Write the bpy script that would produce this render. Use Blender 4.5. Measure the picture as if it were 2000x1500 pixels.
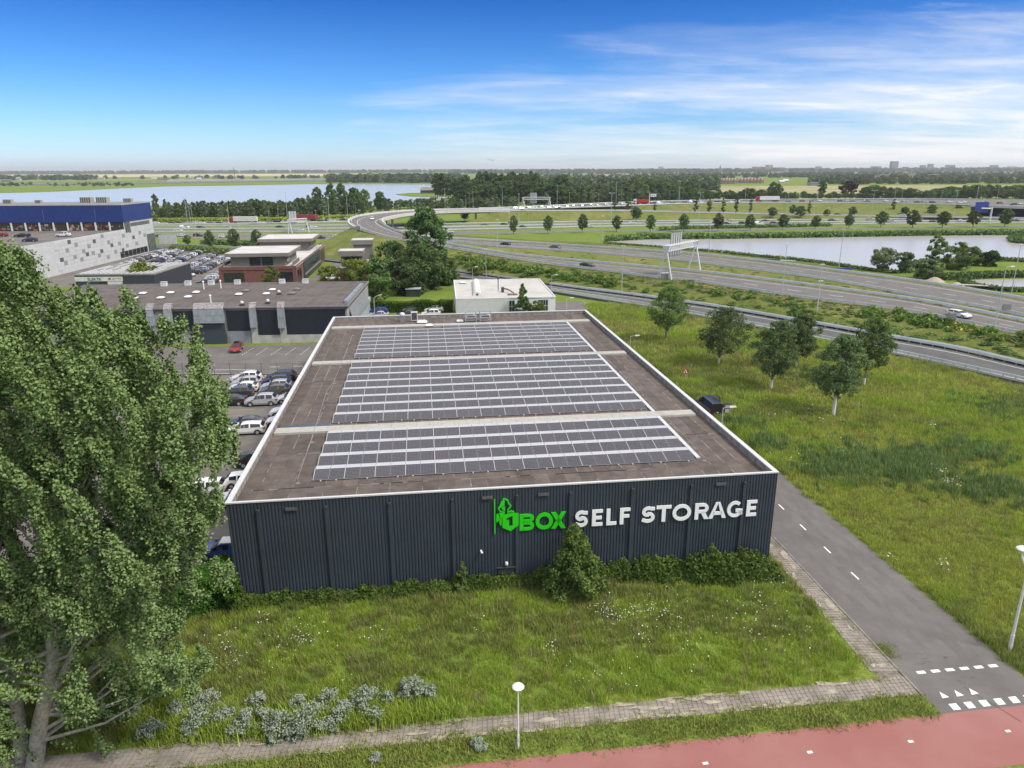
import bpy, bmesh, math, random
import numpy as np
from mathutils import Vector, Matrix
random.seed(7); RNG = np.random.default_rng(11)
sc = bpy.context.scene; COL = sc.collection
for o in list(bpy.data.objects): bpy.data.objects.remove(o)

# ---------------------------------------------------------------- camera
FPX, PITCH, ROLL, CAMH = 1396.18, 0.2921893, -0.0039457, 31.0
_cp, _sp = math.cos(PITCH), math.sin(PITCH)
FW = np.array([0, _cp, -_sp]); _r = np.array([1., 0, 0]); _u = np.array([0, _sp, _cp])
RT = math.cos(ROLL)*_r + math.sin(ROLL)*_u; UP = -math.sin(ROLL)*_r + math.cos(ROLL)*_u
CAM = np.array([0, 0, CAMH])
cd = bpy.data.cameras.new('camera'); cam = bpy.data.objects.new('camera', cd); COL.objects.link(cam)
cd.sensor_width = 36.0; cd.lens = FPX/2000*36.0; cd.clip_start = 0.5; cd.clip_end = 30000
M = Matrix.Identity(4)
for i in range(3): M[i][0] = RT[i]; M[i][1] = UP[i]; M[i][2] = -FW[i]; M[i][3] = CAM[i]
cam.matrix_world = M; sc.camera = cam

# ---------------------------------------------------------------- world + sun
SUN_EL, SUN_AZ = math.radians(50), math.radians(114)      # azimuth measured from +Y towards +X
w = bpy.data.worlds.new('World'); sc.world = w; w.use_nodes = True
nt = w.node_tree; nt.nodes.clear(); N = nt.nodes.new; LK = nt.links.new
def wn(t, **k):
    n = N(t)
    for a, b in k.items(): setattr(n, a, b)
    return n
out = wn('ShaderNodeOutputWorld'); bg = wn('ShaderNodeBackground'); LK(bg.outputs[0], out.inputs[0])
SKY_STRENGTH = 0.12
HAZE = 0.00007
bg.inputs[1].default_value = SKY_STRENGTH
sky = wn('ShaderNodeTexSky', sky_type='NISHITA', sun_disc=False, sun_elevation=SUN_EL, sun_rotation=SUN_AZ,
         air_density=1.0, dust_density=0.6, ozone_density=2.0)
tc = wn('ShaderNodeTexCoord'); sep = wn('ShaderNodeSeparateXYZ'); LK(tc.outputs['Generated'], sep.inputs[0])
def wmath(op, a, b=None, clamp=False):
    n = wn('ShaderNodeMath', operation=op, use_clamp=clamp)
    for i, x in enumerate((a, b)):
        if x is None: continue
        if isinstance(x, (int, float)): n.inputs[i].default_value = x
        else: LK(x, n.inputs[i])
    return n.outputs[0]
def wramp(fac, stops, interp='LINEAR'):
    n = wn('ShaderNodeValToRGB'); n.color_ramp.interpolation = interp
    e = n.color_ramp.elements
    while len(e) < len(stops): e.new(0.5)
    for q, (p, c) in zip(e, stops): q.position = p; q.color = (*c, 1)
    LK(fac, n.inputs[0]); return n.outputs[0]
zz = wmath('MAXIMUM', sep.outputs[2], 0.0)
# clear air deepens from pale at the horizon to a strong blue above it
tint = wramp(wmath('SQRT', zz), [(0.0, (.40, .48, .66)), (0.13, (.32, .43, .62)), (0.22, (.22, .35, .54)), (0.33, (.10, .245, .46)), (0.45, (.020, .128, .335)), (0.7, (.03, .13, .30)), (1.0, (.05, .14, .28))])
mul = wn('ShaderNodeMix', data_type='RGBA', blend_type='MULTIPLY'); mul.inputs[0].default_value = 1.0
LK(sky.outputs[0], mul.inputs[6]); LK(tint, mul.inputs[7])
# thin high cloud: noise on a flat layer seen in perspective
zc = wmath('ADD', zz, 0.10)
comb = wn('ShaderNodeCombineXYZ'); LK(wmath('DIVIDE', sep.outputs[0], zc), comb.inputs[0]); LK(wmath('DIVIDE', sep.outputs[1], zc), comb.inputs[1])
mp = wn('ShaderNodeMapping'); mp.inputs['Rotation'].default_value = (0, 0, math.radians(-24)); mp.inputs['Scale'].default_value = (0.55, 1.25, 1)
LK(comb.outputs[0], mp.inputs[0])
n1 = wn('ShaderNodeTexNoise'); n1.inputs['Scale'].default_value = 1.7; n1.inputs['Detail'].default_value = 10; n1.inputs['Roughness'].default_value = .66; n1.inputs['Distortion'].default_value = .35
n2 = wn('ShaderNodeTexNoise'); n2.inputs['Scale'].default_value = 0.55; n2.inputs['Detail'].default_value = 4; n2.inputs['Distortion'].default_value = .4
LK(mp.outputs[0], n1.inputs['Vector']); LK(mp.outputs[0], n2.inputs['Vector'])
xb = wmath('MULTIPLY', wmath('MULTIPLY', sep.outputs[0], 0.50), wmath('SUBTRACT', 1.0, wmath('MULTIPLY', zz, 2.6), True))
high = wmath('SUBTRACT', wramp(zz, [(0.0, (.24,)*3), (.05, (.22,)*3), (.10, (.15,)*3), (.15, (.06,)*3), (.19, (0.0,)*3), (.25, (.16,)*3), (.40, (.56,)*3), (1, (.64,)*3)]), .175)
veil = wmath('ADD', wmath('ADD', wmath('MULTIPLY', n2.outputs[0], .8), wmath('MULTIPLY', n1.outputs[0], .32)), wmath('ADD', xb, high))
wisp = wmath('ADD', wmath('ADD', n1.outputs[0], wmath('MULTIPLY', n2.outputs[0], .35)), wmath('ADD', xb, high))
cmv = wramp(veil, [(0.52, (0,)*3), (0.72, (.30,)*3), (0.95, (.72,)*3)]); cmw = wramp(wisp, [(0.70, (0,)*3), (0.88, (.22,)*3), (1.0, (.5,)*3)])
cm = wmath('ADD', cmv, wmath('MULTIPLY', cmw, .75), True)
cl = wn('ShaderNodeMix', data_type='RGBA'); LK(cm, cl.inputs[0]); LK(mul.outputs[2], cl.inputs[6]); cl.inputs[7].default_value = (2.9, 2.9, 2.95, 1)
LK(cl.outputs[2], bg.inputs[0])
sd = bpy.data.lights.new('sun', 'SUN'); sun = bpy.data.objects.new('sun', sd); COL.objects.link(sun)
sd.energy = 1.3; sd.angle = math.radians(10); sd.color = (1.0, .955, .88)
sun.rotation_euler = Vector((-math.sin(SUN_AZ)*math.cos(SUN_EL), -math.cos(SUN_AZ)*math.cos(SUN_EL), -math.sin(SUN_EL))).to_track_quat('-Z', 'Y').to_euler()
sc.view_settings.view_transform = 'Standard'; sc.view_settings.look = 'None'; sc.view_settings.gamma = 1.0
sc.view_settings.use_curve_mapping = False; sc.view_settings.exposure = 1.58

# ---------------------------------------------------------------- helpers
def G(u, v, z=0.0):
    """world point at height z that the photograph shows at pixel (u, v)"""
    d = FW + RT*((u-1000)/FPX) + UP*((750-v)/FPX)
    return CAM + d*((z-CAMH)/d[2])
def PX(x, y, z=0):
    d = np.array([x, y, z])-CAM; k = d@FW
    return 1000+FPX*(d@RT)/k, 750-FPX*(d@UP)/k
def ZAT(x, y, v):
    lo, hi = -5., 200.
    for _ in range(40):
        m = (lo+hi)/2
        if PX(x, y, m)[1] > v: lo = m
        else: hi = m
    return m
ONES = 'zeroth first second third fourth fifth sixth seventh eighth ninth tenth eleventh twelfth thirteenth fourteenth fifteenth sixteenth seventeenth eighteenth nineteenth'.split()
TENS = {20: 'twenty', 30: 'thirty', 40: 'forty', 50: 'fifty', 60: 'sixty', 70: 'seventy', 80: 'eighty', 90: 'ninety'}
def nth(i):
    if i < 20: return ONES[i]
    t = i//10*10
    if i % 10 == 0: return TENS[t][:-1]+'ieth'
    return TENS[t]+'-'+ONES[i % 10]
MATS = {}
def mat(name, col, rough=.8, metal=0., var=.12, scale=1.5, bump=0., bscale=20., spec=.5, detail=4, col2=None, coat=0.):
    if name in MATS: return MATS[name]
    m = bpy.data.materials.new(name); m.use_nodes = True; t = m.node_tree; b = t.nodes['Principled BSDF']
    b.inputs['Roughness'].default_value = rough; b.inputs['Metallic'].default_value = metal; b.inputs['Specular IOR Level'].default_value = spec
    if coat: b.inputs['Coat Weight'].default_value = coat; b.inputs['Coat Roughness'].default_value = .06
    co = t.nodes.new('ShaderNodeTexCoord')
    if var or col2:
        n = t.nodes.new('ShaderNodeTexNoise'); n.inputs['Scale'].default_value = scale; n.inputs['Detail'].default_value = detail; n.inputs['Roughness'].default_value = .6
        t.links.new(co.outputs['Object'], n.inputs['Vector'])
        r = t.nodes.new('ShaderNodeValToRGB'); e = r.color_ramp.elements
        c2 = col2 or tuple(min(1, c*(1+var)) for c in col); c1 = col if col2 else tuple(c*(1-var) for c in col)
        e[0].position = .36; e[1].position = .64; e[0].color = (*c1, 1); e[1].color = (*c2, 1)
        t.links.new(n.outputs[0], r.inputs[0]); t.links.new(r.outputs[0], b.inputs['Base Color'])
    else: b.inputs['Base Color'].default_value = (*col, 1)
    if bump:
        n = t.nodes.new('ShaderNodeTexNoise'); n.inputs['Scale'].default_value = bscale; n.inputs['Detail'].default_value = 3
        t.links.new(co.outputs['Object'], n.inputs['Vector'])
        p = t.nodes.new('ShaderNodeBump'); p.inputs['Strength'].default_value = bump; p.inputs['Distance'].default_value = .1
        t.links.new(n.outputs[0], p.inputs['Height']); t.links.new(p.outputs[0], b.inputs['Normal'])
    MATS[name] = m; return m
class MB:
    def __init__(s): s.v = []; s.f = []; s.m = []
    def face(s, pts, m=0):
        i = len(s.v); s.v.extend([tuple(map(float, p)) for p in pts]); s.f.append(tuple(range(i, i+len(pts)))); s.m.append(m); return s
    def box(s, x0, x1, y0, y1, z0, z1, m=0):
        i = len(s.v); s.v += [(x0, y0, z0), (x1, y0, z0), (x1, y1, z0), (x0, y1, z0), (x0, y0, z1), (x1, y0, z1), (x1, y1, z1), (x0, y1, z1)]
        for q in ((3, 2, 1, 0), (4, 5, 6, 7), (0, 1, 5, 4), (1, 2, 6, 5), (2, 3, 7, 6), (3, 0, 4, 7)): s.f.append(tuple(i+k for k in q)); s.m.append(m)
        return s
    def hexa(s, p, m=0):
        i = len(s.v); s.v += [tuple(map(float, q)) for q in p]
        for q in ((3, 2, 1, 0), (4, 5, 6, 7), (0, 1, 5, 4), (1, 2, 6, 5), (2, 3, 7, 6), (3, 0, 4, 7)): s.f.append(tuple(i+k for k in q)); s.m.append(m)
        return s
    def tube(s, pts, r, n=6, m=0):
        pts = [Vector(p) for p in pts]; rr = r if isinstance(r, (list, tuple)) else [r]*len(pts)
        i = len(s.v)
        for k, p in enumerate(pts):
            t = (pts[min(k+1, len(pts)-1)]-pts[max(k-1, 0)]); t = t.normalized() if t.length > 1e-9 else Vector((0, 0, 1))
            a = t.cross(Vector((0, 1, 0)) if abs(t.y) < .9 else Vector((1, 0, 0))).normalized(); b = t.cross(a)
            for j in range(n):
                q = 2*math.pi*j/n; s.v.append(tuple(p+(a*math.cos(q)+b*math.sin(q))*rr[k]))
        for k in range(len(pts)-1):
            for j in range(n):
                a0 = i+k*n+j; a1 = i+k*n+(j+1) % n; s.f.append((a0, a1, a1+n, a0+n)); s.m.append(m)
        s.f.append(tuple(i+j for j in range(n))[::-1]); s.m.append(m)
        e = i+(len(pts)-1)*n; s.f.append(tuple(e+j for j in range(n))); s.m.append(m); return s
    def lathe(s, prof, n=16, m=0, c=(0, 0, 0)):
        i = len(s.v)
        for r, z in prof:
            for j in range(n):
                q = 2*math.pi*j/n; s.v.append((c[0]+r*math.cos(q), c[1]+r*math.sin(q), c[2]+z))
        for k in range(len(prof)-1):
            for j in range(n):
                a0 = i+k*n+j; a1 = i+k*n+(j+1) % n; s.f.append((a0, a1, a1+n, a0+n)); s.m.append(m)
        s.f.append(tuple(i+j for j in range(n))[::-1]); s.m.append(m)
        e = i+(len(prof)-1)*n; s.f.append(tuple(e+j for j in range(n))); s.m.append(m); return s
    def xz(s, poly, y0, y1, m=0):
        """polygon in the x-z plane extruded along y"""
        i = len(s.v); n = len(poly)
        s.v += [(p[0], y0, p[1]) for p in poly]+[(p[0], y1, p[1]) for p in poly]
        s.f.append(tuple(range(i, i+n))); s.m.append(m); s.f.append(tuple(range(i+2*n-1, i+n-1, -1))); s.m.append(m)
        for k in range(n): a = i+k; b = i+(k+1) % n; s.f.append((b, a, a+n, b+n)); s.m.append(m)
        return s
    def yz(s, poly, x0, x1, m=0):
        i = len(s.v); n = len(poly)
        s.v += [(x0, p[0], p[1]) for p in poly]+[(x1, p[0], p[1]) for p in poly]
        s.f.append(tuple(range(i, i+n))[::-1]); s.m.append(m); s.f.append(tuple(range(i+n, i+2*n))); s.m.append(m)
        for k in range(n): a = i+k; b = i+(k+1) % n; s.f.append((a, b, b+n, a+n)); s.m.append(m)
        return s
    def mesh(s, name, mats, smooth=0):
        me = bpy.data.meshes.new(name); me.from_pydata(s.v, [], s.f)
        for q in (mats if isinstance(mats, (list, tuple)) else [mats]): me.materials.append(q)
        if any(s.m): me.polygons.foreach_set('material_index', s.m)
        if smooth:
            me.polygons.foreach_set('use_smooth', [True]*len(me.polygons)); me.set_sharp_from_angle(angle=math.radians(smooth))
        me.update(); return me
    def build(s, name, mats, parent=None, smooth=0, loc=None, rz=0):
        return put(name, s.mesh(name, mats, smooth), parent, loc, rz)
def put(name, me, parent=None, loc=None, rz=0):
    o = bpy.data.objects.new(name, me); COL.objects.link(o)
    if parent is not None: o.parent = parent
    if loc is not None: o.location = loc
    if rz: o.rotation_euler = (0, 0, rz)
    return o
def tag(o, label=None, cat=None, group=None, kind=None):
    if label: o['label'] = label
    if cat: o['category'] = cat
    if group: o['group'] = group
    if kind: o['kind'] = kind
    return o
def thing(name, label, cat, loc=(0, 0, 0), rz=0, group=None):
    o = bpy.data.objects.new(name, None); COL.objects.link(o); o.empty_display_size = .2
    o.location = loc; o.rotation_euler = (0, 0, rz); return tag(o, label, cat, group)
def dup(root, loc, rz=0, label=None, group=None, scale=None):
    r = root.copy(); COL.objects.link(r); r.location = loc; r.rotation_euler = (0, 0, rz)
    if scale is not None: r.scale = scale
    if label: r['label'] = label
    if group: r['group'] = group
    for ch in root.children:
        c = ch.copy(); COL.objects.link(c); c.parent = r
        for g in ch.children:
            d = g.copy(); COL.objects.link(d); d.parent = c
    return r
def struct(name, mb, m, smooth=0, parent=None):
    o = mb.build(name, m, parent, smooth)
    if parent is None: o['kind'] = 'structure'
    return o
def npmesh(name, V, F, mats, tint=None, smooth=False):
    """V (n,3), F (k,4) numpy"""
    me = bpy.data.meshes.new(name); n, k = len(V), len(F); c = F.shape[1]
    me.vertices.add(n); me.vertices.foreach_set('co', np.ascontiguousarray(V, dtype=np.float32).ravel())
    me.loops.add(k*c); me.loops.foreach_set('vertex_index', np.ascontiguousarray(F, dtype=np.int32).ravel())
    me.polygons.add(k); me.polygons.foreach_set('loop_start', np.arange(0, k*c, c, dtype=np.int32))
    try: me.polygons.foreach_set('loop_total', np.full(k, c, dtype=np.int32))
    except Exception: pass
    for q in (mats if isinstance(mats, (list, tuple)) else [mats]): me.materials.append(q)
    me.update(calc_edges=True)
    if tint is not None:
        a = me.attributes.new('tint', 'FLOAT', 'FACE'); a.data.foreach_set('value', np.ascontiguousarray(tint, dtype=np.float32))
    if smooth: me.polygons.foreach_set('use_smooth', [True]*k)
    return me
def unit(a): return a/np.maximum(np.linalg.norm(a, axis=-1, keepdims=True), 1e-9)
def leaves(C, size, up=.35, rng=RNG, aspect=1.5, out=None):
    """quads (rhombic leaves) at points C"""
    n = len(C); nr = rng.normal(size=(n, 3)); nr[:, 2] += up
    if out is not None: nr += out
    nr = unit(nr); t = unit(np.cross(nr, rng.normal(size=(n, 3)))); b = np.cross(nr, t)
    s = (np.asarray(size)*rng.uniform(.7, 1.3, n))[:, None]
    V = np.stack([C-t*s*.5*aspect, C+b*s*.5-t*s*.1, C+t*s*.5*aspect, C-b*s*.5-t*s*.1], 1).reshape(-1, 3)
    return V, np.arange(4*n).reshape(n, 4)

# ---------------------------------------------------------------- foliage materials
def leafmat(name, dark, light, under=None, trans=.35, rnd=.25, rough=.75, spec=.2):
    if name in MATS: return MATS[name]
    m = bpy.data.materials.new(name); m.use_nodes = True; t = m.node_tree; b = t.nodes['Principled BSDF']; o = t.nodes['Material Output']
    b.inputs['Roughness'].default_value = rough; b.inputs['Specular IOR Level'].default_value = spec
    a = t.nodes.new('ShaderNodeAttribute'); a.attribute_name = 'tint'
    r = t.nodes.new('ShaderNodeValToRGB'); r.color_ramp.elements[0].color = (*dark, 1); r.color_ramp.elements[1].color = (*light, 1)
    t.links.new(a.outputs['Fac'], r.inputs[0])
    oi = t.nodes.new('ShaderNodeObjectInfo'); hs = t.nodes.new('ShaderNodeHueSaturation')
    mr = t.nodes.new('ShaderNodeMapRange'); mr.inputs[3].default_value = 1-rnd; mr.inputs[4].default_value = 1+rnd
    t.links.new(oi.outputs['Random'], mr.inputs[0]); t.links.new(mr.outputs[0], hs.inputs['Value'])
    mr2 = t.nodes.new('ShaderNodeMapRange'); mr2.inputs[3].default_value = .485; mr2.inputs[4].default_value = .515
    mm = t.nodes.new('ShaderNodeMath'); mm.operation = 'FRACT'; m7 = t.nodes.new('ShaderNodeMath'); m7.operation = 'MULTIPLY'; m7.inputs[1].default_value = 7.3
    t.links.new(oi.outputs['Random'], m7.inputs[0]); t.links.new(m7.outputs[0], mm.inputs[0]); t.links.new(mm.outputs[0], mr2.inputs[0]); t.links.new(mr2.outputs[0], hs.inputs['Hue'])
    t.links.new(r.outputs[0], hs.inputs['Color']); colr = hs.outputs[0]
    if under:
        g = t.nodes.new('ShaderNodeNewGeometry'); mx = t.nodes.new('ShaderNodeMix'); mx.data_type = 'RGBA'
        t.links.new(g.outputs['Backfacing'], mx.inputs[0]); t.links.new(colr, mx.inputs[6]); mx.inputs[7].default_value = (*under, 1); colr = mx.outputs[2]
    t.links.new(colr, b.inputs['Base Color'])
    if trans:
        tr = t.nodes.new('ShaderNodeBsdfTranslucent'); ms = t.nodes.new('ShaderNodeMixShader'); ms.inputs[0].default_value = trans
        t.links.new(colr, tr.inputs[0]); t.links.new(b.outputs[0], ms.inputs[1]); t.links.new(tr.outputs[0], ms.inputs[2]); t.links.new(ms.outputs[0], o.inputs[0])
    MATS[name] = m; return m
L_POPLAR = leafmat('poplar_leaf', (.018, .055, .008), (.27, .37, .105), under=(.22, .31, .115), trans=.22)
L_DARK = leafmat('dark_leaf', (.048, .098, .028), (.165, .245, .08))
L_MID = leafmat('green_leaf', (.065, .128, .03), (.23, .315, .092))
L_GREY = leafmat('grey_green_leaf', (.085, .135, .055), (.27, .34, .165))
L_YEL = leafmat('yellow_green_leaf', (.085, .125, .020), (.26, .30, .065))
L_RED = leafmat('copper_leaf', (.022, .012, .012), (.055, .028, .030))
L_SILVER = leafmat('silver_leaf', (.035, .075, .018), (.17, .25, .10), under=(.40, .45, .35), rnd=.1)
L_BRAMBLE = leafmat('bramble_leaf', (.036, .095, .018), (.22, .33, .065))
L_HEDGE = leafmat('hedge_leaf', (.045, .12, .014), (.15, .27, .04))
L_REED = leafmat('reed_leaf', (.075, .14, .04), (.20, .29, .095), trans=.15)
L_FIELD = leafmat('yellow_grass_blade', (.22, .275, .04), (.50, .54, .13), trans=.35, rnd=.25)
L_GRASS = leafmat('grass_blade', (.125, .18, .03), (.39, .415, .12), trans=.35, rnd=.28)
L_LUSH = leafmat('lush_grass_blade', (.175, .27, .028), (.46, .54, .095), trans=.35, rnd=.25)
L_DRY = leafmat('dry_grass_blade', (.17, .15, .06), (.36, .32, .17), trans=.2, rnd=.25)
L_MEADOW = leafmat('meadow_tree_leaf', (.055, .105, .038), (.22, .295, .115))
L_MEADOW2 = leafmat('meadow_tree_pale_leaf', (.075, .125, .045), (.27, .34, .14))
BARK = mat('bark', (.16, .14, .115), .9, var=.35, scale=6)
BARKP = mat('pale_bark', (.34, .32, .27), .9, var=.3, scale=5)
BARKW = mat('white_painted_bark', (.66, .64, .60), .9, var=.1, scale=5)
WHITE = mat('white_paint', (.78, .78, .77), .5, var=.05)
STEEL = mat('galvanised_steel', (.42, .44, .45), .5, metal=.35, var=.1)
POLE = mat('grey_pole_paint', (.42, .44, .45), .55, var=.08)
GLASS = mat('window_glass', (.018, .022, .028), .08, var=0, spec=.8)
BLACK = mat('black_rubber', (.018, .018, .02), .7, var=.1)
CONC = mat('concrete', (.42, .41, .385), .85, var=.15, scale=.8)
# ---------------------------------------------------------------- ground
def groundmat(name, cols, s1=.03, s2=.25, bump=.6):
    m = bpy.data.materials.new(name); m.use_nodes = True; t = m.node_tree; b = t.nodes['Principled BSDF']; b.inputs['Roughness'].default_value = .95; b.inputs['Specular IOR Level'].default_value = .1
    co = t.nodes.new('ShaderNodeTexCoord'); ns = []
    for s, d in ((s1, 3), (s2, 5), (2.2, 3)):
        n = t.nodes.new('ShaderNodeTexNoise'); n.inputs['Scale'].default_value = s; n.inputs['Detail'].default_value = d; n.inputs['Roughness'].default_value = .65
        t.links.new(co.outputs['Object'], n.inputs['Vector']); ns.append(n)
    r1 = t.nodes.new('ShaderNodeValToRGB'); e = r1.color_ramp.elements
    while len(e) < len(cols): e.new(.5)
    for i, (q, c) in enumerate(zip(e, cols)): q.position = .30+.40*i/(len(cols)-1); q.color = (*c, 1)
    mx = t.nodes.new('ShaderNodeMix'); mx.inputs[0].default_value = .55
    t.links.new(ns[0].outputs[0], mx.inputs[2]); t.links.new(ns[1].outputs[0], mx.inputs[3]); t.links.new(mx.outputs[0], r1.inputs[0])
    r3 = t.nodes.new('ShaderNodeValToRGB'); r3.color_ramp.elements[0].position = .3; r3.color_ramp.elements[1].position = .7
    r3.color_ramp.elements[0].color = (.66, .66, .66, 1); r3.color_ramp.elements[1].color = (1.25, 1.25, 1.2, 1); t.links.new(ns[2].outputs[0], r3.inputs[0])
    ml = t.nodes.new('ShaderNodeMix'); ml.data_type = 'RGBA'; ml.blend_type = 'MULTIPLY'; ml.inputs[0].default_value = 1
    t.links.new(r1.outputs[0], ml.inputs[6]); t.links.new(r3.outputs[0], ml.inputs[7]); t.links.new(ml.outputs[2], b.inputs['Base Color'])
    p = t.nodes.new('ShaderNodeBump'); p.inputs['Strength'].default_value = bump; p.inputs['Distance'].default_value = .3
    t.links.new(ns[2].outputs[0], p.inputs['Height']); t.links.new(p.outputs[0], b.inputs['Normal']); return m
GRASSG = groundmat('meadow_ground', [(.085, .14, .02), (.125, .19, .03), (.17, .215, .042), (.225, .225, .07)])
BANKG = groundmat('bank_grass', [(.055, .075, .020), (.085, .115, .024), (.155, .165, .045), (.26, .215, .075)], .05, .35)
BANKDRY = groundmat('dry_bank_grass', [(.08, .12, .026), (.12, .155, .036), (.175, .18, .055), (.25, .21, .095)], .06, .3)
ASPH = mat('asphalt', (.130, .120, .114), .9, var=.14, scale=.35, bump=.15, bscale=60, detail=8)
ASPHD = mat('dark_asphalt', (.088, .086, .086), .9, var=.14, scale=.35, bump=.1, bscale=40)
ASPHP = mat('parking_asphalt', (.135, .122, .112), .9, var=.22, scale=.25)
ASPHR = mat('red_asphalt', (.265, .100, .088), .9, col2=(.30, .135, .122), scale=.16, detail=9, bump=.15, bscale=60)
LINE = mat('road_paint', (.74, .74, .72), .7, var=.08, scale=6)
TILE = mat('grey_paver', (.235, .205, .175), .9, var=.26, scale=.9, detail=8)
DIRT = mat('paver_bedding', (.165, .145, .115), 1, var=.4, scale=3)
g = MB(); S = 16000
g.face([(-S, -300, 0), (S, -300, 0), (S, 26000, 0), (-S, 26000, 0)]); struct('ground', g, GRASSG)

def zof(z, u, i):
    if callable(z): return z(u)
    if isinstance(z, (list, tuple)): return z[i]
    return z
def wline(px, z): return [G(u, v, zof(z, u, i)) for i, (u, v) in enumerate(px)]
def resample(line, n, key=None):
    """n points along a world polyline, evenly by arc length (or by key values)"""
    L = np.array(line); d = np.r_[0, np.cumsum(np.linalg.norm(np.diff(L, axis=0), axis=1))] if key is None else np.array(key, float)
    t = np.linspace(d[0], d[-1], n); return np.stack([np.interp(t, d, L[:, k]) for k in range(3)], 1)
def smooth(L, k=3):
    L = L.copy()
    for _ in range(k): L[1:-1] = (L[:-2]+2*L[1:-1]+L[2:])/4
    return L
class Ribbon:
    """a road between two edge lines"""
    def __init__(s, A, B, zA, zB=None, n=60, key='u', sm=4):
        zB = zA if zB is None else zB
        ka = [p[0] for p in A] if key == 'u' else None; kb = [p[0] for p in B] if key == 'u' else None
        s.A = smooth(resample(wline(A, zA), n, ka), sm); s.B = smooth(resample(wline(B, zB), n, kb), sm); s.n = n
        if np.linalg.norm(s.A[0]-s.B[0]) < 1e-6: s.B[0] += 1e-3
    def at(s, t, q, dz=0.):
        x = t*(s.n-1); i = min(int(x), s.n-2); f = x-i
        a = s.A[i]*(1-f)+s.A[i+1]*f; b = s.B[i]*(1-f)+s.B[i+1]*f
        p = a*(1-q)+b*q; return np.array([p[0], p[1], p[2]+dz])
    def length(s): return float(np.linalg.norm(np.diff((s.A+s.B)/2, axis=0), axis=1).sum())
    def width(s): return float(np.median(np.linalg.norm(s.A-s.B, axis=1)))
    def band(s, mb, q0, q1, dz, t0=0., t1=1., step=None, m=0):
        k = max(2, int((t1-t0)*s.n)+1) if step is None else step
        P = [(s.at(t, q0, dz), s.at(t, q1, dz)) for t in np.linspace(t0, t1, k)]
        for (a, b), (c, d) in zip(P, P[1:]): mb.face([b, d, c, a], m)
        return mb
    def surface(s, name, m, skirt=0., dz=0.0):
        mb = MB(); s.band(mb, 0, 1, dz)
        if skirt:
            for i in range(s.n-1):
                for L in (s.A, s.B):
                    a, b = L[i].copy(), L[i+1].copy(); a[2] += dz; b[2] += dz
                    a2, b2 = a.copy(), b.copy(); a2[2] -= skirt; b2[2] -= skirt; mb.face([a, b, b2, a2])
        return struct(name, mb, m)
    def edge_lines(s, parent, qs, w=.16, dz=.012):
        W = s.width()
        for q in qs:
            mb = MB(); s.band(mb, q-w/2/W, q+w/2/W, dz); mb.build('edge_line', LINE, parent)
    def dashes(s, parent, q, dash, gap, w=.15, dz=.012, t0=0., t1=1., joined=False, name='lane_dash'):
        L = s.length(); W = s.width(); x = t0*L; J = MB()
        while x+dash < t1*L:
            mb = J if joined else MB(); s.band(mb, q-w/2/W, q+w/2/W, dz, x/L, (x+dash)/L, 2)
            if not joined: mb.build(name, LINE, parent)
            x += dash+gap
        if joined: J.build(name+'_row', LINE, parent)['kind'] = 'stuff'
def sheet(name, px, z, m, world=False, kind='structure'):
    pts = [(p[0], p[1], z) for p in px] if world else [G(u, v, z) for u, v in px]
    mb = MB().face([tuple(p) for p in pts]); o = mb.build(name, m)
    if o.data.polygons[0].normal.z < 0: o.data.flip_normals()
    o['kind'] = kind; return o
def strip(name, A, zA, B, zB, m, n=60, rows=6, bump=.25, bulge=0., key='u', seed=0):
    ka = [p[0] for p in A] if key == 'u' else None; kb = [p[0] for p in B] if key == 'u' else None
    a = smooth(resample(wline(A, zA), n, ka), 4); b = smooth(resample(wline(B, zB), n, kb), 4)
    rg = np.random.default_rng(seed); V = []
    nz = rg.normal(size=(rows, n))
    for _ in range(1): nz[:, 1:-1] = (nz[:, :-2]+nz[:, 1:-1]+nz[:, 2:])/2
    for r in range(rows):
        q = r/(rows-1); p = a*(1-q)+b*q; p[:, 2] += (nz[r]*bump+bulge*4*q*(1-q))*(0 if r in (0, rows-1) else 1); V.append(p)
    V = np.concatenate(V); F = []
    for r in range(rows-1):
        for i in range(n-1): k = r*n+i; F.append((k, k+n, k+n+1, k+1))
    me = npmesh(name, V, np.array(F), m, smooth=True)
    if me.polygons[len(F)//2].normal.z < 0: me.flip_normals()
    o = put(name, me); o['kind'] = 'structure'; return o, V.reshape(rows, n, 3)

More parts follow.
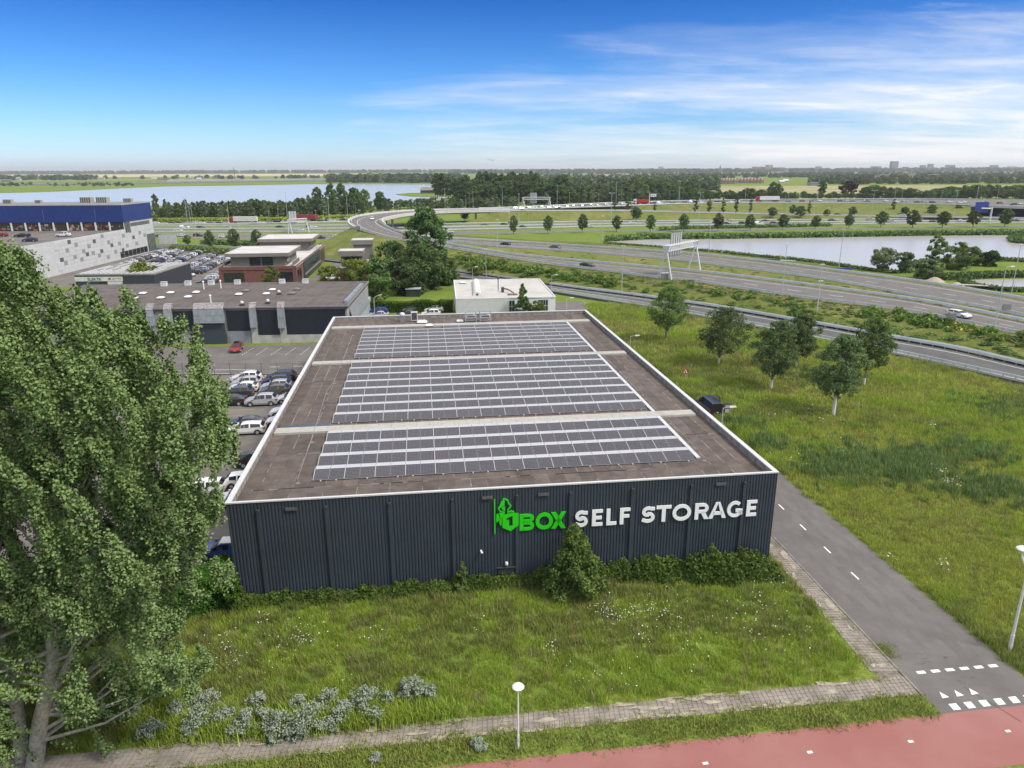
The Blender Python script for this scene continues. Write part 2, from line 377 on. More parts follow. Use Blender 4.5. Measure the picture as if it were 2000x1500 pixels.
# ---- far country
FIELDG = mat('far_pasture', (.15, .20, .055), 1, var=.2, scale=.02)
WHEAT = mat('wheat_field', (.46, .37, .19), 1, var=.15, scale=.01)
HAY = mat('mown_field', (.27, .25, .11), 1, var=.25, scale=.02)
sheet('wheat_field', [(-300, 348.2), (120, 346.5), (420, 344.6), (740, 343), (740, 339.0), (420, 340.0), (-300, 342.5)], .3, WHEAT)
sheet('pasture_field', [(-300, 355.6), (140, 354.8), (470, 350.6), (470, 347.6), (140, 350.8), (-300, 352.6)], .5, FIELDG)
sheet('mown_field', [(1380, 373), (1460, 381), (1720, 380), (1960, 373), (2160, 374), (2160, 361), (1780, 362), (1500, 363), (1390, 363)], .25, HAY)
WATER = bpy.data.materials.new('water'); WATER.use_nodes = True
def _water():
    t = WATER.node_tree; b = t.nodes['Principled BSDF']; b.inputs['Base Color'].default_value = (.43, .41, .39, 1); b.inputs['Roughness'].default_value = .2; b.inputs['IOR'].default_value = 1.33; b.inputs['Specular IOR Level'].default_value = .65
    co = t.nodes.new('ShaderNodeTexCoord'); mp_ = t.nodes.new('ShaderNodeMapping'); mp_.inputs['Scale'].default_value = (.8, .35, 1); t.links.new(co.outputs['Object'], mp_.inputs[0])
    n = t.nodes.new('ShaderNodeTexNoise'); n.inputs['Scale'].default_value = .9; n.inputs['Detail'].default_value = 6; n.inputs['Roughness'].default_value = .65; t.links.new(mp_.outputs[0], n.inputs['Vector'])
    p = t.nodes.new('ShaderNodeBump'); p.inputs['Strength'].default_value = .10; p.inputs['Distance'].default_value = .3; t.links.new(n.outputs[0], p.inputs['Height']); t.links.new(p.outputs[0], b.inputs['Normal'])
_water()
lake = [(-300, 400), (0, 399), (320, 402), (560, 404), (760, 401), (850, 393), (905, 374), (850, 360.2), (720, 359.8), (600, 360), (520, 361.5), (420, 363.2), (330, 364.2), (240, 368), (180, 371), (100, 375), (0, 377.5), (-300, 378)]
sheet('lake_water', lake, .06, WATER)
sheet('lake_spit_ground', [(772, 379.5), (800, 383), (850, 384), (900, 384), (960, 384), (960, 372), (880, 374), (840, 376.5), (800, 376.5)], .4, GRASSG)
pond = [(1186, 472), (1260, 467.5), (1400, 466.8), (1600, 464), (1800, 460.5), (2000, 459), (2200, 457), (2200, 520), (2000, 512), (1955, 508), (1900, 512), (1850, 510), (1800, 512), (1785, 520), (1775, 530), (1735, 531), (1700, 527), (1640, 518), (1560, 507), (1480, 500), (1400, 491), (1300, 480.5)]
sheet('pond_water', pond, .05, WATER)
sheet('side_pond_water', [(1880, 548), (1930, 545.5), (2000, 545), (2150, 545), (2150, 580), (2000, 566), (1955, 564), (1905, 557)], .05, WATER)
o = MB(); struct('island_ground', o.face([G(u, v, .30) for u, v in [(2040, 462), (1985, 463.5), (1976, 468), (1985, 474), (2100, 478)]]), GRASSG)

# ---- motorway
def zAB(u): return float(np.interp(u, [600, 690, 780, 870, 1000, 1300, 2000, 2200], [7, 7, 6.2, 4.2, 3.0, 2.0, 1.4, 1.2]))
A_T = [(872, 477), (997, 499), (1165, 514.5), (1340, 530), (1500, 549), (1600, 562), (1800, 590), (2000, 630), (2150, 662)]
A_B = [(872, 484), (977, 502), (1079, 518.5), (1162, 527), (1281, 544), (1340, 547.5), (1500, 573), (1600, 587), (1753, 605), (2000, 655), (2150, 688)]
B_T = [(872, 466.5), (1053, 477), (1281, 492.5), (1360, 498), (1500, 513), (1600, 527), (1800, 553), (2000, 587), (2150, 616)]
B_B = [(872, 472), (977, 483), (1104, 490), (1296, 506), (1360, 513), (1500, 531), (1600, 544), (1800, 581), (1920, 601), (2000, 618), (2150, 650)]
RA = Ribbon(A_T, A_B, zAB); RB = Ribbon(B_T, B_B, zAB)
oA = RA.surface('motorway_slip_carriageway', ASPH, 4, .02); oB = RB.surface('motorway_slip_carriageway', ASPH, 4, .02)
for R_, o_ in ((RA, oA), (RB, oB)):
    R_.edge_lines(o_, (.16, .86), w=.2, dz=.034); R_.dashes(o_, .5, 4.2, 8.5, w=.2, dz=.034)
S_F = [(300, 477.5), (444, 485), (560, 492), (640, 501), (700, 508), (800, 520), (880, 530), (1000, 546.5), (1115, 563.5), (1200, 574), (1272, 583.5), (1324, 591.5), (1400, 602), (1500, 620), (1622, 641), (1751, 665), (1880, 687), (2000, 717), (2150, 750)]
S_N = [(300, 485), (444, 493), (560, 500), (640, 508.5), (700, 515.5), (800, 528), (880, 538.5), (960, 550), (1076, 569), (1200, 589), (1264, 599), (1391, 622), (1480, 639), (1609, 665), (1758, 694), (2000, 748), (2150, 782)]
RS = Ribbon(S_F, S_N, .5, n=80); oS = RS.surface('slip_road', ASPHD, 1.5, .02)
RS.edge_lines(oS, (.17, .85), w=.2, dz=.034)
# flyover ramp and the road it becomes
F_O = [(876, 483.5), (800, 473), (763, 465.5), (733, 458.5), (700, 450), (682, 440), (681, 431), (698, 423.5), (722, 419.5), (776, 414), (812, 412), (855, 410.6), (920, 409.4), (968, 409.6), (1090, 409), (1200, 408), (1283, 410), (1369, 412.5), (1460, 414), (1570, 417.5), (1661, 418.5), (1800, 421), (2000, 424)]
F_I = [(876, 466.5), (836, 463), (801, 459.5), (775, 451), (754, 441), (745, 434.5), (748, 430), (758, 427.2), (783, 421.8), (812, 418), (855, 415), (920, 413), (968, 412.6), (1090, 412.4), (1200, 412), (1283, 414), (1369, 416.5), (1460, 418), (1570, 421.3), (1661, 422), (1800, 424.5), (2000, 428)]
F_I.insert(8, (770, 424.4))
zF = [4.2, 5.6, 6.3, 6.8, 7, 7, 7, 7, 7, 7, 7, 7, 6.9, 6.6, 6.0, 5.0, 4.0, 3.4, 2.8, 2.0, 1.8, 1.4, 1.0]
RF = Ribbon(F_O, F_I, zF, n=120, key='len', sm=6); nF = 120
# key 'len' drifts between edges: rebuild both by index so the ends stay paired
RF.A = smooth(resample(wline(F_O, zF), 120, range(len(F_O))), 5); RF.B = smooth(resample(wline(F_I, zF), 120, range(len(F_I))), 5)
oF = RF.surface('flyover_road', ASPH, 0, .02)
RF.edge_lines(oF, (.24, .80), w=.25, dz=.034); RF.dashes(oF, .52, 3, 9, w=.2, dz=.034, joined=True)
# bridge body
fly = thing('flyover_bridge', 'curved concrete flyover carrying the ramp over the motorway behind the big dark tree', 'bridge')
tD0, tD1 = 4.2/22, 13.2/22
mb = MB(); T = np.linspace(tD0, tD1, 50)
for t0_, t1_ in zip(T, T[1:]):
    P0 = [RF.at(t0_, -.03, .015), RF.at(t0_, 1.03, .015), RF.at(t0_, .9, -1.3), RF.at(t0_, .1, -1.3)]; P1 = [RF.at(t1_, -.03, .015), RF.at(t1_, 1.03, .015), RF.at(t1_, .9, -1.3), RF.at(t1_, .1, -1.3)]
    for i in range(4):
        j = (i+1) % 4
        if i == 0: continue
        mb.face([P0[i], P0[j], P1[j], P1[i]])
mb.build('deck', CONC, fly)
for q0, q1 in ((-.035, .015), (.985, 1.035)):
    mb = MB()
    for t0_, t1_ in zip(T, T[1:]):
        a, b, c, d = RF.at(t0_, q0, -.5), RF.at(t0_, q1, -.5), RF.at(t1_, q1, -.5), RF.at(t1_, q0, -.5)
        up_ = np.array([0, 0, 1.45]); mb.hexa([a, b, c, d, a+up_, b+up_, c+up_, d+up_])
    mb.build('parapet', mat('pale_concrete', (.50, .48, .44), .8, var=.1), fly)
for t_, qs in ((7.3/22, (.55, .8)), (8.4/22, (.3, .7)), (9.7/22, (.35, .65)), (10.9/22, (.35, .65)), (12.2/22, (.3, .7))):
    for q in qs:
        p = RF.at(t_, q); mb = MB(); mb.tube([(p[0], p[1], -.2), (p[0], p[1], p[2]-1.25)], .6, 10); mb.build('pillar', CONC, fly)
# hill under the ramp
strip('ramp_embankment', [(686, 449), (712, 454.5), (733, 459.5), (763, 466.5), (800, 474), (876, 485)], [7, 7, 6.8, 6.3, 5.6, 4.2], [(608, 497), (632, 507), (670, 513), (724, 519), (790, 526), (882, 529)], .02, BANKDRY, n=50, rows=8, bump=.3, bulge=.6, key='len', seed=3)
strip('ramp_embankment', [(693, 449), (690, 444), (700, 438)], 7, [(606, 497), (612, 480), (660, 462)], .02, BANKDRY, n=20, rows=6, bump=.2, key='len', seed=4)
strip('ramp_embankment', [(775, 452), (801, 460), (836, 463.5), (876, 467)], [6.9, 6.3, 5.6, 4.2], [(800, 452), (830, 456), (850, 458), (876, 459)], .02, BANKG, n=20, rows=4, key='len', seed=5)
sl1, SL1 = strip('motorway_bank', A_B[:-1]+[(2150, 689)], lambda u: zAB(u)-.02, [(872, 528), (960, 538), (1030, 548), (1115, 561), (1200, 571), (1272, 580), (1400, 598), (1500, 616), (1675, 647), (1800, 668), (2000, 712), (2150, 744)], .45, BANKG, n=90, rows=8, bump=.22, bulge=.3, seed=6)
sl2, SL2 = strip('median_grass', B_B, lambda u: zAB(u)-.02, A_T, lambda u: zAB(u)-.02, BANKDRY, n=90, rows=5, bump=.07, seed=7)
sl3, SL3 = strip('pond_bank', [(872, 458), (1053, 469), (1190, 475), (1300, 482), (1400, 493), (1500, 503), (1600, 514), (1700, 529), (1800, 546), (1900, 562), (2000, 576), (2150, 600)], .03, B_T, lambda u: zAB(u)-.02, BANKG, n=90, rows=5, bump=.08, seed=8)
# central motorway, at ground level
C1 = Ribbon([(-200, 442), (300, 442.2), (690, 441.8), (876, 438.6), (1200, 433.2), (1600, 430.5), (2000, 427.5), (2200, 426)], [(-200, 447.5), (300, 447), (690, 446.2), (876, 443), (1200, 437.2), (1600, 434.0), (2000, 430.6), (2200, 429)], .03)
C2 = Ribbon([(-200, 449.5), (300, 449), (690, 448.4), (876, 445), (1200, 438.6), (1600, 435.2), (2000, 431.8), (2200, 430.2)], [(-200, 455), (300, 454), (690, 453.5), (876, 450), (1200, 442.6), (1600, 438.8), (2000, 435.4), (2200, 434)], .03)
C3 = Ribbon([(-200, 456.5), (300, 456), (690, 457), (876, 452), (1000, 450.6), (1300, 448.6), (1600, 444.6), (2000, 440), (2200, 438)], [(-200, 466), (300, 464.5), (690, 468), (876, 458), (1000, 454.5), (1300, 452.3), (1600, 448.2), (2000, 443.6), (2200, 442)], .03)
C0 = Ribbon([(-200, 433), (300, 433.2), (520, 431.5), (690, 427)], [(-200, 439), (300, 438.6), (520, 437.5), (690, 433)], .03)
for R_, nm in ((C1, 'motorway_carriageway'), (C2, 'motorway_carriageway'), (C3, 'service_road'), (C0, 'motorway_carriageway')):
    o_ = R_.surface(nm, ASPH); R_.edge_lines(o_, (.1, .9), w=.25, dz=.02)
    R_.dashes(o_, .5, 3, 9, w=.2, dz=.02, joined=True)
# raised main motorway at the back
gT = [(935, 408.6), (990, 407.4), (1194, 397.5), (1330, 393.5), (1460, 391.5), (1700, 389.8), (1840, 389.4), (2000, 392), (2150, 394.5)]
gB = [(935, 412), (990, 411), (1200, 403.5), (1288, 400.2), (1356, 397.9), (1460, 396.7), (1700, 396.4), (1896, 400.8), (2000, 404.6), (2150, 409)]
RG = Ribbon(gT, gB, 6.8); oG = RG.surface('raised_motorway', ASPH, 0, .02)
RG.edge_lines(oG, (.06, .94), w=.3, dz=.034); RG.dashes(oG, .36, 3, 9, w=.25, dz=.034, joined=True)
def zR(u): return float(np.interp(u, [920, 968, 1090, 1200, 1283, 1369, 1460, 1570, 1661, 1800, 2000], [6.9, 6.6, 6.0, 5.0, 4.0, 3.4, 2.8, 2.0, 1.8, 1.4, 1.0]))
strip('motorway_embankment', [(u, v) for u, v in gB if u < 1900], 6.78, [(935, 409.2), (1090, 408.9), (1200, 407.9), (1283, 409.9), (1369, 412.4), (1460, 413.9), (1570, 417.4), (1661, 418.4), (1800, 420.9), (1896, 422.5)], lambda u: zR(u)-.02, BANKDRY, n=70, rows=7, bump=.25, seed=9)
strip('motorway_embankment', [(968, 412.7), (1090, 412.5), (1200, 412.1), (1283, 414.1), (1369, 416.6), (1460, 418.1), (1570, 421.4), (1661, 422.1), (1800, 424.6), (2000, 428.1)], lambda u: zR(u)-.02, [(900, 437.8), (1090, 434.5), (1200, 432.2), (1283, 431.6), (1369, 431.2), (1460, 430.8), (1570, 430), (1661, 429.3), (1800, 428.3), (2000, 429)], .02, BANKDRY, n=70, rows=7, bump=.25, seed=10)
# overpass at the right edge
ov = thing('highway_overpass', 'pale concrete overpass carrying the raised motorway at the right edge', 'bridge')
pa = [G(u, v, 6.8) for u, v in [(1893, 401.0), (2000, 404.9), (2160, 409.6)]]
mb = MB()
for a, b in zip(pa, pa[1:]):
    d = np.array([0, 9., 0]); zt, zb = np.array([0, 0, .9]), np.array([0, 0, -1.0])
    mb.hexa([a+zb, b+zb, b+d+zb, a+d+zb, a+np.array([0, 0, .0]), b, b+d, a+d])
mb.build('deck', CONC, ov)
mb = MB()
for a, b in zip(pa, pa[1:]):
    d = np.array([0, .4, 0]); f_ = np.array([0, -.45, 0]); mb.hexa([a+f_+(0, 0, -.95), b+f_+(0, 0, -.95), b+d+(0, 0, -.95), a+d+(0, 0, -.95), a+f_+(0, 0, .5), b+f_+(0, 0, .5), b+d+(0, 0, .5), a+d+(0, 0, .5)])
mb.build('parapet', mat('pale_concrete', (.5, .48, .44)), ov)
p = G(1956, 421, 1.8)
for k in range(3):
    mb = MB(); mb.tube([(p[0]+k*1.5, p[1]+30+k*5, -.1), (p[0]+k*1.5, p[1]+30+k*5, 5.8)], .7, 10); mb.build('pillar', CONC, ov)
mb = MB(); a, b = pa[0], pa[2]; mb.hexa([a+(0, 22, -7), b+(0, 22, -7), b+(0, 23, -7), a+(0, 23, -7), a+(0, 22, -1), b+(0, 22, -1), b+(0, 23, -1), a+(0, 23, -1)]); mb.build('underpass_shade', mat('shade_dark', (.07, .065, .065)), ov)  # dark wall behind the opening, its colour stands in for shade under the deck

# ---- near streets (metres)
def quadz(name, pts, z, m): return sheet(name, pts, z, m, world=True)
rl = lambda y: 22.9-(y-56.2)*.113        # left edge of the access road at y
rr = lambda y: 28.4-(y-69.7)*.127        # right edge
acc = MB(); acc.face([(rl(34.7), 34.7, .006), (32.9, 35.75, .006), (rr(36.2)+.05, 36.2, .012), (rl(36.2), 36.2, .012)]); ys = [36.2, 40, 60, 80, 100, 120, 140, 158]
for y0, y1 in zip(ys, ys[1:]): acc.face([(rl(y0), y0, .012), (rr(y0), y0, .012), (rr(y1), y1, .012), (rl(y1), y1, .012)])
acc.face([(rl(158), 158, .012), (rr(158), 158, .012), (19, 166, .012), (17, 173, .012), (8, 172, .012), (8, 160, .012)])
oAcc = struct('access_road', acc, ASPH)
def dashq(x0, y0, x1, y1, w, z=.018, parent=None, name='road_dash'):
    d = np.array([x1-x0, y1-y0]); d = d/np.linalg.norm(d); nn = np.array([-d[1], d[0]])*w/2
    return MB().face([(x0-nn[0], y0-nn[1], z), (x1-nn[0], y1-nn[1], z), (x1+nn[0], y1+nn[1], z), (x0+nn[0], y0+nn[1], z)]).build(name, LINE, parent)
for k in range(-1, 22):
    y0 = 53.35+k*4.02; x0 = 26.72-(y0-53.2)*.122
    if 40 < y0: dashq(x0, y0, x0-.122*1.05, y0+1.05, .13, parent=oAcc)
for k in range(6):
    u = 1791+k*28.1; v = 1313.8-k*2.55; a = G(u, v, .018); b = G(u+16, v-1.6, .018); dashq(a[0], a[1], b[0], b[1], .26, parent=oAcc, name='stop_dash')
for k in range(6):
    q = [G(*p, .018) for p in [(1852+k*29.1, 1375-k*3.4), (1867+k*29.1, 1373.5-k*3.4), (1877.5+k*29.1, 1385.5-k*3.4), (1863+k*29.1, 1387-k*3.4)]]
    MB().face([tuple(x) for x in q]).build('crossing_block', LINE, oAcc)
for k in range(3):
    q = [G(*p, .018) for p in [(1835+k*28.8, 1351-k*3.5), (1840.5+k*28.8, 1363.8-k*3.4), (1854+k*28.8, 1361.5-k*3.5)]]
    MB().face([tuple(x) for x in q]).build('give_way_triangle', LINE, oAcc)
KERB = mat('kerb_stone', (.20, .188, .168), .85, var=.25)
mb = MB()
for y0, y1 in zip(ys, ys[1:]):
    
    mb.hexa([(rl(y0)-.14, y0, -.05), (rl(y0), y0, -.05), (rl(y1), y1, -.05), (rl(y1)-.14, y1, -.05), (rl(y0)-.14, y0, .07), (rl(y0), y0, .07), (rl(y1), y1, .07), (rl(y1)-.14, y1, .07)])
struct('kerb', mb, KERB)
red = lambda x: 31.62+.1285*x
mb = MB()
for x0, x1 in zip(range(-30, 60, 6), range(-24, 66, 6)): mb.face([(x0, red(x0)-4.05, .008), (x1, red(x1)-4.05, .008), (x1, red(x1), .008), (x0, red(x0), .008)])
oRed = struct('red_cycle_road', mb, ASPHR)
for k in range(-6, 4):
    x = 16.4+k*5.98; y = 32.0+k*.745; dashq(x-.13, y, x+.17, y+.04, .17, .014, oRed, 'centre_dash')
mb = MB().face([(29, red(29)-4.5, .016), (34, red(34)-4.5, .016), (34, red(34)-4.05, .016), (29, red(29)-4.05, .016)]); struct('cross_street', mb, ASPH)
# pavers: every slab is its own little block
def pline(P, x): return np.interp(x, [p[0] for p in P], [p[1] for p in P])
PT = [(-40, 30.2), (-18, 32.9), (-9, 33.85), (-.1, 35.0), (9.3, 36.2), (19.1, 37.45), (25.0, 38.2)]; PB = [(-40, 28.6), (-16, 31.35), (-3, 33.2), (5.9, 34.25), (15.2, 35.35), (25.0, 36.5)]
sl = []
x = -30.
while x < 24.7:
    yb, yt = pline(PB, x), pline(PT, x); k = max(1, round((yt-yb)/.30)); h = (yt-yb)/k; off = .15*(int(round(x/.3)) % 2)
    for i in range(k): sl.append((x+.146, yb+(i+.5)*h, .138, h/2-.006, .128))
    x += .30
y = 38.6
while y < 150:
    xr = rl(y)-.17; xl = xr-1.55-.25*math.exp(-(y-38.6)/4); k = 6; wv = (xr-xl)/k
    if y < 57 or True:
        for i in range(k): sl.append((xl+(i+.5)*wv, y+.15, wv/2-.006, .139, -.113))
    y += .305
pav = MB().face([(-30, pline(PB, -30), .006), (25, pline(PB, 25), .006), (25, pline(PT, 25), .006), (-30, pline(PT, -30), .006)])
pav = MB()
for x0 in range(-30, 25, 5): pav.face([(x0, pline(PB, x0), .006), (x0+5, pline(PB, x0+5), .006), (x0+5, pline(PT, x0+5), .006), (x0, pline(PT, x0), .006)])
for y0 in range(38, 150, 8): pav.face([(rl(y0)-1.8, y0, .0065), (rl(y0), y0, .0065), (rl(y0+8), y0+8, .0065), (rl(y0+8)-1.8, y0+8, .0065)])
oPav = struct('paved_footpath', pav, DIRT)
sl.sort(key=lambda s: (s[0]-6)**2*.4+s[1]**2)
def slab(mb, s, rg=random):
    x, y, hx, hy, sk = s; z = .034+rg.uniform(-.006, .006); t = [rg.uniform(-.004, .004) for _ in range(4)]
    hx += rg.uniform(-.008, .004); hy += rg.uniform(-.01, .004)
    q = [(x-hx, y-hy-hx*sk), (x+hx, y-hy+hx*sk), (x+hx, y+hy+hx*sk), (x-hx, y+hy-hx*sk)] if sk > 0 else [(x-hx-hy*sk, y-hy), (x+hx-hy*sk, y-hy), (x+hx+hy*sk, y+hy), (x-hx+hy*sk, y+hy)]
    mb.hexa([(a, b, 0) for a, b in q]+[(a, b, z+c) for (a, b), c in zip(q, t)]); return mb
for s in sl[:300]: slab(MB(), s).build('paving_slab', TILE, oPav)
mb = MB()
for s in sl[300:]:
    if s[1] < 75: slab(mb, s)
mb.build('paving_slabs', TILE, oPav)['kind'] = 'stuff'
mb = MB()
for y0 in range(75, 145, 10): mb.face([(rl(y0)-1.7, y0, .03), (rl(y0)-.2, y0, .03), (rl(y0+10)-.2, y0+10, .03), (rl(y0+10)-1.7, y0+10, .03)])
mb.build('paving_slabs', TILE, oPav)['kind'] = 'stuff'
SANDP = mat('blown_sand', (.33, .29, .235), 1, var=.2, scale=2)
rs_ = random.Random(12)
def blob(name, x, y, rx, ry, z, m, parent=None, sk=.13):
    k = 14; ph = rs_.random()*6; mb = MB().face([(x+rx*math.cos(q)*(1+.3*math.sin(3*q+ph)), y+sk*rx*math.cos(q)+ry*math.sin(q)*(1+.3*math.cos(2*q+ph)), z) for q in [2*math.pi*i/k for i in range(k)]]); return mb.build(name, m, parent)
for i in range(70):
    x = rs_.choice((rs_.uniform(-18, 24), rs_.uniform(6, 16), rs_.uniform(-9, -2))); t = rs_.choice((rs_.uniform(-.02, .15), rs_.uniform(.85, 1.02), rs_.random())); y = pline(PB, x)*(1-t)+pline(PT, x)*t
    blob('sand_patch', x, y, rs_.uniform(.12, .8), rs_.uniform(.05, .2), .048+.0004*i, SANDP, oPav)
for i in range(14): y = rs_.uniform(39, 56); blob('sand_patch', rl(y)-rs_.uniform(.3, 1.6), y, rs_.uniform(.1, .3), rs_.uniform(.15, .6), .048+.0004*i, SANDP, oPav, -.1)
CRACK = mat('asphalt_seam', (.055, .052, .052), .95, var=.2)
mb = MB()
for (x0, y0), (x1, y1) in zip([(28.0, 37.2), (28.35, 36.5), (28.9, 35.6)], [(28.35, 36.5), (28.9, 35.6), (29.6, 34.2)]): mb.face([(x0, y0, .0165), (x0+.05, y0, .0165), (x1+.05, y1, .0165), (x1, y1, .0165)])
mb.build('asphalt_seam', CRACK, oAcc)
for k in range(11):
    y0 = rs_.uniform(37.5, 40.5); x0 = rs_.uniform(26.5, 29.2); x, y = x0, y0; mb = MB()
    for _ in range(4):
        x1, y1 = x+rs_.uniform(-.25, .35), y+rs_.uniform(-.14, .1); mb.face([(x, y, .0165), (x+.02, y+.022, .0165), (x1+.02, y1+.022, .0165), (x1, y1, .0165)]); x, y = x1, y1
    mb.build('crack', CRACK, oAcc)
for sdx in (1.55, 3.0, 4.45, 5.9):
    mb = MB()
    for y0 in range(40, 118, 6): mb.face([(rl(y0)+sdx-.28, y0, .0146), (rl(y0)+sdx+.28, y0, .0146), (rl(y0+6)+sdx+.28, y0+6, .0146), (rl(y0+6)+sdx-.28, y0+6, .0146)])
    mb.build('worn_wheel_track', mat('polished_asphalt', (.119, .110, .105), .75, var=.16, scale=.4, detail=8), oAcc)
# car parks
BYAW = .12303; BO = np.array([-20.4976, 46.4953]); BW, BD, BH = 41.624, 67.876, 8.2276
def BL(a, b, z=0.): return np.array([BO[0]+a*math.cos(BYAW)-b*math.sin(BYAW), BO[1]+a*math.sin(BYAW)+b*math.cos(BYAW), z])
quadz('car_park', [BL(-.5, 1.5)[:2], BL(-.5, 67)[:2], (-29, 117), (-27, 130), (-78, 126), (-90, 90), (-75, 52), (-38, 49)], .012, ASPHP)
oPk = quadz('parking_street', [(-31.5, 104.5), (-28, 128.6), (-80, 125.6), (-75, 102)], .018, ASPH)
for k in range(7):
    for j in range(6):
        x0 = -47.2+k*2.55; MB().box(x0-.05+j*.12*.3, x0+.06+j*.04, 121.2+j*.95, 121.55+j*.95, .02, .026).build('bay_dash', LINE, oPk)
for k in range(6):
    for j in range(4):
        x0 = -44+k*2.6; MB().box(x0-.05+j*.03, x0+.06+j*.03, 106.0+j*.9, 106.35+j*.9, .02, .026).build('bay_dash', LINE, oPk)
for x0, x1, y in ((-49, -41.5, 111.6), (-39.8, -38.2, 113.2), (-36, -34.4, 113.6), (-48, -45, 109.5)): MB().box(x0, x1, y, y+.13, .02, .026).build('lane_line', LINE, oPk)
YEL = mat('orange_bay_paint', (.42, .27, .12), .8, var=.2)
oCp = bpy.data.objects['car_park']
for k in range(24):
    y0 = 50.5+k*2.5; p = BL(-9.5, y0-46.5)
    MB().hexa([(p[0]-4.5, p[1]-.5, .014), (p[0]+1, p[1]+.1, .014), (p[0]+1, p[1]+.2, .014), (p[0]-4.5, p[1]-.4, .014), (p[0]-4.5, p[1]-.5, .02), (p[0]+1, p[1]+.1, .02), (p[0]+1, p[1]+.2, .02), (p[0]-4.5, p[1]-.4, .02)]).build('bay_line', YEL, oCp)
quadz('dealer_car_park', [(-144, 200), (-96, 196), (-84, 185), (-60, 178), (-66, 262), (-85, 286), (-144, 293)], .012, ASPHP)
quadz('rear_car_park', [(-35, 116), (-12, 119), (-11, 155), (-36, 152)], .012, ASPHP)
quadz('office_car_park', [(-58, 185), (-38, 190), (-42, 250), (-62, 250)], .012, ASPHP)
# ================================================================ main storage building
NAVY = mat('dark_blue_cladding', (.040, .050, .066), .5, var=.10, scale=.4, spec=.4)
BITU = mat('bitumen_roofing', (.118, .100, .090), .93, var=.16, scale=.7, bump=.3, bscale=14)
CREAM = mat('cream_capping', (.37, .352, .315), .7, var=.08)
CAPM = mat('pale_parapet_cap', (.54, .54, .54), .5, var=.05)
DARKM = mat('dark_grey_metal', (.05, .052, .056), .6, var=.1)
GREYM = mat('mid_grey_metal', (.22, .225, .23), .55, var=.1)
bld = thing('storage_building', 'long hall clad in dark blue ribbed sheet with solar panels on its flat roof', 'building', tuple(BO)+(0,), BYAW)
def ribwall(L, h, d=.045, pitch=.24):
    """corrugated sheet from x=0..L facing -y"""
    mb = MB(); n = int(L/pitch); p = L/n; xs = []
    for i in range(n): xs += [(i*p, 0), (i*p+p*.42, 0), (i*p+p*.52, d), (i*p+p*.90, d)]
    xs.append((L, 0))
    for (a, ya), (b, yb) in zip(xs, xs[1:]): mb.face([(a, ya, 0), (b, yb, 0), (b, yb, h), (a, ya, h)])
    return mb
HW = BH-.10
ribwall(BW, HW).build('front_wall', NAVY, bld)
o = ribwall(BD, HW).build('side_wall', NAVY, bld, loc=(BW, 0, 0), rz=math.pi/2)
o = ribwall(BD, HW).build('side_wall', NAVY, bld, loc=(0, BD, 0), rz=-math.pi/2)
MB().face([(BW, BD, 0), (0, BD, 0), (0, BD, HW), (BW, BD, HW)]).build('rear_wall', NAVY, bld)
# inner parapet faces and caps
RZ = 7.62
PARI = mat('parapet_upstand', (.25, .225, .205), .9, var=.25, scale=2)
for nm, q in (('parapet', (.06, BW-.06, .06, .30)), ('parapet', (.06, BW-.06, BD-.30, BD-.06)), ('parapet', (.06, .30, .30, BD-.30)), ('parapet', (BW-.30, BW-.06, .30, BD-.30))):
    MB().box(q[0], q[1], q[2], q[3], RZ-.3, HW-.01).build(nm, PARI, bld)
for q in ((-.06, BW+.06, -.05, .17), (-.06, BW+.06, BD-.34, BD+.06), (-.06, .33, .175, BD-.345), (BW-.33, BW+.06, .175, BD-.345)):
    MB().box(q[0], q[1], q[2], q[3], HW, BH).build('parapet_cap', CAPM, bld)
BR = MB()   # upstand battens on the inner parapet faces
for k in range(1, 42):
    BR.box(.305, .36, k*1.6, k*1.6+.09, RZ, HW-.02); BR.box(BW-.36, BW-.305, k*1.6, k*1.6+.09, RZ, HW-.02)
for k in range(1, 32): BR.box(k*1.3, k*1.3+.09, BD-.36, BD-.305, RZ, HW-.02)
BR.build('parapet_battens', mat('weathered_batten', (.24, .225, .21), .9), bld)['kind'] = 'stuff'
MB().box(.3, BW-.3, .3, BD-.3, RZ-.35, RZ-.035).build('roof_deck', PARI, bld)
# roofing felt laid in strips, each its own sheet
RSTR = []
BITS = []
for i, f in enumerate((.84, .93, 1.0, 1.07, 1.17)):
    c = tuple(x*f for x in (.094, .074, .064)); BITS.append(mat('roofing_felt_%s' % 'abcde'[i], c, .93, var=.22, scale=.9, bump=.3, bscale=10))
SEAM = mat('felt_seam', (.20, .18, .168), .9, var=.45, scale=1.3)
n = 33; wst = (BW-.62)/n; rows = [.32, 3.2, 10.3, 15.9, 24.2, 32.4, 41, 49.5, 57.2, 61.5, 67.4]; seams = MB()
for j, (b0, b1) in enumerate(zip(rows, rows[1:])):
    off = random.uniform(-.3, .3)
    for i in range(n):
        if len(RSTR) >= 330: break
        a0 = .31+i*wst; a1 = a0+wst-.015; z = RZ+random.uniform(-.004, .004)
        o = MB().box(a0, a1, b0+.006, b1-.006, RZ-.03, z).build('roofing_strip', random.choice(BITS), bld); RSTR.append(o)
        if random.random() < .8:
            s0 = b0+random.uniform(0, 1.5); s1 = b1-random.uniform(0, 2.5); q = .02+random.random()*.022
            y = s0
            while y < s1:
                y2 = min(s1, y+random.uniform(.6, 3.)); seams.box(a1-q, a1+q, y, y2, RZ, RZ+.0075); y = y2+random.choice((0, .05, .3, .9))
    for k in range(26):
        x = random.uniform(.5, BW-3); seams.box(x, x+random.uniform(.8, 3), b0-.04, b0+.04, RZ, RZ+.008)
seams.build('felt_seams', SEAM, bld)['kind'] = 'stuff'
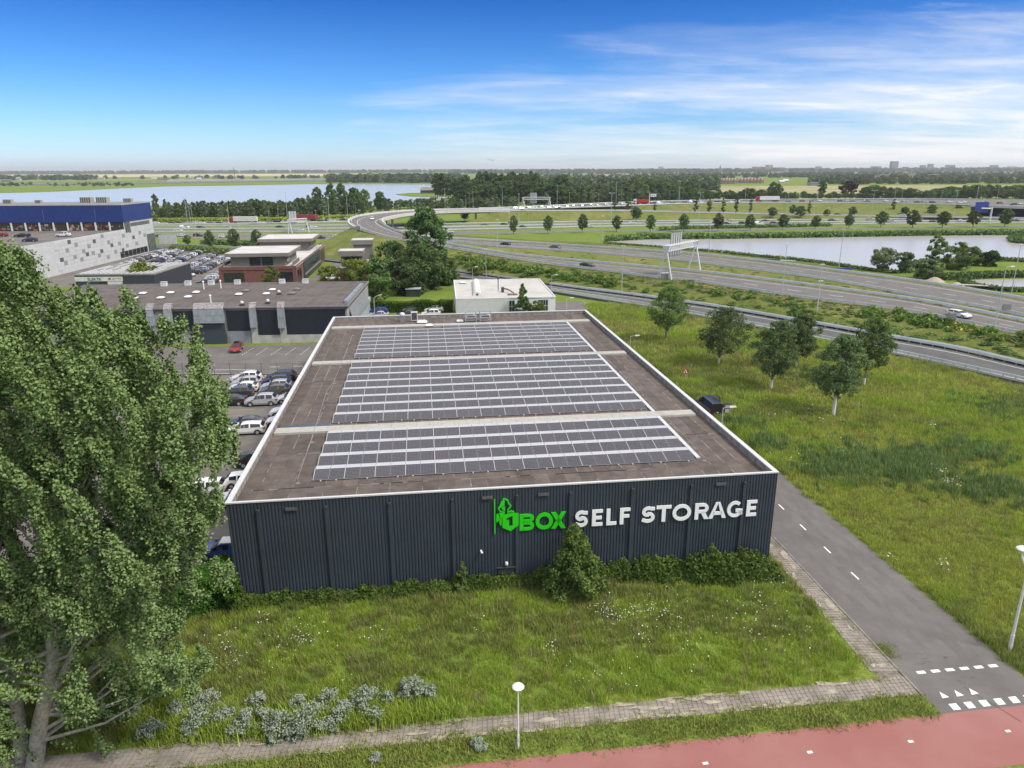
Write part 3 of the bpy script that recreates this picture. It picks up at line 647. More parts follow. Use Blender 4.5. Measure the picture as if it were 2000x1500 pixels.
# cream ridge cappings in plates
for b0, b1, a0 in ((15.15, 16.6, .45), (39.75, 41.1, .45), (60.75, 62.2, .45)):
    k = 34; wp = (BW-.85-a0)/k
    for i in range(k):
        MB().hexa([(a0+i*wp, b0, RZ), (a0+(i+1)*wp-.015, b0, RZ), (a0+(i+1)*wp-.015, b1, RZ), (a0+i*wp, b1, RZ), (a0+i*wp, b0+.02, RZ+.2), (a0+(i+1)*wp-.015, b0+.02, RZ+.2), (a0+(i+1)*wp-.015, b1-.02, RZ+.2), (a0+i*wp, b1-.02, RZ+.2)]).build('capping_plate', CREAM, bld)
# downpipe casings, cameras, vents, door on the front wall
for a in (2.15, 6.97, 11.53, 16.16, 21.01, 25.12, 29.96, 34.66, 38.96):
    MB().box(a-.13, a+.13, -.13, -.002, .0, 7.36).build('downpipe_casing', NAVY, bld)
    MB().box(a-.1, a+.1, -.19, -.01, 7.40, 7.56).build('overflow_spout', DARKM, bld)
for a in (4.5, 18.75, 23.0, 37.0):
    f = MB().box(a-.42, a+.42, -.10, -.003, 7.36, 7.60).build('wall_vent', DARKM, bld)
    for k in range(3): MB().box(a-.4, a+.4, -.14, -.101, 7.39+k*.07, 7.425+k*.07).build('louvre', mat('vent_louvre', (.13, .125, .12)), f)
dr = MB().box(19.55, 20.75, -.06, -.004, 0, 1.42).build('door', mat('door_blue', (.030, .037, .047), .5), bld)
MB().box(19.4, 20.9, -.14, -.005, 1.44, 1.50).build('door_canopy', DARKM, bld)
es = MB().box(19.98, 20.32, -.075, -.062, .58, .76).build('exit_sign', mat('exit_sign_green', (.20, .50, .33), .5, var=0), bld)
MB().box(20.03, 20.27, -.08, -.0755, .65, .69).build('sign_line', WHITE, es)
MB().lathe([(.11, 0), (.13, .1), (.10, .24)], 10, c=(20.16, -.12, 1.72)).build('wall_light', WHITE, bld)
MB().tube([(18.2, -.02, 3.06), (18.2, -.18, 3.1), (18.28, -.34, 2.98)], [.07, .08, .09], 8).build('camera_housing', WHITE, bld)

# ---------------------------------------------------------------- lettering on the wall
GREEN = mat('sign_green', (.022, .56, .006), .45, var=0)
LWHITE = mat('sign_white', (.80, .80, .80), .5, var=0)
sg = thing('wall_sign', 'raised green and white lettering with a shield emblem, high on the dark front wall', 'sign', tuple(BL(0, -.02)), BYAW)
SD0, SD1 = -.115, -.035
def stroke(mb, pts, w, closed=False):
    """thick polyline in the wall plane"""
    P = [np.array(p, float) for p in pts]; n = len(P); L, R = [], []
    for i in range(n):
        a = P[(i-1) % n] if (closed or i > 0) else P[i]; b = P[(i+1) % n] if (closed or i < n-1) else P[i]
        d = b-a; d = d/max(np.linalg.norm(d), 1e-9); q = np.array([-d[1], d[0]])*w/2; L.append(P[i]+q); R.append(P[i]-q)
    k = n if closed else n-1
    for i in range(k):
        j = (i+1) % n; q = [R[i], R[j], L[j], L[i]]
        mb.hexa([(p[0], SD1, p[1]) for p in q]+[(p[0], SD0, p[1]) for p in q])
    return mb
def arc(cx, cz, rx, rz, a0, a1, n=14): return [(cx+rx*math.cos(math.radians(a0+(a1-a0)*i/n)), cz+rz*math.sin(math.radians(a0+(a1-a0)*i/n))) for i in range(n+1)]
W_, Hh = .30, 1.38
def poly(mb, pts): mb.xz(pts, SD0, SD1); return mb
def letter(ch, x, z, wd):
    mb = MB(); h = Hh; t = W_
    R = lambda a, b, c, d: poly(mb, [(x+a, z+c), (x+b, z+c), (x+b, z+d), (x+a, z+d)])
    if ch in 'EF':
        R(0, t, 0, h); R(t, wd, h-.27, h); R(t, wd*.92, h*.5-.135, h*.5+.135)
        if ch == 'E': R(t, wd, 0, .27)
    elif ch == 'L': R(0, t, 0, h); R(t, wd, 0, .27)
    elif ch == 'T': R(0, wd, h-.27, h); R(wd/2-t/2, wd/2+t/2, 0, h-.27)
    elif ch == 'X':
        for s in (0, 1):
            a, b = ((0, .37), (wd-.37, wd)) if s == 0 else ((wd-.37, wd), (0, .37)); poly(mb, [(x+a[0], z+h), (x+a[1], z+h), (x+b[1], z), (x+b[0], z)][::-1])
    elif ch == 'O': stroke(mb, arc(x+wd/2, z+h/2, wd/2-t/2, h/2-.13, 0, 360, 32)[:-1], t*.96, True)
    elif ch == 'B':
        R(0, t, 0, h)
        for c, r in ((h*.745, h*.255), (h*.275, h*.275)):
            rr_ = r-.13; xx = x+wd*.60-.06; stroke(mb, [(x+t*.9, z+c+rr_), (xx, z+c+rr_)]+arc(xx, z+c, wd*.40-.09, rr_, 86, -86, 12)+[(xx, z+c-rr_), (x+t*.9, z+c-rr_)], .265)
    elif ch == 'R':
        R(0, t, 0, h); c = h*.69; r = h*.31-.135; xx = x+wd*.55
        stroke(mb, [(x+t*.9, z+c+r), (xx, z+c+r)]+arc(xx, z+c, wd*.36-.09, r, 86, -86, 12)+[(xx, z+c-r), (x+t*.9, z+c-r)], .27)
        poly(mb, [(x+wd*.40, z+h*.45), (x+wd*.72, z+h*.45), (x+wd, z), (x+wd-.37, z)])
    elif ch == 'A':
        poly(mb, [(x, z), (x+.33, z), (x+wd/2+.02, z+h), (x+wd/2-.17, z+h)]); poly(mb, [(x+wd-.33, z), (x+wd, z), (x+wd/2+.17, z+h), (x+wd/2-.02, z+h)]); R(wd*.25, wd*.75, h*.22, h*.42)
    elif ch == 'S':
        r = h*.255; stroke(mb, [(x+wd*.97, z+h*.84)]+arc(x+wd*.5, z+h-.13-r+.03, wd*.36, r-.05, 55, 265, 12)+arc(x+wd*.48, z+.13+r-.03, wd*.38, r-.03, 85, -125, 12)+[(x+wd*.03, z+h*.19)], .275)
    elif ch == 'G':
        stroke(mb, arc(x+wd/2, z+h/2, wd/2-.13, h/2-.13, 48, 335, 24), .27); R(wd*.55, wd*.98, h*.30, h*.52); R(wd*.74, wd*.98, h*.16, h*.40)
    return mb
def word(txt, xs, zb, m):
    for ch, (x0, x1) in zip(txt, xs): letter(ch, x0, zb(x0), x1-x0).build('letter_'+ch.lower(), m, sg)
zb = lambda x: 4.57
word('BOX', [(21.18, 22.32), (22.40, 23.76), (23.60, 24.76)], zb, GREEN)
word('SELF', [(25.48, 26.48), (26.80, 27.64), (27.94, 28.74), (29.0, 29.82)], zb, LWHITE)
word('STORAGE', [(30.74, 31.80), (31.90, 33.10), (33.20, 34.72), (35.02, 36.18), (36.16, 37.60), (37.66, 38.96), (39.26, 40.10)], zb, LWHITE)
# emblem: a staff, a hooded outline figure and a shield with a cut-out one
em = MB(); poly(em, [(19.24, 4.45), (19.33, 4.45), (19.33, 7.32), (19.24, 7.32)]); em.build('staff', GREEN, sg)
def E2(px): # photograph crop units -> wall metres
    return [(19.285+(p[0]-283)*.003885, 7.32-(p[1]-262)*.003775+((p[0]-283)*.00026)) for p in px]
hd = MB()
poly(hd, E2([(440, 270), (500, 262), (480, 300), (478, 415), (370, 475), (345, 455), (385, 400), (410, 325), (440, 310)])[::-1])
stroke(hd, E2([(478, 275), (540, 320), (560, 385), (600, 445), (540, 525), (538, 580), (600, 565), (662, 585)]), .11)
stroke(hd, E2([(352, 455), (395, 545), (480, 575)]), .10)
hd.build('hood', GREEN, sg)
fc = MB(); poly(fc, E2([(418, 465), (475, 435), (490, 470), (482, 500), (490, 535), (440, 525)])[::-1]); fc.build('face', GREEN, sg)
bd = MB()
poly(bd, E2([(315, 600), (350, 575), (392, 712), (312, 778)])[::-1]); poly(bd, E2([(368, 570), (476, 585), (476, 612), (425, 640), (415, 855), (392, 850), (365, 750), (400, 715)])[::-1]); bd.build('arm', GREEN, sg)
shl = MB()
OUT = [(432, 640), (592, 600), (752, 622), (752, 890), (592, 1005), (432, 905)]
INN = [(515, 710), (632, 668), (632, 885), (565, 895), (565, 750), (520, 768)]
ring = [([OUT[0], OUT[1], INN[1], INN[0]]), ([OUT[1], OUT[2], OUT[3], INN[2], INN[1]]), ([OUT[3], OUT[4], INN[3], INN[2]]), ([OUT[4], OUT[5], INN[4], INN[3]]), ([OUT[5], OUT[0], INN[0], INN[5], INN[4]])]
for q in ring: poly(shl, E2(q)[::-1])
shl.build('shield', GREEN, sg)

# ---------------------------------------------------------------- solar arrays
PVM = bpy.data.materials.new('solar_cell_glass'); PVM.use_nodes = True
def _pv():
    t = PVM.node_tree; b = t.nodes['Principled BSDF']; b.inputs['Roughness'].default_value = .22; b.inputs['Specular IOR Level'].default_value = .5
    co = t.nodes.new('ShaderNodeTexCoord'); sp = t.nodes.new('ShaderNodeSeparateXYZ'); t.links.new(co.outputs['Object'], sp.inputs[0])
    def mth(op, a, b_):
        n = t.nodes.new('ShaderNodeMath'); n.operation = op
        for i, x in enumerate((a, b_)):
            if isinstance(x, (int, float)): n.inputs[i].default_value = x
            else: t.links.new(x, n.inputs[i])
        return n.outputs[0]
    gx = mth('LESS_THAN', mth('FRACT', mth('MULTIPLY', sp.outputs[0], 8.6), 0), .12); gy = mth('LESS_THAN', mth('FRACT', mth('MULTIPLY', sp.outputs[1], 5.2), 0), .10)
    gmx = mth('MAXIMUM', gx, gy)
    oi = t.nodes.new('ShaderNodeObjectInfo'); r = t.nodes.new('ShaderNodeValToRGB'); e = r.color_ramp.elements
    e[0].color = (.022, .022, .034, 1); e[1].color = (.036, .032, .038, 1); t.links.new(oi.outputs['Random'], r.inputs[0])
    mx = t.nodes.new('ShaderNodeMix'); mx.data_type = 'RGBA'; t.links.new(gmx, mx.inputs[0]); t.links.new(r.outputs[0], mx.inputs[6]); mx.inputs[7].default_value = (.16, .155, .18, 1)
    t.links.new(mx.outputs[2], b.inputs['Base Color'])
_pv()
FRAME = mat('aluminium_frame', (.40, .40, .41), .45, metal=.2, var=.04)
DEFL = mat('white_deflector', (.47, .47, .485), .42, var=.06, scale=.5)
PW, TILT = 1.197, math.radians(11)
def array(name, label, b_list, pitch, skip=()):
    Lp = pitch*.565; Ld = pitch*.40
    root = thing(name, label, 'solar array', tuple(BL(5.44, b_list[0], RZ)), BYAW, 'solar arrays on the hall roof')
    pm = MB(); pm.box(.02, PW-.02, 0, Lp, -.035, 0, 1); pm.box(.035, PW-.035, .02, Lp-.02, 0, .003, 0); pmesh = pm.mesh('solar_panel', [PVM, FRAME])
    h = .10+Lp*math.sin(TILT); yb = Lp*math.cos(TILT)
    dm = MB(); d = .012
    prof = [(0, 0), (Ld*.55, -.035), (Ld*.82, -.10), (Ld, -(h-.06))]
    for (y0, z0), (y1, z1) in zip(prof, prof[1:]): dm.hexa([(.012, y0, z0-d), (PW-.012, y0, z0-d), (PW-.012, y1, z1-d), (.012, y1, z1-d), (.012, y0, z0), (PW-.012, y0, z0), (PW-.012, y1, z1), (.012, y1, z1)])
    dmesh = dm.mesh('wind_deflector', DEFL)
    em_ = MB().yz([(.02, .02), (yb, h-.05), (yb+Ld, .03)], -.012, .012).mesh('end_plate', FRAME)
    rm = MB().box(-.025, .025, .0, Lp, -.01, .016).mesh('panel_rail', FRAME)
    foot = MB().box(-.06, .06, -.14, .10, 0, .09).mesh('support_foot', CREAM)
    for r, b in enumerate(b_list):
        y = b-b_list[0]
        for i in range(26):
            if (r, i) in skip: continue
            o = put('solar_panel', pmesh, root, (i*PW, y, .10)); o.rotation_euler = (TILT, 0, 0)
            o = put('wind_deflector', dmesh, root, (i*PW, y+yb, h)); 
            if i % 2 == 0:
                o = put('panel_rail', rm, root, (i*PW, y, .10)); o.rotation_euler = (TILT, 0, 0)
            if i % 5 in (0, 1, 3): put('support_foot', foot, root, (i*PW+.6, y, 0))
        put('end_plate', em_, root, (0, y, 0)); put('end_plate', em_, root, (26*PW, y, 0))
array('solar_array', 'nearest solar array on the hall roof, four rows of panels', [4.3, 7.02, 9.78, 12.55], 2.74)
array('solar_array', 'middle solar array on the hall roof, eight rows between two cream cappings', [17.65+2.83*k for k in range(8)], 2.83)
array('solar_array', 'farthest solar array on the hall roof, its last row broken by a gap', [42.4+2.31*k for k in range(8)], 2.31, skip=[(7, i) for i in range(6, 10)])
tr = thing('cable_tray', 'long white cable tray along the right ends of the solar panels', 'cable tray', tuple(BL(36.78, 4.6, RZ)), BYAW)
MB().box(0, .34, 0, 56.5, .05, .17).build('tray', mat('tray_white', (.50, .52, .54), .5), tr)
MB().box(-22, 0, 57.7, 57.85, .04, .10).build('cable_duct', CREAM, tr)
# safety lines
def lifeline(label, pts):
    t_ = thing('safety_line', label, 'safety line', tuple(BL(pts[0][0], pts[0][1], RZ)), BYAW)
    mb = MB(); P = [(a-pts[0][0], b-pts[0][1]) for a, b in pts]
    mb.tube([(a, b, .30) for a, b in P], .014, 4); mb.build('cable', CREAM, t_)
    for a, b in P:
        MB().tube([(a, b, 0), (a, b, .32)], .035, 6).lathe([(.16, 0), (.16, .02)], 12, c=(a, b, 0)).build('anchor_post', GREYM, t_)
        MB().lathe([(.40, 0), (.41, .012), (.36, .013)], 20, c=(a, b, .0)).build('anchor_patch', BITS[3], t_)
lifeline('thin roof safety cable on posts left of the solar panels', [(4.3, 4.2), (4.15, 12.9), (3.95, 20), (3.72, 27.5), (4.1, 31.4), (4.1, 38.5), (4.1, 46), (4.1, 56)])
lifeline('thin roof safety cable on posts right of the solar panels', [(37.35, 4.3), (37.5, 13.3), (37.5, 21), (37.5, 28), (37.5, 37), (37.6, 46), (37.6, 55)])
for k, (a, b) in enumerate(((12.4, 3.75), (29.3, 4.0), (3.2, .9), (38.6, .9))):
    t_ = thing('roof_anchor', ('single roof anchor before the left half of the front solar row', 'single roof anchor before the right half of the front solar row', 'small roof anchor by the front left roof corner', 'small roof anchor by the front right roof corner')[k], 'roof anchor', tuple(BL(a, b, RZ)), BYAW, 'single anchors on the hall roof')
    MB().tube([(0, 0, 0), (0, 0, .3)], .04, 6).build('post', GREYM, t_); MB().lathe([(.42, 0), (.43, .012), (.36, .013)], 20).build('patch', BITS[3], t_)
# rain puddle against the first capping
PUD = mat('puddle_water', (.05, .055, .06), .03, var=0, spec=1.0)
pts = [(.55, 16.75), (5.2, 16.75)]+[(5.2-.155*i, 17.9+.28*math.sin(i*1.3)+.18*math.sin(i*2.9+1)) for i in range(31)]
mb = MB().face([tuple(BL(a, b, RZ+.012)) for a, b in pts]); o = mb.build('puddle', PUD); tag(o, 'sky-bright rain puddle on the roof left of the middle array', 'puddle')
pts = [(36.9, 16.75), (40.9, 16.75)]+[(40.9-.2*i, 17.0+.22*math.sin(i*1.1)) for i in range(20)]
o = MB().face([tuple(BL(a, b, RZ+.012)) for a, b in pts]).build('puddle', PUD); tag(o, 'narrow rain puddle on the roof right of the cable tray', 'puddle')
# roof plant along the rear parapet
def acunit(a, b, label, s=1.):
    t_ = thing('air_conditioner', label, 'air conditioner', tuple(BL(a, b, RZ)), BYAW)
    MB().box(-.5*s, .5*s, -.32, .32, .25, 1.55*s).build('casing', mat('ac_casing', (.56, .56, .54), .5), t_); MB().box(-.4*s, .4*s, -.335, -.322, .38, 1.45*s).build('grille', DARKM, t_)
    for x in (-.4*s, .4*s): MB().box(x-.05, x+.05, -.3, .3, 0, .25).build('foot', GREYM, t_)
acunit(13.0, 64.9, 'air conditioner with a dark front grille by the rear parapet', 1.05)
t_ = thing('roof_vent', 'grey roof vent with a rounded cap left of the air conditioner', 'vent', tuple(BL(11.1, 65.1, RZ)), BYAW)
MB().box(-.3, .3, -.3, .3, 0, 1.0).build('shaft', GREYM, t_); MB().lathe([(.34, 0), (.42, .1), (.40, .35), (.25, .5)], 12, c=(0, 0, 1.0)).build('cap', mat('vent_cap', (.6, .6, .58)), t_)
for a, lab in ((21.9, 'left of two heat pumps under sheet roofs at the rear of the roof'), (24.2, 'right of two heat pumps under sheet roofs at the rear of the roof')):
    t_ = thing('heat_pump', lab, 'heat pump', tuple(BL(a, 63.4, RZ)), BYAW, 'heat pumps on the hall roof')
    MB().box(-.75, .75, -.4, .5, .75, 1.15).build('casing', mat('ac_casing', (.56, .56, .54)), t_); MB().box(-.6, .6, -.42, -.401, .85, 1.05).build('grille', DARKM, t_)
    MB().hexa([(-.95, -.7, 1.75), (.95, -.7, 1.75), (.95, .7, 2.0), (-.95, .7, 2.0), (-.95, -.7, 1.80), (.95, -.7, 1.80), (.95, .7, 2.05), (-.95, .7, 2.05)]).build('canopy', GREYM, t_)
    for x in (-.85, .85):
        for y in (-.6, .6): MB().box(x-.04, x+.04, y-.04, y+.04, 0, 1.76).build('leg', STEEL, t_)
    for y in (-.45, 0, .45): MB().box(-.9, .9, y-.03, y+.03, .3, .36).build('rail', STEEL, t_)
def dome(loc, rz, s, label, grp, m=None):
    t_ = thing('roof_light', label, 'roof light', loc, rz, grp)
    MB().box(-.62*s, .62*s, -.62*s, .62*s, 0, .20).build('kerb', DARKM, t_)
    MB().hexa([(-.6*s, -.6*s, .205), (.6*s, -.6*s, .205), (.6*s, .6*s, .205), (-.6*s, .6*s, .205), (-.36*s, -.36*s, .42), (.36*s, -.36*s, .42), (.36*s, .36*s, .42), (-.36*s, .36*s, .42)]).build('dome', m or mat('dome_acrylic', (.74, .74, .75), .25, var=.02), t_, smooth=60)
dome(tuple(BL(14.2, 63.9, RZ)), BYAW, 1.35, 'wide white roof light beside the air conditioner', 'roof lights on the hall')
dome(tuple(BL(15.25, 61.0, RZ)), BYAW, .95, 'white roof light in the gap of the last panel row', 'roof lights on the hall')
dome(tuple(BL(20.2, 63.7, RZ)), BYAW, .9, 'small white roof light left of the heat pumps', 'roof lights on the hall')
# ================================================================ dark workshop left of the hall
CLAD = mat('black_ribbed_sheet', (.018, .020, .030), .5, var=.1)
GRENDER = mat('grey_render', (.30, .29, .27), .9, var=.12, scale=.6)
PALEGL = mat('translucent_glazing', (.27, .29, .31), .25, var=.12, scale=1.)
STREAK = mat('streaked_glazing', (.30, .27, .26), .3, var=.45, scale=3)
SHUT = mat('dark_roller_door', (.040, .052, .068), .55, var=.06)
DH = 6.77; DO = G(676, 598, DH); DYAW = .06
dk = thing('workshop_building', 'low dark workshop with a brown flat roof left of the hall', 'building', (DO[0], DO[1], 0), DYAW)
MB().box(-62, 0, .4, 30, 0, DH-.5).build('wall', GRENDER, dk)
MB().box(-62.2, .2, .1, 30.2, DH-.5, DH).build('roof', mat('brown_roofing', (.10, .083, .075), .95, var=.22, scale=.35, bump=.25, bscale=6), dk)
# roof felt laps
mb = MB()
for k in range(30): mb.box(-61+k*2.03, -60.95+k*2.03, .4, 29.8, DH, DH+.012)
for k in range(5): mb.box(-61.5, 0, 5+k*5.2, 5.06+k*5.2, DH, DH+.012)
mb.build('felt_laps', mat('roof_lap', (.19, .165, .15), .9, var=.3), dk)['kind'] = 'stuff'
mb = MB().box(-62.3, .3, .0, .12, DH-.1, DH+.16); mb.box(.2, .32, .12, 30.2, DH-.1, DH+.16); mb.box(-62.3, .3, 30.2, 30.3, DH-.1, DH+.12); mb.build('roof_edge', mat('roof_edge_metal', (.23, .225, .22), .6), dk)
def ribs(mb, a0, a1, y, z0, z1, p=.35, d=.05):
    mb.box(a0, a1, y, y+.06, z0, z1); k = int((a1-a0)/p)
    for i in range(k): mb.box(a0+i*p+.05, a0+i*p+.18, y-d, y, z0, z1)
    return mb
for a0, a1, z0 in ((-60, -36.2, 2.6), (-32.6, -27.9, 2.6), (-22, -17.8, 2.4), (-16.4, -12.6, 1.5), (-11.3, -.3, 1.5)):
    ribs(MB(), a0, a1, .25, z0, DH-.12).build('black_panel', CLAD, dk)
mb = MB(); k = 40
for a0, a1 in ((-16.3, -12.7), (-11, -1)):
    n = int((a1-a0)/.28)
    for i in range(n): mb.box(a0+i*.28, a0+i*.28+.17, .12, .2, DH-.42, DH-.12)
mb.build('roof_edge_flashing', mat('roof_edge_metal', (.23, .225, .22)), dk)
def dormer(a0, a1, zb, n, streak=True):
    f = MB(); f.yz([(-.55, zb), (.3, zb), (.9, DH+.75), (.25, DH+.75), (-.35, DH-.1)], a0+.04, a1-.04); o = f.build('glazed_dormer', PALEGL, dk)
    wd = (a1-a0)/n
    for i in range(n):
        for z0, z1, y0, y1 in ((zb+.08, (zb+DH)/2-.04, -.58, -.52), ((zb+DH)/2+.04, DH-.14, -.51, -.40)):
            MB().hexa([(a0+i*wd+.06, y0, z0), (a0+(i+1)*wd-.06, y0, z0), (a0+(i+1)*wd-.06, y0+.05, z0), (a0+i*wd+.06, y0+.05, z0), (a0+i*wd+.06, y1, z1), (a0+(i+1)*wd-.06, y1, z1), (a0+(i+1)*wd-.06, y1+.05, z1), (a0+i*wd+.06, y1+.05, z1)]).build('pane', PALEGL, o)
        MB().hexa([(a0+i*wd+.06, -.40, DH-.05), (a0+(i+1)*wd-.06, -.40, DH-.05), (a0+(i+1)*wd-.06, .19, DH+.72), (a0+i*wd+.06, .19, DH+.72), (a0+i*wd+.06, -.44, DH-.03), (a0+(i+1)*wd-.06, -.44, DH-.03), (a0+(i+1)*wd-.06, .15, DH+.76), (a0+i*wd+.06, .15, DH+.76)]).build('pane', STREAK if streak else PALEGL, o)
    b = MB()
    for i in range(n+1): b.yz([(-.62, zb), (-.50, zb), (-.30, DH-.1), (.28, DH+.72), (.2, DH+.8), (-.44, DH-.06)], a0+i*wd-.045, a0+i*wd+.045)
    b.box(a0-.05, a1+.05, .15, .95, DH+.76, DH+.84); b.box(a0-.05, a1+.05, -.64, -.5, zb-.06, zb+.05); b.build('frame', mat('dormer_frame', (.30, .31, .31), .5), o)
dormer(-27.6, -22.3, 4.15, 5); dormer(-17.6, -16.5, 3.2, 1); dormer(-12.5, -11.3, 1.6+1.4, 1); dormer(-32.9, -31.6, 3.8, 1); dormer(-36.0, -34.9, 3.8, 1)
ld = MB().box(-27.4, -22.5, -.05, .38, 0, 4.1).build('loading_door', SHUT, dk)
for k in range(8): MB().box(-27.35, -22.55, -.065, -.052, .48*k+.1, .48*k+.52).build('door_slat', SHUT, ld)
MB().box(-22.2, -17.9, .2, .36, 0, 2.35).build('plinth', mat('pale_grey_sheet', (.22, .225, .24), .6, var=.08), dk); MB().box(-21.8, -20.6, .1, .19, .0, 1.5).build('door', mat('pale_grey_sheet', (.22, .225, .24)), dk)
MB().box(-17.8, -.1, .2, .36, 0, 1.5).build('plinth', mat('white_render', (.40, .39, .36), .9, var=.15, scale=.8), dk)
for a in (-17.2, -11.9): MB().box(a-.6, a+.6, .12, .19, 0, 3.2).build('pier', mat('white_render', (.40, .39, .36)), dk)
# glazed right flank
o = MB().hexa([(.2, 3, DH-1.8), (.9, 3, 2.8), (.9, 25, 2.8), (.2, 25, DH-1.8), (-.9, 3, DH+.5), (-.3, 3, DH+.5), (-.3, 25, DH+.5), (-.9, 25, DH+.5)]).build('glazed_flank', PALEGL, dk)
fr = MB()
for k in range(22): fr.hexa([(.2, 3+k, DH-1.7), (.95, 3+k, 2.8), (.95, 3.12+k, 2.8), (.2, 3.12+k, DH-1.7), (-.32, 3+k, DH+.56), (-.26, 3+k, DH+.52), (-.26, 3.12+k, DH+.52), (-.32, 3.12+k, DH+.56)])
fr.build('frame', mat('dormer_frame', (.30, .31, .31)), o)
MB().box(.05, .5, .3, 30, 0, 3.4).build('side_wall', mat('pale_green_sheet', (.33, .38, .38), .6, var=.06), dk)
WDOME = mat('dome_acrylic', (.74, .74, .75)); DDOME = mat('grey_dome', (.16, .14, .13), .6, var=.1)
def dl(a, b, z=DH): c, s = math.cos(DYAW), math.sin(DYAW); return (DO[0]+a*c-b*s, DO[1]+a*s+b*c, z)
for a, b, wm, lab in ((-43.8, 17.1, 1, 'left far white roof light on the brown workshop roof'), (-43.1, 11.4, 1, 'leftmost white roof light near the poplar on the brown workshop roof'), (-38.4, 17.3, 1, 'second far white roof light on the brown workshop roof'), (-37.9, 11.2, 1, 'second near white roof light beside a small flue on the workshop roof'),
                      (-33.3, 17.5, 1, 'third far white roof light on the brown workshop roof'), (-32.9, 11.9, 1, 'third near white roof light on the brown workshop roof'), (-23.7, 14.2, 1, 'white roof light with a dark kerb before a grey one'), (-23.6, 18.6, 0, 'grey roof light behind a white one, left of the middle'),
                      (-18.3, 14.4, 1, 'near one of two white roof lights right of the middle'), (-18.4, 19.5, 1, 'far one of two white roof lights right of the middle'), (-13.2, 14.6, 0, 'near one of the two rightmost grey roof lights'), (-13.4, 19.8, 0, 'far one of the two rightmost grey roof lights')):
    dome(dl(a, b), DYAW, 1.15, lab, 'roof lights on the workshop', WDOME if wm else DDOME)
for a, b, lab in ((-43.7, 27.6, 'leftmost box ventilator on the rear edge of the workshop roof'), (-38.9, 28.4, 'second box ventilator on the rear edge of the workshop roof'), (-33.9, 28.5, 'third box ventilator, before the parked dealer cars'), (-28.4, 29., 'fourth box ventilator, left of the brick office'), (-18.7, 29.2, 'fifth box ventilator, before the small tree at the brick office'), (-13.6, 29.2, 'rightmost box ventilator on the rear edge of the workshop roof')):
    t_ = thing('box_ventilator', lab, 'ventilator', dl(a, b), DYAW, 'box ventilators along the workshop roof'); MB().box(-.6, .6, -.5, .5, 0, .8).build('casing', mat('vent_cap', (.6, .6, .58)), t_); MB().box(-.62, .62, -.52, .52, .8, .95).build('lid', mat('vent_lid', (.42, .42, .42)), t_)
for a, b, lab in ((-30.2, 23.4, 'white flue pipe near the rear edge of the workshop roof'), (-25.9, 4.3, 'white flue pipe behind the wide dormer'), (-33.4, 22.3, 'short round vent left of the white flue pipe')):
    t_ = thing('flue_pipe', lab, 'flue', dl(a, b), DYAW); MB().tube([(0, 0, 0), (0, 0, 1.5)], .12, 8).build('pipe', WHITE, t_); MB().lathe([(.22, 0), (.2, .2), (.1, .3)], 10, c=(0, 0, 1.5)).build('cap', WHITE, t_)
for a, b, lab in ((-19.5, 2.1, 'dark stubby vent left of the narrow dormers'), (-15.2, 3.7, 'pale stubby vent between the two narrow dormers'), (-15.7, 14.2, 'small vent between the roof lights')):
    t_ = thing('stub_vent', lab, 'vent', dl(a, b), DYAW); MB().box(-.4, .4, -.35, .35, 0, .35).build('base', DARKM, t_); MB().lathe([(.2, 0), (.35, .15), (.3, .45), (.1, .55)], 10, c=(0, 0, .35)).build('cap', mat('vent_cap', (.6, .6, .58)), t_)

# ================================================================ brick office
BRICK = mat('red_brown_brick', (.165, .068, .055), .9, var=.22, scale=2.5)
TAUPE = mat('taupe_cladding', (.155, .138, .118), .75, var=.06)
TAUPEL = mat('taupe_fascia', (.20, .178, .150), .7, var=.05)
PALER = mat('pale_roof_sheet', (.50, .48, .47), .7, var=.10, scale=.2)
GREENC = mat('dark_green_cladding', (.030, .042, .038), .6, var=.1)
FRM = mat('dark_window_frame', (.02, .022, .024), .5)
def window(parent, a0, a1, z0, z1, y, nx, nz=1, side=None):
    """framed window on a -y facing wall (or +x facing wall when side='x')"""
    sw = (lambda a, yy, z: (a, yy, z)) if side is None else (lambda a, yy, z: (-yy, a, z))
    def bx(m, A0, A1, Y0, Y1, Z0, Z1): q = [sw(A0, Y0, Z0), sw(A1, Y0, Z0), sw(A1, Y1, Z0), sw(A0, Y1, Z0), sw(A0, Y0, Z1), sw(A1, Y0, Z1), sw(A1, Y1, Z1), sw(A0, Y1, Z1)]; m.hexa(q); return m
    fr = MB(); t = .10
    bx(fr, a0, a1, y-.06, y+.02, z0, z0+t); bx(fr, a0, a1, y-.06, y+.02, z1-t, z1)
    for i in range(nx+1): x = a0+(a1-a0)*i/nx; bx(fr, x-t/2, x+t/2, y-.058, y+.02, z0+t, z1-t)
    wf = fr.build('window', FRM, parent)
    for i in range(nx):
        for j in range(nz):
            x0 = a0+(a1-a0)*i/nx+t/2; x1 = a0+(a1-a0)*(i+1)/nx-t/2; zz0 = z0+t+(z1-z0-2*t)*j/nz+(.03 if j else 0); zz1 = z0+t+(z1-z0-2*t)*(j+1)/nz-(.03 if j < nz-1 else 0)
            bx(MB(), x0, x1, y-.02, y+.01, zz0, zz1).build('pane', GLASS, wf)
    return wf
OO = G(578, 521, 5.5); OYAW = .119
of = thing('brick_office', 'two-storey brick office with taupe upper floors and pale flat roofs behind the workshop', 'building', (OO[0], OO[1], 0), OYAW)
MB().box(-20.3, 0, 0, 60, 0, 5.3).build('wall', BRICK, of)
MB().box(-20.4, .1, -.1, 60.1, 5.3, 5.52).build('roof', PALER, of)
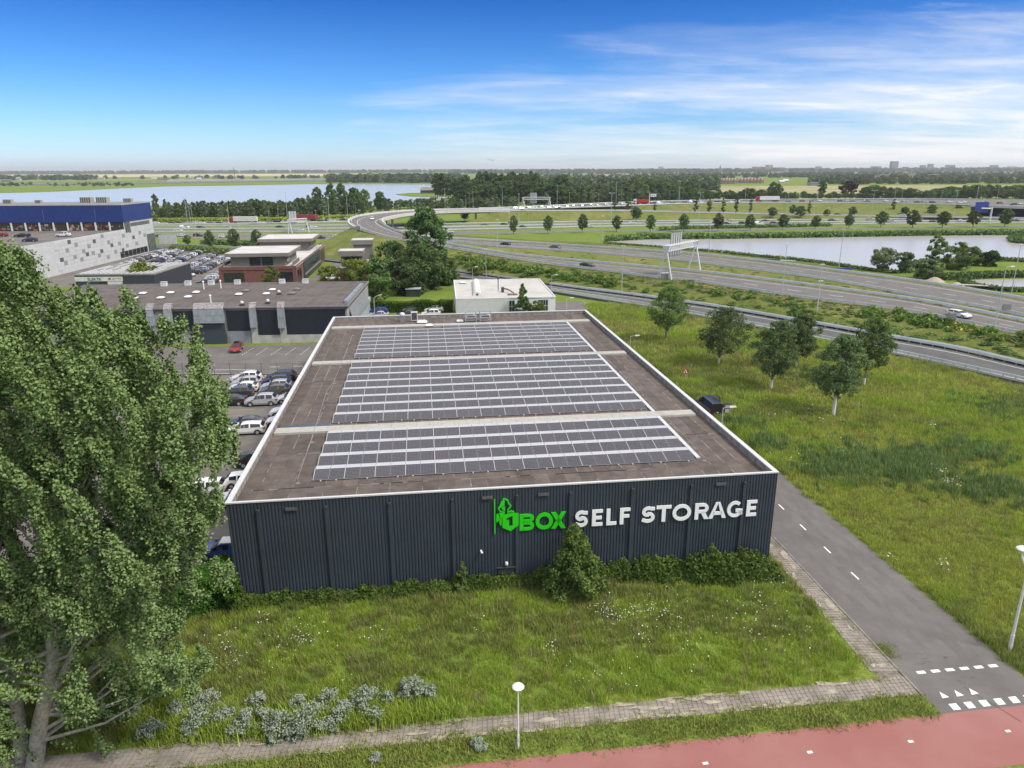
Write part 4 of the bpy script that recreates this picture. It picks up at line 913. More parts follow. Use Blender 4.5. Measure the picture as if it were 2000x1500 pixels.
for q in ((-20.4, .12, -.14, .25), (-.25, .12, .25, 60), (-20.4, -20.1, .25, 60)): MB().box(q[0], q[1], q[2], q[3], 5.52, 5.75).build('parapet', BRICK, of)
MB().box(-20.42, .14, -.16, -.11, 4.9, 5.74).build('brick_band', BRICK, of)
for a in (-20.2, -13.6, -4.8, -.7): MB().box(a-.3, a+.3, -.14, -.01, 0, 4.9).build('brick_pier', BRICK, of)
window(of, -19.2, -14.2, .4, 4.2, -.02, 5, 2); window(of, -4.5, -.9, .4, 4.2, -.02, 4, 2)
for b0 in (1.4, 5.0): window(of, b0, b0+2.6, .8, 4.4, -.03, 2, 1, 'x')
gb = MB().box(.02, .25, 12, 46, .0, 5.45).build('green_side_wall', GREENC, of)
for k in range(9): window(of, 14+k*3.4, 16.2+k*3.4, 2.4, 3.7, -.27, 2, 1, 'x')
MB().box(.25, .5, 12, 46, 1.5, 1.9).build('pale_band', mat('taupe_fascia', (.2, .178, .15)), of)
for k in range(3): window(of, 49+k*3.4, 51+k*3.4, 1., 4.4, -.05, 1, 2, 'x')
# set-back upper floors under broad roofs
def upper(a0, a1, b0, b1, z0, z1, wins):
    MB().box(a0, a1, b0, b1, z0, z1).build('upper_wall', TAUPE, of)
    MB().box(a0-1.2, a1+1.3, b0-1.1, b1+1., z1, z1+.85).build('fascia', TAUPEL, of)
    MB().box(a0-1.05, a1+1.15, b0-.95, b1+.85, z1+.85, z1+.87).build('upper_roof', PALER, of)
    for q in ((a0-1.22, a1+1.32, b0-1.12, b0-.9), (a0-1.22, a1+1.32, b1+.85, b1+1.02), (a0-1.22, a0-1.02, b0-.9, b1+.85), (a1+1.12, a1+1.32, b0-.9, b1+.85)): MB().box(q[0], q[1], q[2], q[3], z1+.86, z1+1.0).build('roof_edging', mat('pale_edging', (.42, .40, .38), .6), of)
    for x0, x1, nx in wins: window(of, x0, x1, z0+.25, z1-.25, b0-.03, nx, 1)
upper(-17.6, -3.1, 2.2, 20.5, 5.53, 8.25, ((-12.6, -9.8, 3), (-9.3, -6.5, 3)))
upper(-17.2, -2.4, 41.0, 57, 5.53, 8.6, ())
window(of, 4, 10, 5.9, 8.0, 3.05, 3, 1, 'x'); window(of, 43, 50, 5.9, 8.2, 2.35, 3, 1, 'x')
MB().box(-1.1, -.9, 1.5, 12, 5.76, 6.7).build('terrace_screen', TAUPE, of); MB().box(-19.5, -19.3, 1, 12, 5.76, 6.6).build('terrace_screen', TAUPE, of)
for b in (44, 48, 52): MB().tube([(-.5, b, 5.7), (-.5, b, 6.9), (-.5, b+4, 6.9), (-.5, b+4, 5.7)], .05, 5).build('terrace_rail', FRM, of)
# small tower of the same brick
TO = G(708, 582)
tw = thing('brick_tower_house', 'narrow brick and taupe house with stepped pale roofs beside the yellow-green tree', 'building', (TO[0], TO[1], 0), OYAW)
MB().box(-5.2, .6, 0, 22, 0, 7.6).build('wall', BRICK, tw); MB().box(-5.0, 1.0, -.12, 22.2, 7.6, 7.85).build('roof', PALER, tw)
MB().box(-4.6, .3, .2, 5, 7.86, 10.5).build('upper_wall', TAUPE, tw); MB().box(-5.2, .9, -.4, 5.6, 10.5, 11.7).build('fascia', TAUPEL, tw); MB().box(-5., .7, -.2, 5.4, 11.7, 11.72).build('upper_roof', PALER, tw)
for q in ((-5.22, .92, -.42, -.2), (-5.22, .92, 5.4, 5.62), (-5.22, -5., -.2, 5.4), (.7, .92, -.2, 5.4)): MB().box(q[0], q[1], q[2], q[3], 11.7, 11.85).build('roof_edging', mat('pale_edging', (.42, .40, .38)), tw)
window(tw, -3.9, -.3, 8.0, 10.3, .17, 3, 1); window(tw, -4.2, -2.2, .4, 4.5, -.03, 2, 2); window(tw, -1.9, .1, .3, 3.0, -.03, 2, 2)
TA = (-3.4, 2.2, 15, 21)
MB().box(-2.9, 1.9, 15.4, 20.6, 7.86, 11.8).build('upper_wall', TAUPE, tw); MB().box(-3.4, 2.3, 15, 21, 11.8, 12.9).build('fascia', TAUPEL, tw); MB().box(-3.2, 2.1, 15.2, 20.8, 12.9, 12.92).build('upper_roof', PALER, tw)
for q in ((-3.42, 2.32, 14.98, 15.2), (-3.42, 2.32, 20.8, 21.02), (-3.42, -3.2, 15.2, 20.8), (2.1, 2.32, 15.2, 20.8)): MB().box(q[0], q[1], q[2], q[3], 12.9, 13.05).build('roof_edging', mat('pale_edging', (.42, .40, .38)), tw)

# ================================================================ white warehouse behind the hall
WO = G(891, 584, 5); WYAW = .095
WSH = mat('white_ribbed_sheet', (.70, .70, .69), .55, var=.04)
wh = thing('white_warehouse', 'white ribbed warehouse with a pale flat roof directly behind the hall', 'building', (WO[0], WO[1], 0), WYAW)
MB().box(0, 21, .08, 26.5, 0, 4.9).build('wall', WSH, wh)
mb = MB()
for i in range(42): mb.box(i*.262, i*.262+.15, -.0, .075, 0, 4.85)
mb.build('ribbed_front', WSH, wh)
mb = MB()
for i in range(86): mb.box(-.06, -.002, .1+i*.3, .26+i*.3, 0, 4.85)
mb.build('ribbed_side', WSH, wh)
MB().box(.1, 20.9, .15, 26.4, 4.9, 4.93).build('roof', mat('pale_membrane', (.43, .42, .40), .85, var=.10, scale=.25), wh)
for q in ((-.1, 21.1, -.02, .2), (-.1, 21.1, 26.35, 26.55), (-.1, .12, .2, 26.35), (20.88, 21.1, .2, 26.35)): MB().box(q[0], q[1], q[2], q[3], 4.88, 5.08).build('roof_edge', mat('white_trim', (.66, .66, .65), .5), wh)
BLF = mat('pale_blue_frame', (.35, .42, .50), .5)
for a0, a1, nx in ((11.1, 12.3, 2), (17.3, 19.4, 4)):
    wf = MB()
    for i in range(nx+1): x = a0+(a1-a0)*i/nx; wf.box(x-.05, x+.05, .0, .078, .6, 4.5)
    for z in (.6, 1.9, 3.2, 4.45): wf.box(a0, a1, .005, .07, z-.05, z+.05)
    wf = wf.build('window', BLF, wh)
    for i in range(nx):
        for j in range(3): x = a0+(a1-a0)*i/nx; MB().box(x+.06, x+(a1-a0)/nx-.06, .03, .079, .66+1.3*j, 1.84+1.3*j).build('pane', GLASS, wf)
MB().box(1, 6, -.05, -.002, 1.0, 1.35).build('loading_slot', DARKM, wh)
def wl(a, b, z): c, s = math.cos(WYAW), math.sin(WYAW); return (WO[0]+a*c-b*s, WO[1]+a*s+b*c, z)
t_ = thing('barrel_roof_light', 'long white barrel-vaulted roof light on the white warehouse', 'roof light', wl(4.6, 3.8, 4.93), WYAW-.03)
mb = MB(); mb.xz([(0.9*math.cos(math.pi*i/10), .9*math.sin(math.pi*i/10)) for i in range(11)], 0, 19); mb.build('vault', mat('vault_acrylic', (.68, .67, .62), .4, var=.05), t_, smooth=40)
for k in range(9): MB().xz([(0.93*math.cos(math.pi*i/10), .93*math.sin(math.pi*i/10)) for i in range(11)], 1.5+k*2, 1.56+k*2).build('rib', mat('vault_rib', (.55, .54, .50)), t_)
MB().box(-.25, .25, -.04, -.002, .1, .5).build('end_vent', DARKM, t_)
dome(wl(2.0, 21.6, 4.93), WYAW, 1.2, 'white roof light at the far left of the white warehouse roof', 'roof lights on the white warehouse')
t_ = thing('flue_pipe', 'grey flue with a dark cowl on the white warehouse roof', 'flue', wl(9.6, 10, 4.93), WYAW); MB().tube([(0, 0, 0), (0, 0, 2.6)], .13, 8).build('pipe', GREYM, t_); MB().lathe([(.2, 0), (.34, .25), (.3, .5)], 10, c=(0, 0, 2.6)).build('cowl', DARKM, t_)
t_ = thing('roof_duct', 'rusty ducts and dark fittings beside the flue on the white roof', 'duct', wl(10.4, 6, 4.93), WYAW)
MB().box(-.3, .3, 1.5, 2.3, 0, 1.1).build('fan_box', DARKM, t_); MB().tube([(0, 2, .9), (1.2, 1, .7), (2.2, -1.2, .3)], .16, 6).build('duct', mat('rusty_duct', (.17, .12, .09), .8, var=.4), t_); MB().box(.8, 2.9, -2.5, -1.6, 0, .25).build('debris_tray', mat('rusty_duct', (.17, .12, .09)), t_)

# ================================================================ car dealer with the blue band
WC = G(306, 489)
de = thing('dealer_showroom', 'large car dealer building with a blue band, white panelled flank and roof parking', 'building', (WC[0], WC[1], 0), .045)
# local: x to the right of the flank, y along the flank towards the back (0 at far end)
DP = mat('white_facade_panel', (.50, .50, .50), .6, var=.06, scale=.3); DG = mat('grey_facade_panel', (.26, .255, .25), .6, var=.05); DD = mat('dark_facade_panel', (.10, .10, .11), .5, var=.05)
BLUE = mat('deep_blue_panel', (.012, .032, .165), .45, var=.12, scale=.8)
YD = -24.0; DZ = 9.9
MB().box(-120, -.12, -95, YD, 0, DZ-.25).build('base_hall', DP, de)
MB().box(-120, -.12, YD, 0, 0, 12.9).build('rear_hall', DP, de)
MB().box(-120, -.3, -95, YD+.2, DZ-.24, DZ-.02).build('parking_deck', ASPHP, de)
MB().box(-.5, -.12, -95, YD, DZ-.3, DZ+.35).build('deck_parapet', DP, de)
greys = {}
rr_ = random.Random(5)
for (c_, r_) in ((6, 6), (10, 7), (13, 6), (15, 4), (19, 5), (21, 7), (23, 2), (17, 2), (12, 3), (26, 5), (28, 4), (25, 3), (30, 6), (31, 3), (33, 5), (29, 2), (34, 2), (8, 3), (36, 4), (20, 1), (38, 6), (4, 5), (40, 3)): greys[(c_, r_)] = DG
for (c_, r_) in ((18, 4), (24, 6), (27, 3), (14, 2), (32, 7), (35, 3), (22, 3), (9, 5)): greys[(c_, r_)] = DD
rowh = 1.24; col = 1.9; nc = int(70/col)
for r_ in range(8):
    c_ = 0; off = (r_ % 2)
    while c_ < nc:
        span = 1 if (c_, r_) in greys else 2
        if span == 2 and (c_+1, r_) in greys: span = 1
        y1 = -c_*col; y0 = -(c_+span)*col; g_ = greys.get((c_, r_))
        MB().box(-.115, .0+(.05 if g_ else 0)+rr_.uniform(0, .012), y0+.03, y1-.03, r_*rowh+.02, (r_+1)*rowh-.02).build('facade_panel', g_ or DP, de)
        c_ += span
for r_ in range(8, 10):
    for c_ in range(0, 12, 2): MB().box(-.115, .0, -(c_+2)*col+.03, -c_*col-.03, r_*rowh+.02, (r_+1)*rowh-.02 if r_ == 8 else 12.85).build('facade_panel', DP, de)
MB().box(-.05, .06, -19, -3, 10.9, 12.2).build('grey_window_band', mat('smoked_glass', (.11, .11, .12), .15), de)
gw = MB().box(-.05, .08, -23.5, -19.6, 9.0, 12.8).build('corner_window', mat('green_glass', (.07, .10, .08), .12, var=.3, scale=.6), de)
for k in range(4): MB().box(.081, .12, -23.5+k*1.27, -23.4+k*1.27, 9, 12.8).build('mullion', GREYM, gw)
gw = MB().box(-.05, .08, -7, -.1, .3, 7.0).build('green_glass_wall', mat('green_glass', (.07, .10, .08)), de)
for k in range(6): MB().box(.081, .14, -7+k*1.37, -6.9+k*1.37, .3, 7).build('mullion', GREYM, gw)
for k in range(7): window(de, -30+k*3.2, -27.2+k*3.2, .4, 2.6, -.02, 3, 1, 'x')
BT = 18.9
MB().box(-120, .15, YD-.4, -.2, 12.86, BT).build('upper_storey', mat('dark_blue_core', (.01, .02, .09), .6), de)
for k in range(5):
    z0 = 12.9+k*1.2
    MB().box(-120, .12, YD-.50, YD-.405, z0+.02, z0+1.18).build('blue_panel', BLUE, de)
    for j in range(3): MB().box(.155, .24, YD-.4+j*8.06+.02, YD-.4+(j+1)*8.06-.02, z0+.02, z0+1.18).build('blue_panel', BLUE, de)
for x in (-28, -9.5): MB().box(x, x+.07, YD-.54, YD-.501, 13.6, 17.6).build('panel_joint', GREYM, de)
MB().box(-60, -46.6, YD-.56, YD-.50, 12.9, 18.85).build('bronze_panel', mat('bronze_panel', (.075, .05, .042), .5, var=.4, scale=.5), de)
MB().box(-120, .3, YD-.6, .0, BT, BT+.25).build('roof_edge', mat('pale_roof_edge', (.40, .40, .39)), de); MB().box(-119, .1, YD-.3, -.3, BT+.26, BT+.3).build('roof', mat('grey_roof', (.20, .195, .185), .9), de)
sh = MB().box(-120, -.2, YD-.12, YD-.01, DZ, 12.86).build('shopfront', mat('shop_glass', (.045, .035, .03), .25, var=.0), de)
for x in range(-60, 0, 5): MB().box(x-.22, x+.22, YD-.62, YD-.2, DZ, 12.86).build('column', mat('white_column', (.62, .62, .60)), de)
rr_ = random.Random(9); GOODS = [mat('shop_goods_%s' % n_, c, .7, var=.3, scale=3) for n_, c in (('red', (.20, .035, .025)), ('orange', (.32, .15, .06)), ('grey', (.12, .11, .11)), ('cream', (.35, .30, .22)), ('dark', (.03, .03, .035)))]
for k in range(90):
    x = rr_.uniform(-60, -1); z = DZ+.1+rr_.random()*1.6; MB().box(x, x+rr_.uniform(.4, 1.6), YD-.19, YD-.125, z, z+rr_.uniform(.3, 1.0)).build('window_display', rr_.choice(GOODS), sh)
def del_(x, y, z): c, s = math.cos(.045), math.sin(.045); return (WC[0]+x*c-y*s, WC[1]+x*s+y*c, z)
for x, y, s, lab in ((-47, -12, 1.6, 'leftmost dark roof unit on the dealer roof'), (-37, -10, 1.2, 'small pale unit on the dealer roof'), (-19.5, -9, 2.2, 'left one of two big ribbed units on the dealer roof'), (-13.5, -9, 2.2, 'right one of two big ribbed units on the dealer roof'), (-5, -7, 1.6, 'rightmost ribbed unit near the end of the dealer roof')):
    t_ = thing('roof_unit', lab, 'roof unit', del_(x, y, BT+.3), .045, 'units on the dealer roof'); MB().box(-s*.9, s*.9, -s*.6, s*.6, 0, s*.95).build('casing', mat('ribbed_unit', (.33, .31, .27), .7, var=.1), t_)
    for k in range(5): MB().box(-s*.85+k*s*.37, -s*.85+k*s*.37+s*.14, -s*.6-.08, -s*.6-.002, .1, s*.9).build('louvre', DARKM, t_)
t_ = thing('deck_railing', 'row of short dark posts along the dealer roof parking edge', 'railing', del_(-.9, -58, DZ), .045)
for k in range(17): MB().box(-.1, .1, k*2-.5, k*2+.5, 0, .45).build('wheel_stop', DARKM, t_)
# low workshop with panels on its roof, sign on the front
LO = G(300, 535, 5); LO2 = G(172, 535, 5); LOW = LO[0]-LO2[0]
lw = thing('low_workshop', 'low dark workshop with white and dark roof strips beside the dealer flank', 'building', (LO[0], LO[1], 0), .03)
MB().box(-LOW-3, 0, 0, 24, 0, 4.7).build('wall', mat('charcoal_sheet', (.035, .04, .052), .6, var=.1), lw)
MB().box(-LOW-3.1, .1, -.1, 24.1, 4.7, 5.0).build('roof', mat('grey_roof', (.2, .195, .185)), lw)
rr_ = random.Random(4)
for k in range(17):
    x0 = -LOW-2.6+k*1.32
    if x0 > -1.3: continue
    y_ = .4
    while y_ < 22:
        ln = rr_.choice((3.2, 4.8, 6.4)); y2 = min(23.6, y_+ln)
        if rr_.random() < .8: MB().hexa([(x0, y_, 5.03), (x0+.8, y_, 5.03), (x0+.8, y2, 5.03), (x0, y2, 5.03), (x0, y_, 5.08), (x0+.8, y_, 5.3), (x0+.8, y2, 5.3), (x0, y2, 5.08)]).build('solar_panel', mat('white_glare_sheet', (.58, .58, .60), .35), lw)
        y_ = y2+.08
MB().box(-LOW-3, -8.2, -.10, -.002, 3.2, 4.35).build('sign_board', mat('sign_board_white', (.58, .58, .56)), lw)
tx = bpy.data.curves.new('sign_text', 'FONT'); tx.body = 'ELEKTR'; tx.size = 1.05; tx.extrude = .02
tob = bpy.data.objects.new('tmp_text', tx); COL.objects.link(tob); dg = bpy.context.evaluated_depsgraph_get(); tme = bpy.data.meshes.new_from_object(tob.evaluated_get(dg)); bpy.data.objects.remove(tob)
tme.materials.clear(); tme.materials.append(mat('sign_text_dark', (.05, .055, .07))); o = put('sign_lettering', tme, lw, (-17.2, -.13, 3.4)); o.rotation_euler = (math.pi/2, 0, 0)
MB().box(-11.8, -11.2, -.13, -.101, 3.55, 4.1).xz([(-10.9, 3.8), (-10.4, 4.05), (-10.4, 3.55)], -.13, -.101).build('sign_emblem', mat('sign_red', (.5, .06, .04)), lw); MB().box(-10.2, -8.4, -.13, -.101, 3.9, 4.05).build('sign_stripe', mat('sign_orange', (.5, .18, .10)), lw)
MB().box(-12.2, -8.4, -.05, -.003, 0, 3.1).build('garage_door', mat('sign_board_white', (.58, .58, .56)), lw); MB().box(-14.4, -12.4, -.05, -.003, 1.5, 3.1).build('window', GLASS, lw)
# utility shed, hedges
SO = G(793, 580)
sh_ = thing('utility_shed', 'small dark green utility shed with a pale roof on the grass', 'shed', (SO[0], SO[1], 0), .05)
SGR = mat('shed_green', (.012, .030, .024), .6)
MB().box(0, 3.6, 0, 2.4, 0, 1.9).build('wall', SGR, sh_); MB().hexa([(-.15, -.2, 1.9), (3.75, -.2, 1.9), (3.75, 2.6, 2.0), (-.15, 2.6, 2.0), (-.15, -.2, 2.0), (3.75, -.2, 2.0), (3.75, 2.6, 2.1), (-.15, 2.6, 2.1)]).build('roof', mat('shed_roof', (.33, .37, .36)), sh_)
for x in (.75, 1.55): MB().box(x, x+.75, -.04, -.002, .05, 1.75).build('door', mat('shed_door', (.03, .04, .038)), sh_)
# ================================================================ trees
def prof(shape, t):
    if shape == 'round': return np.sqrt(np.clip(1-(2*t-.9)**2/1.21, 0, 1))
    if shape == 'fat': return np.clip((1-t)**.68*(.7+.3*np.minimum(1, t*5)), 0, 1)
    if shape == 'cone': return np.clip((1-t)**.75*(.35+.65*np.minimum(1, t*5)), 0, 1)
    if shape == 'column': return np.clip(np.sin(np.pi*np.clip(t*.93+.07, 0, 1))**.55, 0, 1)
    if shape == 'vase': return np.clip((t*1.5)**.7*np.sqrt(np.clip(1-t**3, 0, 1)), 0, 1)
    return np.clip(np.sin(np.pi*np.clip(t*.85+.12, 0, 1))**.7, 0, 1)
def make_tree(name, label, cat, H, R, base, shape, ncl, nlf, size, m, bark, seed, lean=0., up=.5, cr=.2, whitefoot=0):
    rg = np.random.default_rng(seed); root = thing(name, label, cat)
    t = rg.random(ncl)**.9; t[0] = .98; ph = rg.random(ncl)*2*np.pi; rad = np.sqrt(rg.random(ncl))*.92; rad[0] = 0
    p = prof(shape, t)*R*(.82+.36*rg.random(ncl)); hb = base*H
    C = np.stack([np.cos(ph)*rad*p, np.sin(ph)*rad*p, hb+t*(H-hb)*.96], 1); C[:, 0] += lean*(C[:, 2]/H)**1.5*H
    cr_ = R*cr*(.7+.7*rg.random(ncl))*np.clip(.45+.55*p/R, .35, 1)
    P, S, T = [], [], []
    for c, r in zip(C, cr_):
        n = max(6, int(nlf*(r/(R*cr))**1.6)); d = unit(rg.normal(size=(n, 3)))*(rg.random(n)**.45)[:, None]*r; d[:, 2] *= .8
        P.append(c+d); T.append(np.clip(rg.normal(.5+rg.normal()*.16, .2, n), 0, 1)); S.append(d/r)
    P = np.concatenate(P); T = np.concatenate(T); S = np.concatenate(S)
    V, F = leaves(P, np.full(len(P), size), up, rg, out=S*.6); 
    put('crown', npmesh('crown', V, F, m, T), root)
    mb = MB(); r0 = max(.07, H*.016); top = hb+(H-hb)*.7
    mb.tube([(0, 0, -.1), (0, 0, hb*.5), (lean*.3*H*.2, 0, hb), (lean*(top/H)**1.5*H, 0, top)], [r0*1.25, r0, r0*.85, r0*.25], 7)
    for c in C[rg.permutation(ncl)[:min(14, ncl)]]:
        z0 = min(max(hb*.7, c[2]-.55*np.hypot(c[0], c[1])-.1*H), top*.9); x0 = lean*(z0/H)**1.5*H
        mb.tube([(x0, 0, z0), (x0+(c[0]-x0)*.5, c[1]*.5, z0+(c[2]-z0)*.45), tuple(c)], [r0*.42, r0*.26, r0*.08], 4)
    tr_ = mb.build('trunk', bark, root, smooth=60)
    if whitefoot: MB().tube([(0, 0, .0), (0, 0, whitefoot)], [r0*1.35, r0*1.18], 8).build('white_painted_foot', BARKW, tr_)
    return root
L_PALE = leafmat('pale_poplar_leaf', (.10, .15, .075), (.30, .37, .21))
PROTO = {}
def proto(k):
    if k in PROTO: return PROTO[k]
    D = {'popl': ('poplar', 14, 2.6, .12, 'column', 90, 70, .36, L_PALE, BARK), 'popl2': ('poplar', 14, 2.9, .10, 'column', 84, 72, .36, L_PALE, BARK),
         'dark': ('broad_tree', 14, 5.2, .05, 'round', 110, 80, .44, L_DARK, BARK), 'dark2': ('broad_tree', 14, 4.6, .04, 'egg', 110, 80, .44, L_DARK, BARK), 'dark3': ('broad_tree', 14, 5.0, .03, 'round', 110, 80, .44, L_MID, BARK),
         'tall': ('tall_tree', 24, 6.5, .12, 'egg', 130, 90, .62, L_DARK, BARK), 'row': ('street_tree', 9, 2.9, .2, 'egg', 100, 80, .28, L_MEADOW, BARK), 'row2': ('street_tree', 9, 2.7, .18, 'egg', 100, 80, .28, L_MEADOW2, BARK),
         'slim': ('slim_tree', 10, 1.6, .06, 'column', 50, 46, .40, L_DARK, BARK), 'copper': ('copper_tree', 14, 6, .15, 'round', 80, 60, .6, L_RED, BARK), 'yel': ('young_tree', 8, 3.0, .22, 'round', 60, 60, .34, L_YEL, BARK),
         'bush': ('bush', 5, 3.2, .0, 'round', 70, 60, .34, L_MID, BARK), 'wil': ('willow_bush', 7, 4.6, .02, 'vase', 60, 46, .36, L_GREY, BARK)}
    n_, H, R, b, sh, nc_, nl, s, m, bk = D[k]
    r = make_tree(n_, '', 'tree', H, R, b, sh, nc_, nl, s, m, bk, hash(k) % 1000 if False else sum(map(ord, k))*7, lean=-.02); r['used'] = 0
    PROTO[k] = (r, H, R); return PROTO[k]
rtt = random.Random(3)
def plant(k, x, y, z, H, wd, label, group, cat='tree'):
    r, H0, R0 = proto(k); s = H/H0; sx = (wd/(2*R0)) if wd else s*rtt.uniform(.9, 1.1)
    rz = rtt.uniform(0, 6.28)
    if not r['used']:
        r['used'] = 1; o = r; o.location = (x, y, z); o.rotation_euler = (0, 0, rz); o.scale = (sx, sx, s)
        o['label'] = label
        if group: o['group'] = group
    else: o = dup(r, (x, y, z), rz, label, group, (sx, sx, s))
    o['category'] = cat
    if 'used' in o.keys() and o is not r: del o['used']
    return o
def plant_px(k, u, v, vt, w, label, group, z=0.):
    p = G(u, v, z); H = max(1.5, ZAT(p[0], p[1], vt)-z); D_ = (p-CAM)@FW
    return plant(k, p[0], p[1], z, H, w*D_/FPX if w else None, label, group)
# the six white-footed trees beside the slip road
near = [(1300, 670, 556, 78, 'slender tree nearest the slip road, leftmost of the six meadow trees'), (1403, 717, 598, 104, 'broad second of six meadow trees from the left'), (1505, 763, 622, 92, 'third of six meadow trees from the left, with a white foot'),
        (1554, 722, 612, 82, 'fourth of six meadow trees from the left, half behind its neighbour'), (1627, 813, 650, 104, 'pale leafy tree nearest the camera on a long white foot in the meadow'), (1686, 756, 618, 92, 'dark leafy tree right behind the nearest meadow tree')]
for i, (u, v, vt, wpx, lab) in enumerate(near):
    p = G(u, v); H = ZAT(p[0], p[1], vt); D_ = (p-CAM)@FW; R = wpx*D_/FPX/2
    o = make_tree('meadow_tree', lab, 'tree', H, R, .26, 'egg', 210, 70, .16, (L_MID, L_MEADOW, L_MEADOW2)[(0, 1, 1, 1, 2, 0)[i]], BARK, 40+i, lean=.05, cr=.165, whitefoot=(.9, 1.6, 1.7, 1.5, 3.0, 1.4)[i]); o.location = tuple(p); o['group'] = 'trees in the meadow by the slip road'
# tree cluster behind the brick tower
def single(name, lab, u, v, vt, wpx, shape, base, ncl, nlf, size, m, seed, bark=BARK, lean=0., z=0., cat='tree'):
    p = G(u, v, z); H = ZAT(p[0], p[1], vt)-z; D_ = (p-CAM)@FW; R = wpx*D_/FPX/2
    o = make_tree(name, lab, cat, H, R, base, shape, ncl, nlf, size, m, bark, seed, lean); o.location = tuple(p); return o
single('poplar', 'tall dark poplar rising above the bushy trees beside the flyover', 838, 552, 404, 92, 'egg', .2, 130, 90, .5, L_DARK, 61, lean=-.02)
for i, (u, v, vt, w_, m) in enumerate(((772, 560, 470, 90, L_DARK), (832, 566, 474, 92, L_DARK), (868, 556, 500, 60, L_MID), (800, 574, 515, 80, L_DARK))):
    single('willow_tree', ('left big dark bushy tree in the clump under the tall poplar', 'right big dark bushy tree in the clump under the tall poplar', 'green bushy tree at the right end of the clump by the white warehouse', 'lower dark bushy tree at the front of the clump under the tall poplar')[i], u, v, vt, w_, 'round', .02, 120, 80, .42, m, 70+i)
single('birch_tree', 'green upright tree between the brick tower house and the dark clump', 738, 588, 500, 62, 'egg', .05, 110, 76, .34, L_MID, 77)
single('robinia_tree', 'yellow-green spreading tree in front of the brick tower house', 700, 585, 505, 74, 'vase', .35, 80, 70, .30, L_YEL, 78)
single('robinia_tree', 'yellow-green tree beside the brick office, right of its green side wall', 645, 566, 520, 54, 'round', .3, 60, 60, .30, L_YEL, 79)
single('young_tree', 'small yellow-green tree before the brick front of the office', 532, 572, 518, 40, 'egg', .1, 60, 60, .28, L_YEL, 80)
single('broad_tree', 'brownish green tree before the low workshop with the roof strips', 282, 566, 512, 66, 'round', .12, 90, 60, .34, L_YEL, 81)
single('plane_tree', 'pointed green tree at the front of the white warehouse', 1021, 631, 552, 48, 'cone', .04, 80, 74, .30, L_MID, 82)
single('bush', 'round light green bush right of the pointed tree at the white warehouse', 1046, 633, 586, 40, 'round', .0, 60, 70, .26, L_YEL, 83, cat='bush')
single('bush', 'green bush behind the left rear corner of the white warehouse', 930, 540, 520, 34, 'round', 0, 50, 60, .3, L_YEL, 84, cat='bush')
# pond trees
for i, (u, v, vt, w_, sh, m, lab) in enumerate(((1722, 530, 484, 62, 'vase', L_GREY, 'grey-green willow bush at the left of the pond headland'), (1764, 533, 492, 46, 'vase', L_GREY, 'sparse grey willow bush beside the left willow of the pond'), (1825, 512, 456, 38, 'egg', L_MID, 'slim upright tree on the pond headland'),
    (1866, 526, 472, 56, 'round', L_MID, 'largest rounded tree on the pond headland'), (1897, 518, 482, 44, 'round', L_MID, 'rounded tree right of the largest one on the headland'), (1934, 520, 489, 38, 'round', L_DARK, 'separate dark bush at the right of the headland'), (1808, 544, 506, 54, 'round', L_GREY, 'low grey-green bush at the foot of the headland'))):
    single('pond_tree', lab, u, v, vt, w_, sh, .02, 80, 66, .34, m, 90+i)
# rows along the service road and embankments
rows_ = [(1003, 458, 420, 19), (1070, 457, 420, 20), (1137, 455, 417, 20), (1204, 453, 420, 21), (1270, 454, 419, 21), (1335, 453, 417, 22), (1402, 452, 415, 22), (1465, 451, 418, 20), (1528, 448, 418, 22), (1592, 447, 420, 19), (1657, 446, 418, 20), (1720, 444, 412, 25), (1782, 445, 409, 27), (1840, 445, 412, 27), (1900, 444, 410, 27), (1962, 443, 407, 27)]
for i, (u, v, vt, w_) in enumerate(rows_): plant_px('row' if i % 3 else 'row2', u, v, vt, w_, 'green roadside tree above the pond, %s from the left' % nth(i+1), 'row of trees along the service road')
emb = [(908, 432, 410, 18, 'row'), (964.6, 434, 410, 19, 'row'), (1020, 431, 407, 22, 'row'), (1201, 412, 388, 11, 'slim'), (1227, 411, 383, 13, 'slim'), (1242, 432, 404, 24, 'row'), (1279, 412, 397, 8, 'slim'), (1358, 414, 378, 13, 'slim'), (1384, 415, 387, 12, 'slim'), (1412, 416, 387, 11, 'slim'), (1438, 416, 380, 11, 'slim'), (1465, 416, 383, 9, 'slim'), (1508, 425, 404, 20, 'row2'), (1548, 420, 399, 15, 'row2'), (1563, 426, 402, 22, 'row'), (1580, 418, 393, 10, 'slim'), (1614, 424, 408, 14, 'row2'), (1665, 423, 403, 17, 'row2'), (1743, 416, 388, 11, 'slim'), (1767, 420, 403, 16, 'row'), (1792, 410, 396, 9, 'slim'), (1819, 420, 399, 20, 'row'), (1869, 418, 400, 17, 'row'), (1920, 416, 393, 17, 'row2'), (1973, 420, 398, 20, 'row2')]
for i, (u, v, vt, w_, k) in enumerate(emb):
    z = zR(u)*max(0, min(1, (432-v)/14.)) if v > 418 else zR(u)
    plant_px(k, u, v, vt, w_, ('slim dark columnar' if k == 'slim' else 'rounded green')+' tree on the motorway embankment, %s from the left there' % nth(i+1), 'trees on the motorway embankment', z)
for i, (u, v, vt, w_) in enumerate(((366, 480, 458, 16), (411, 486, 448, 20), (458, 487, 446, 26), (502, 486, 447, 22))): plant_px('row2', u, v, vt, w_, 'grey-green tree behind the dealer car park, %s of four from the left' % nth(i+1), 'trees between car park and motorway')
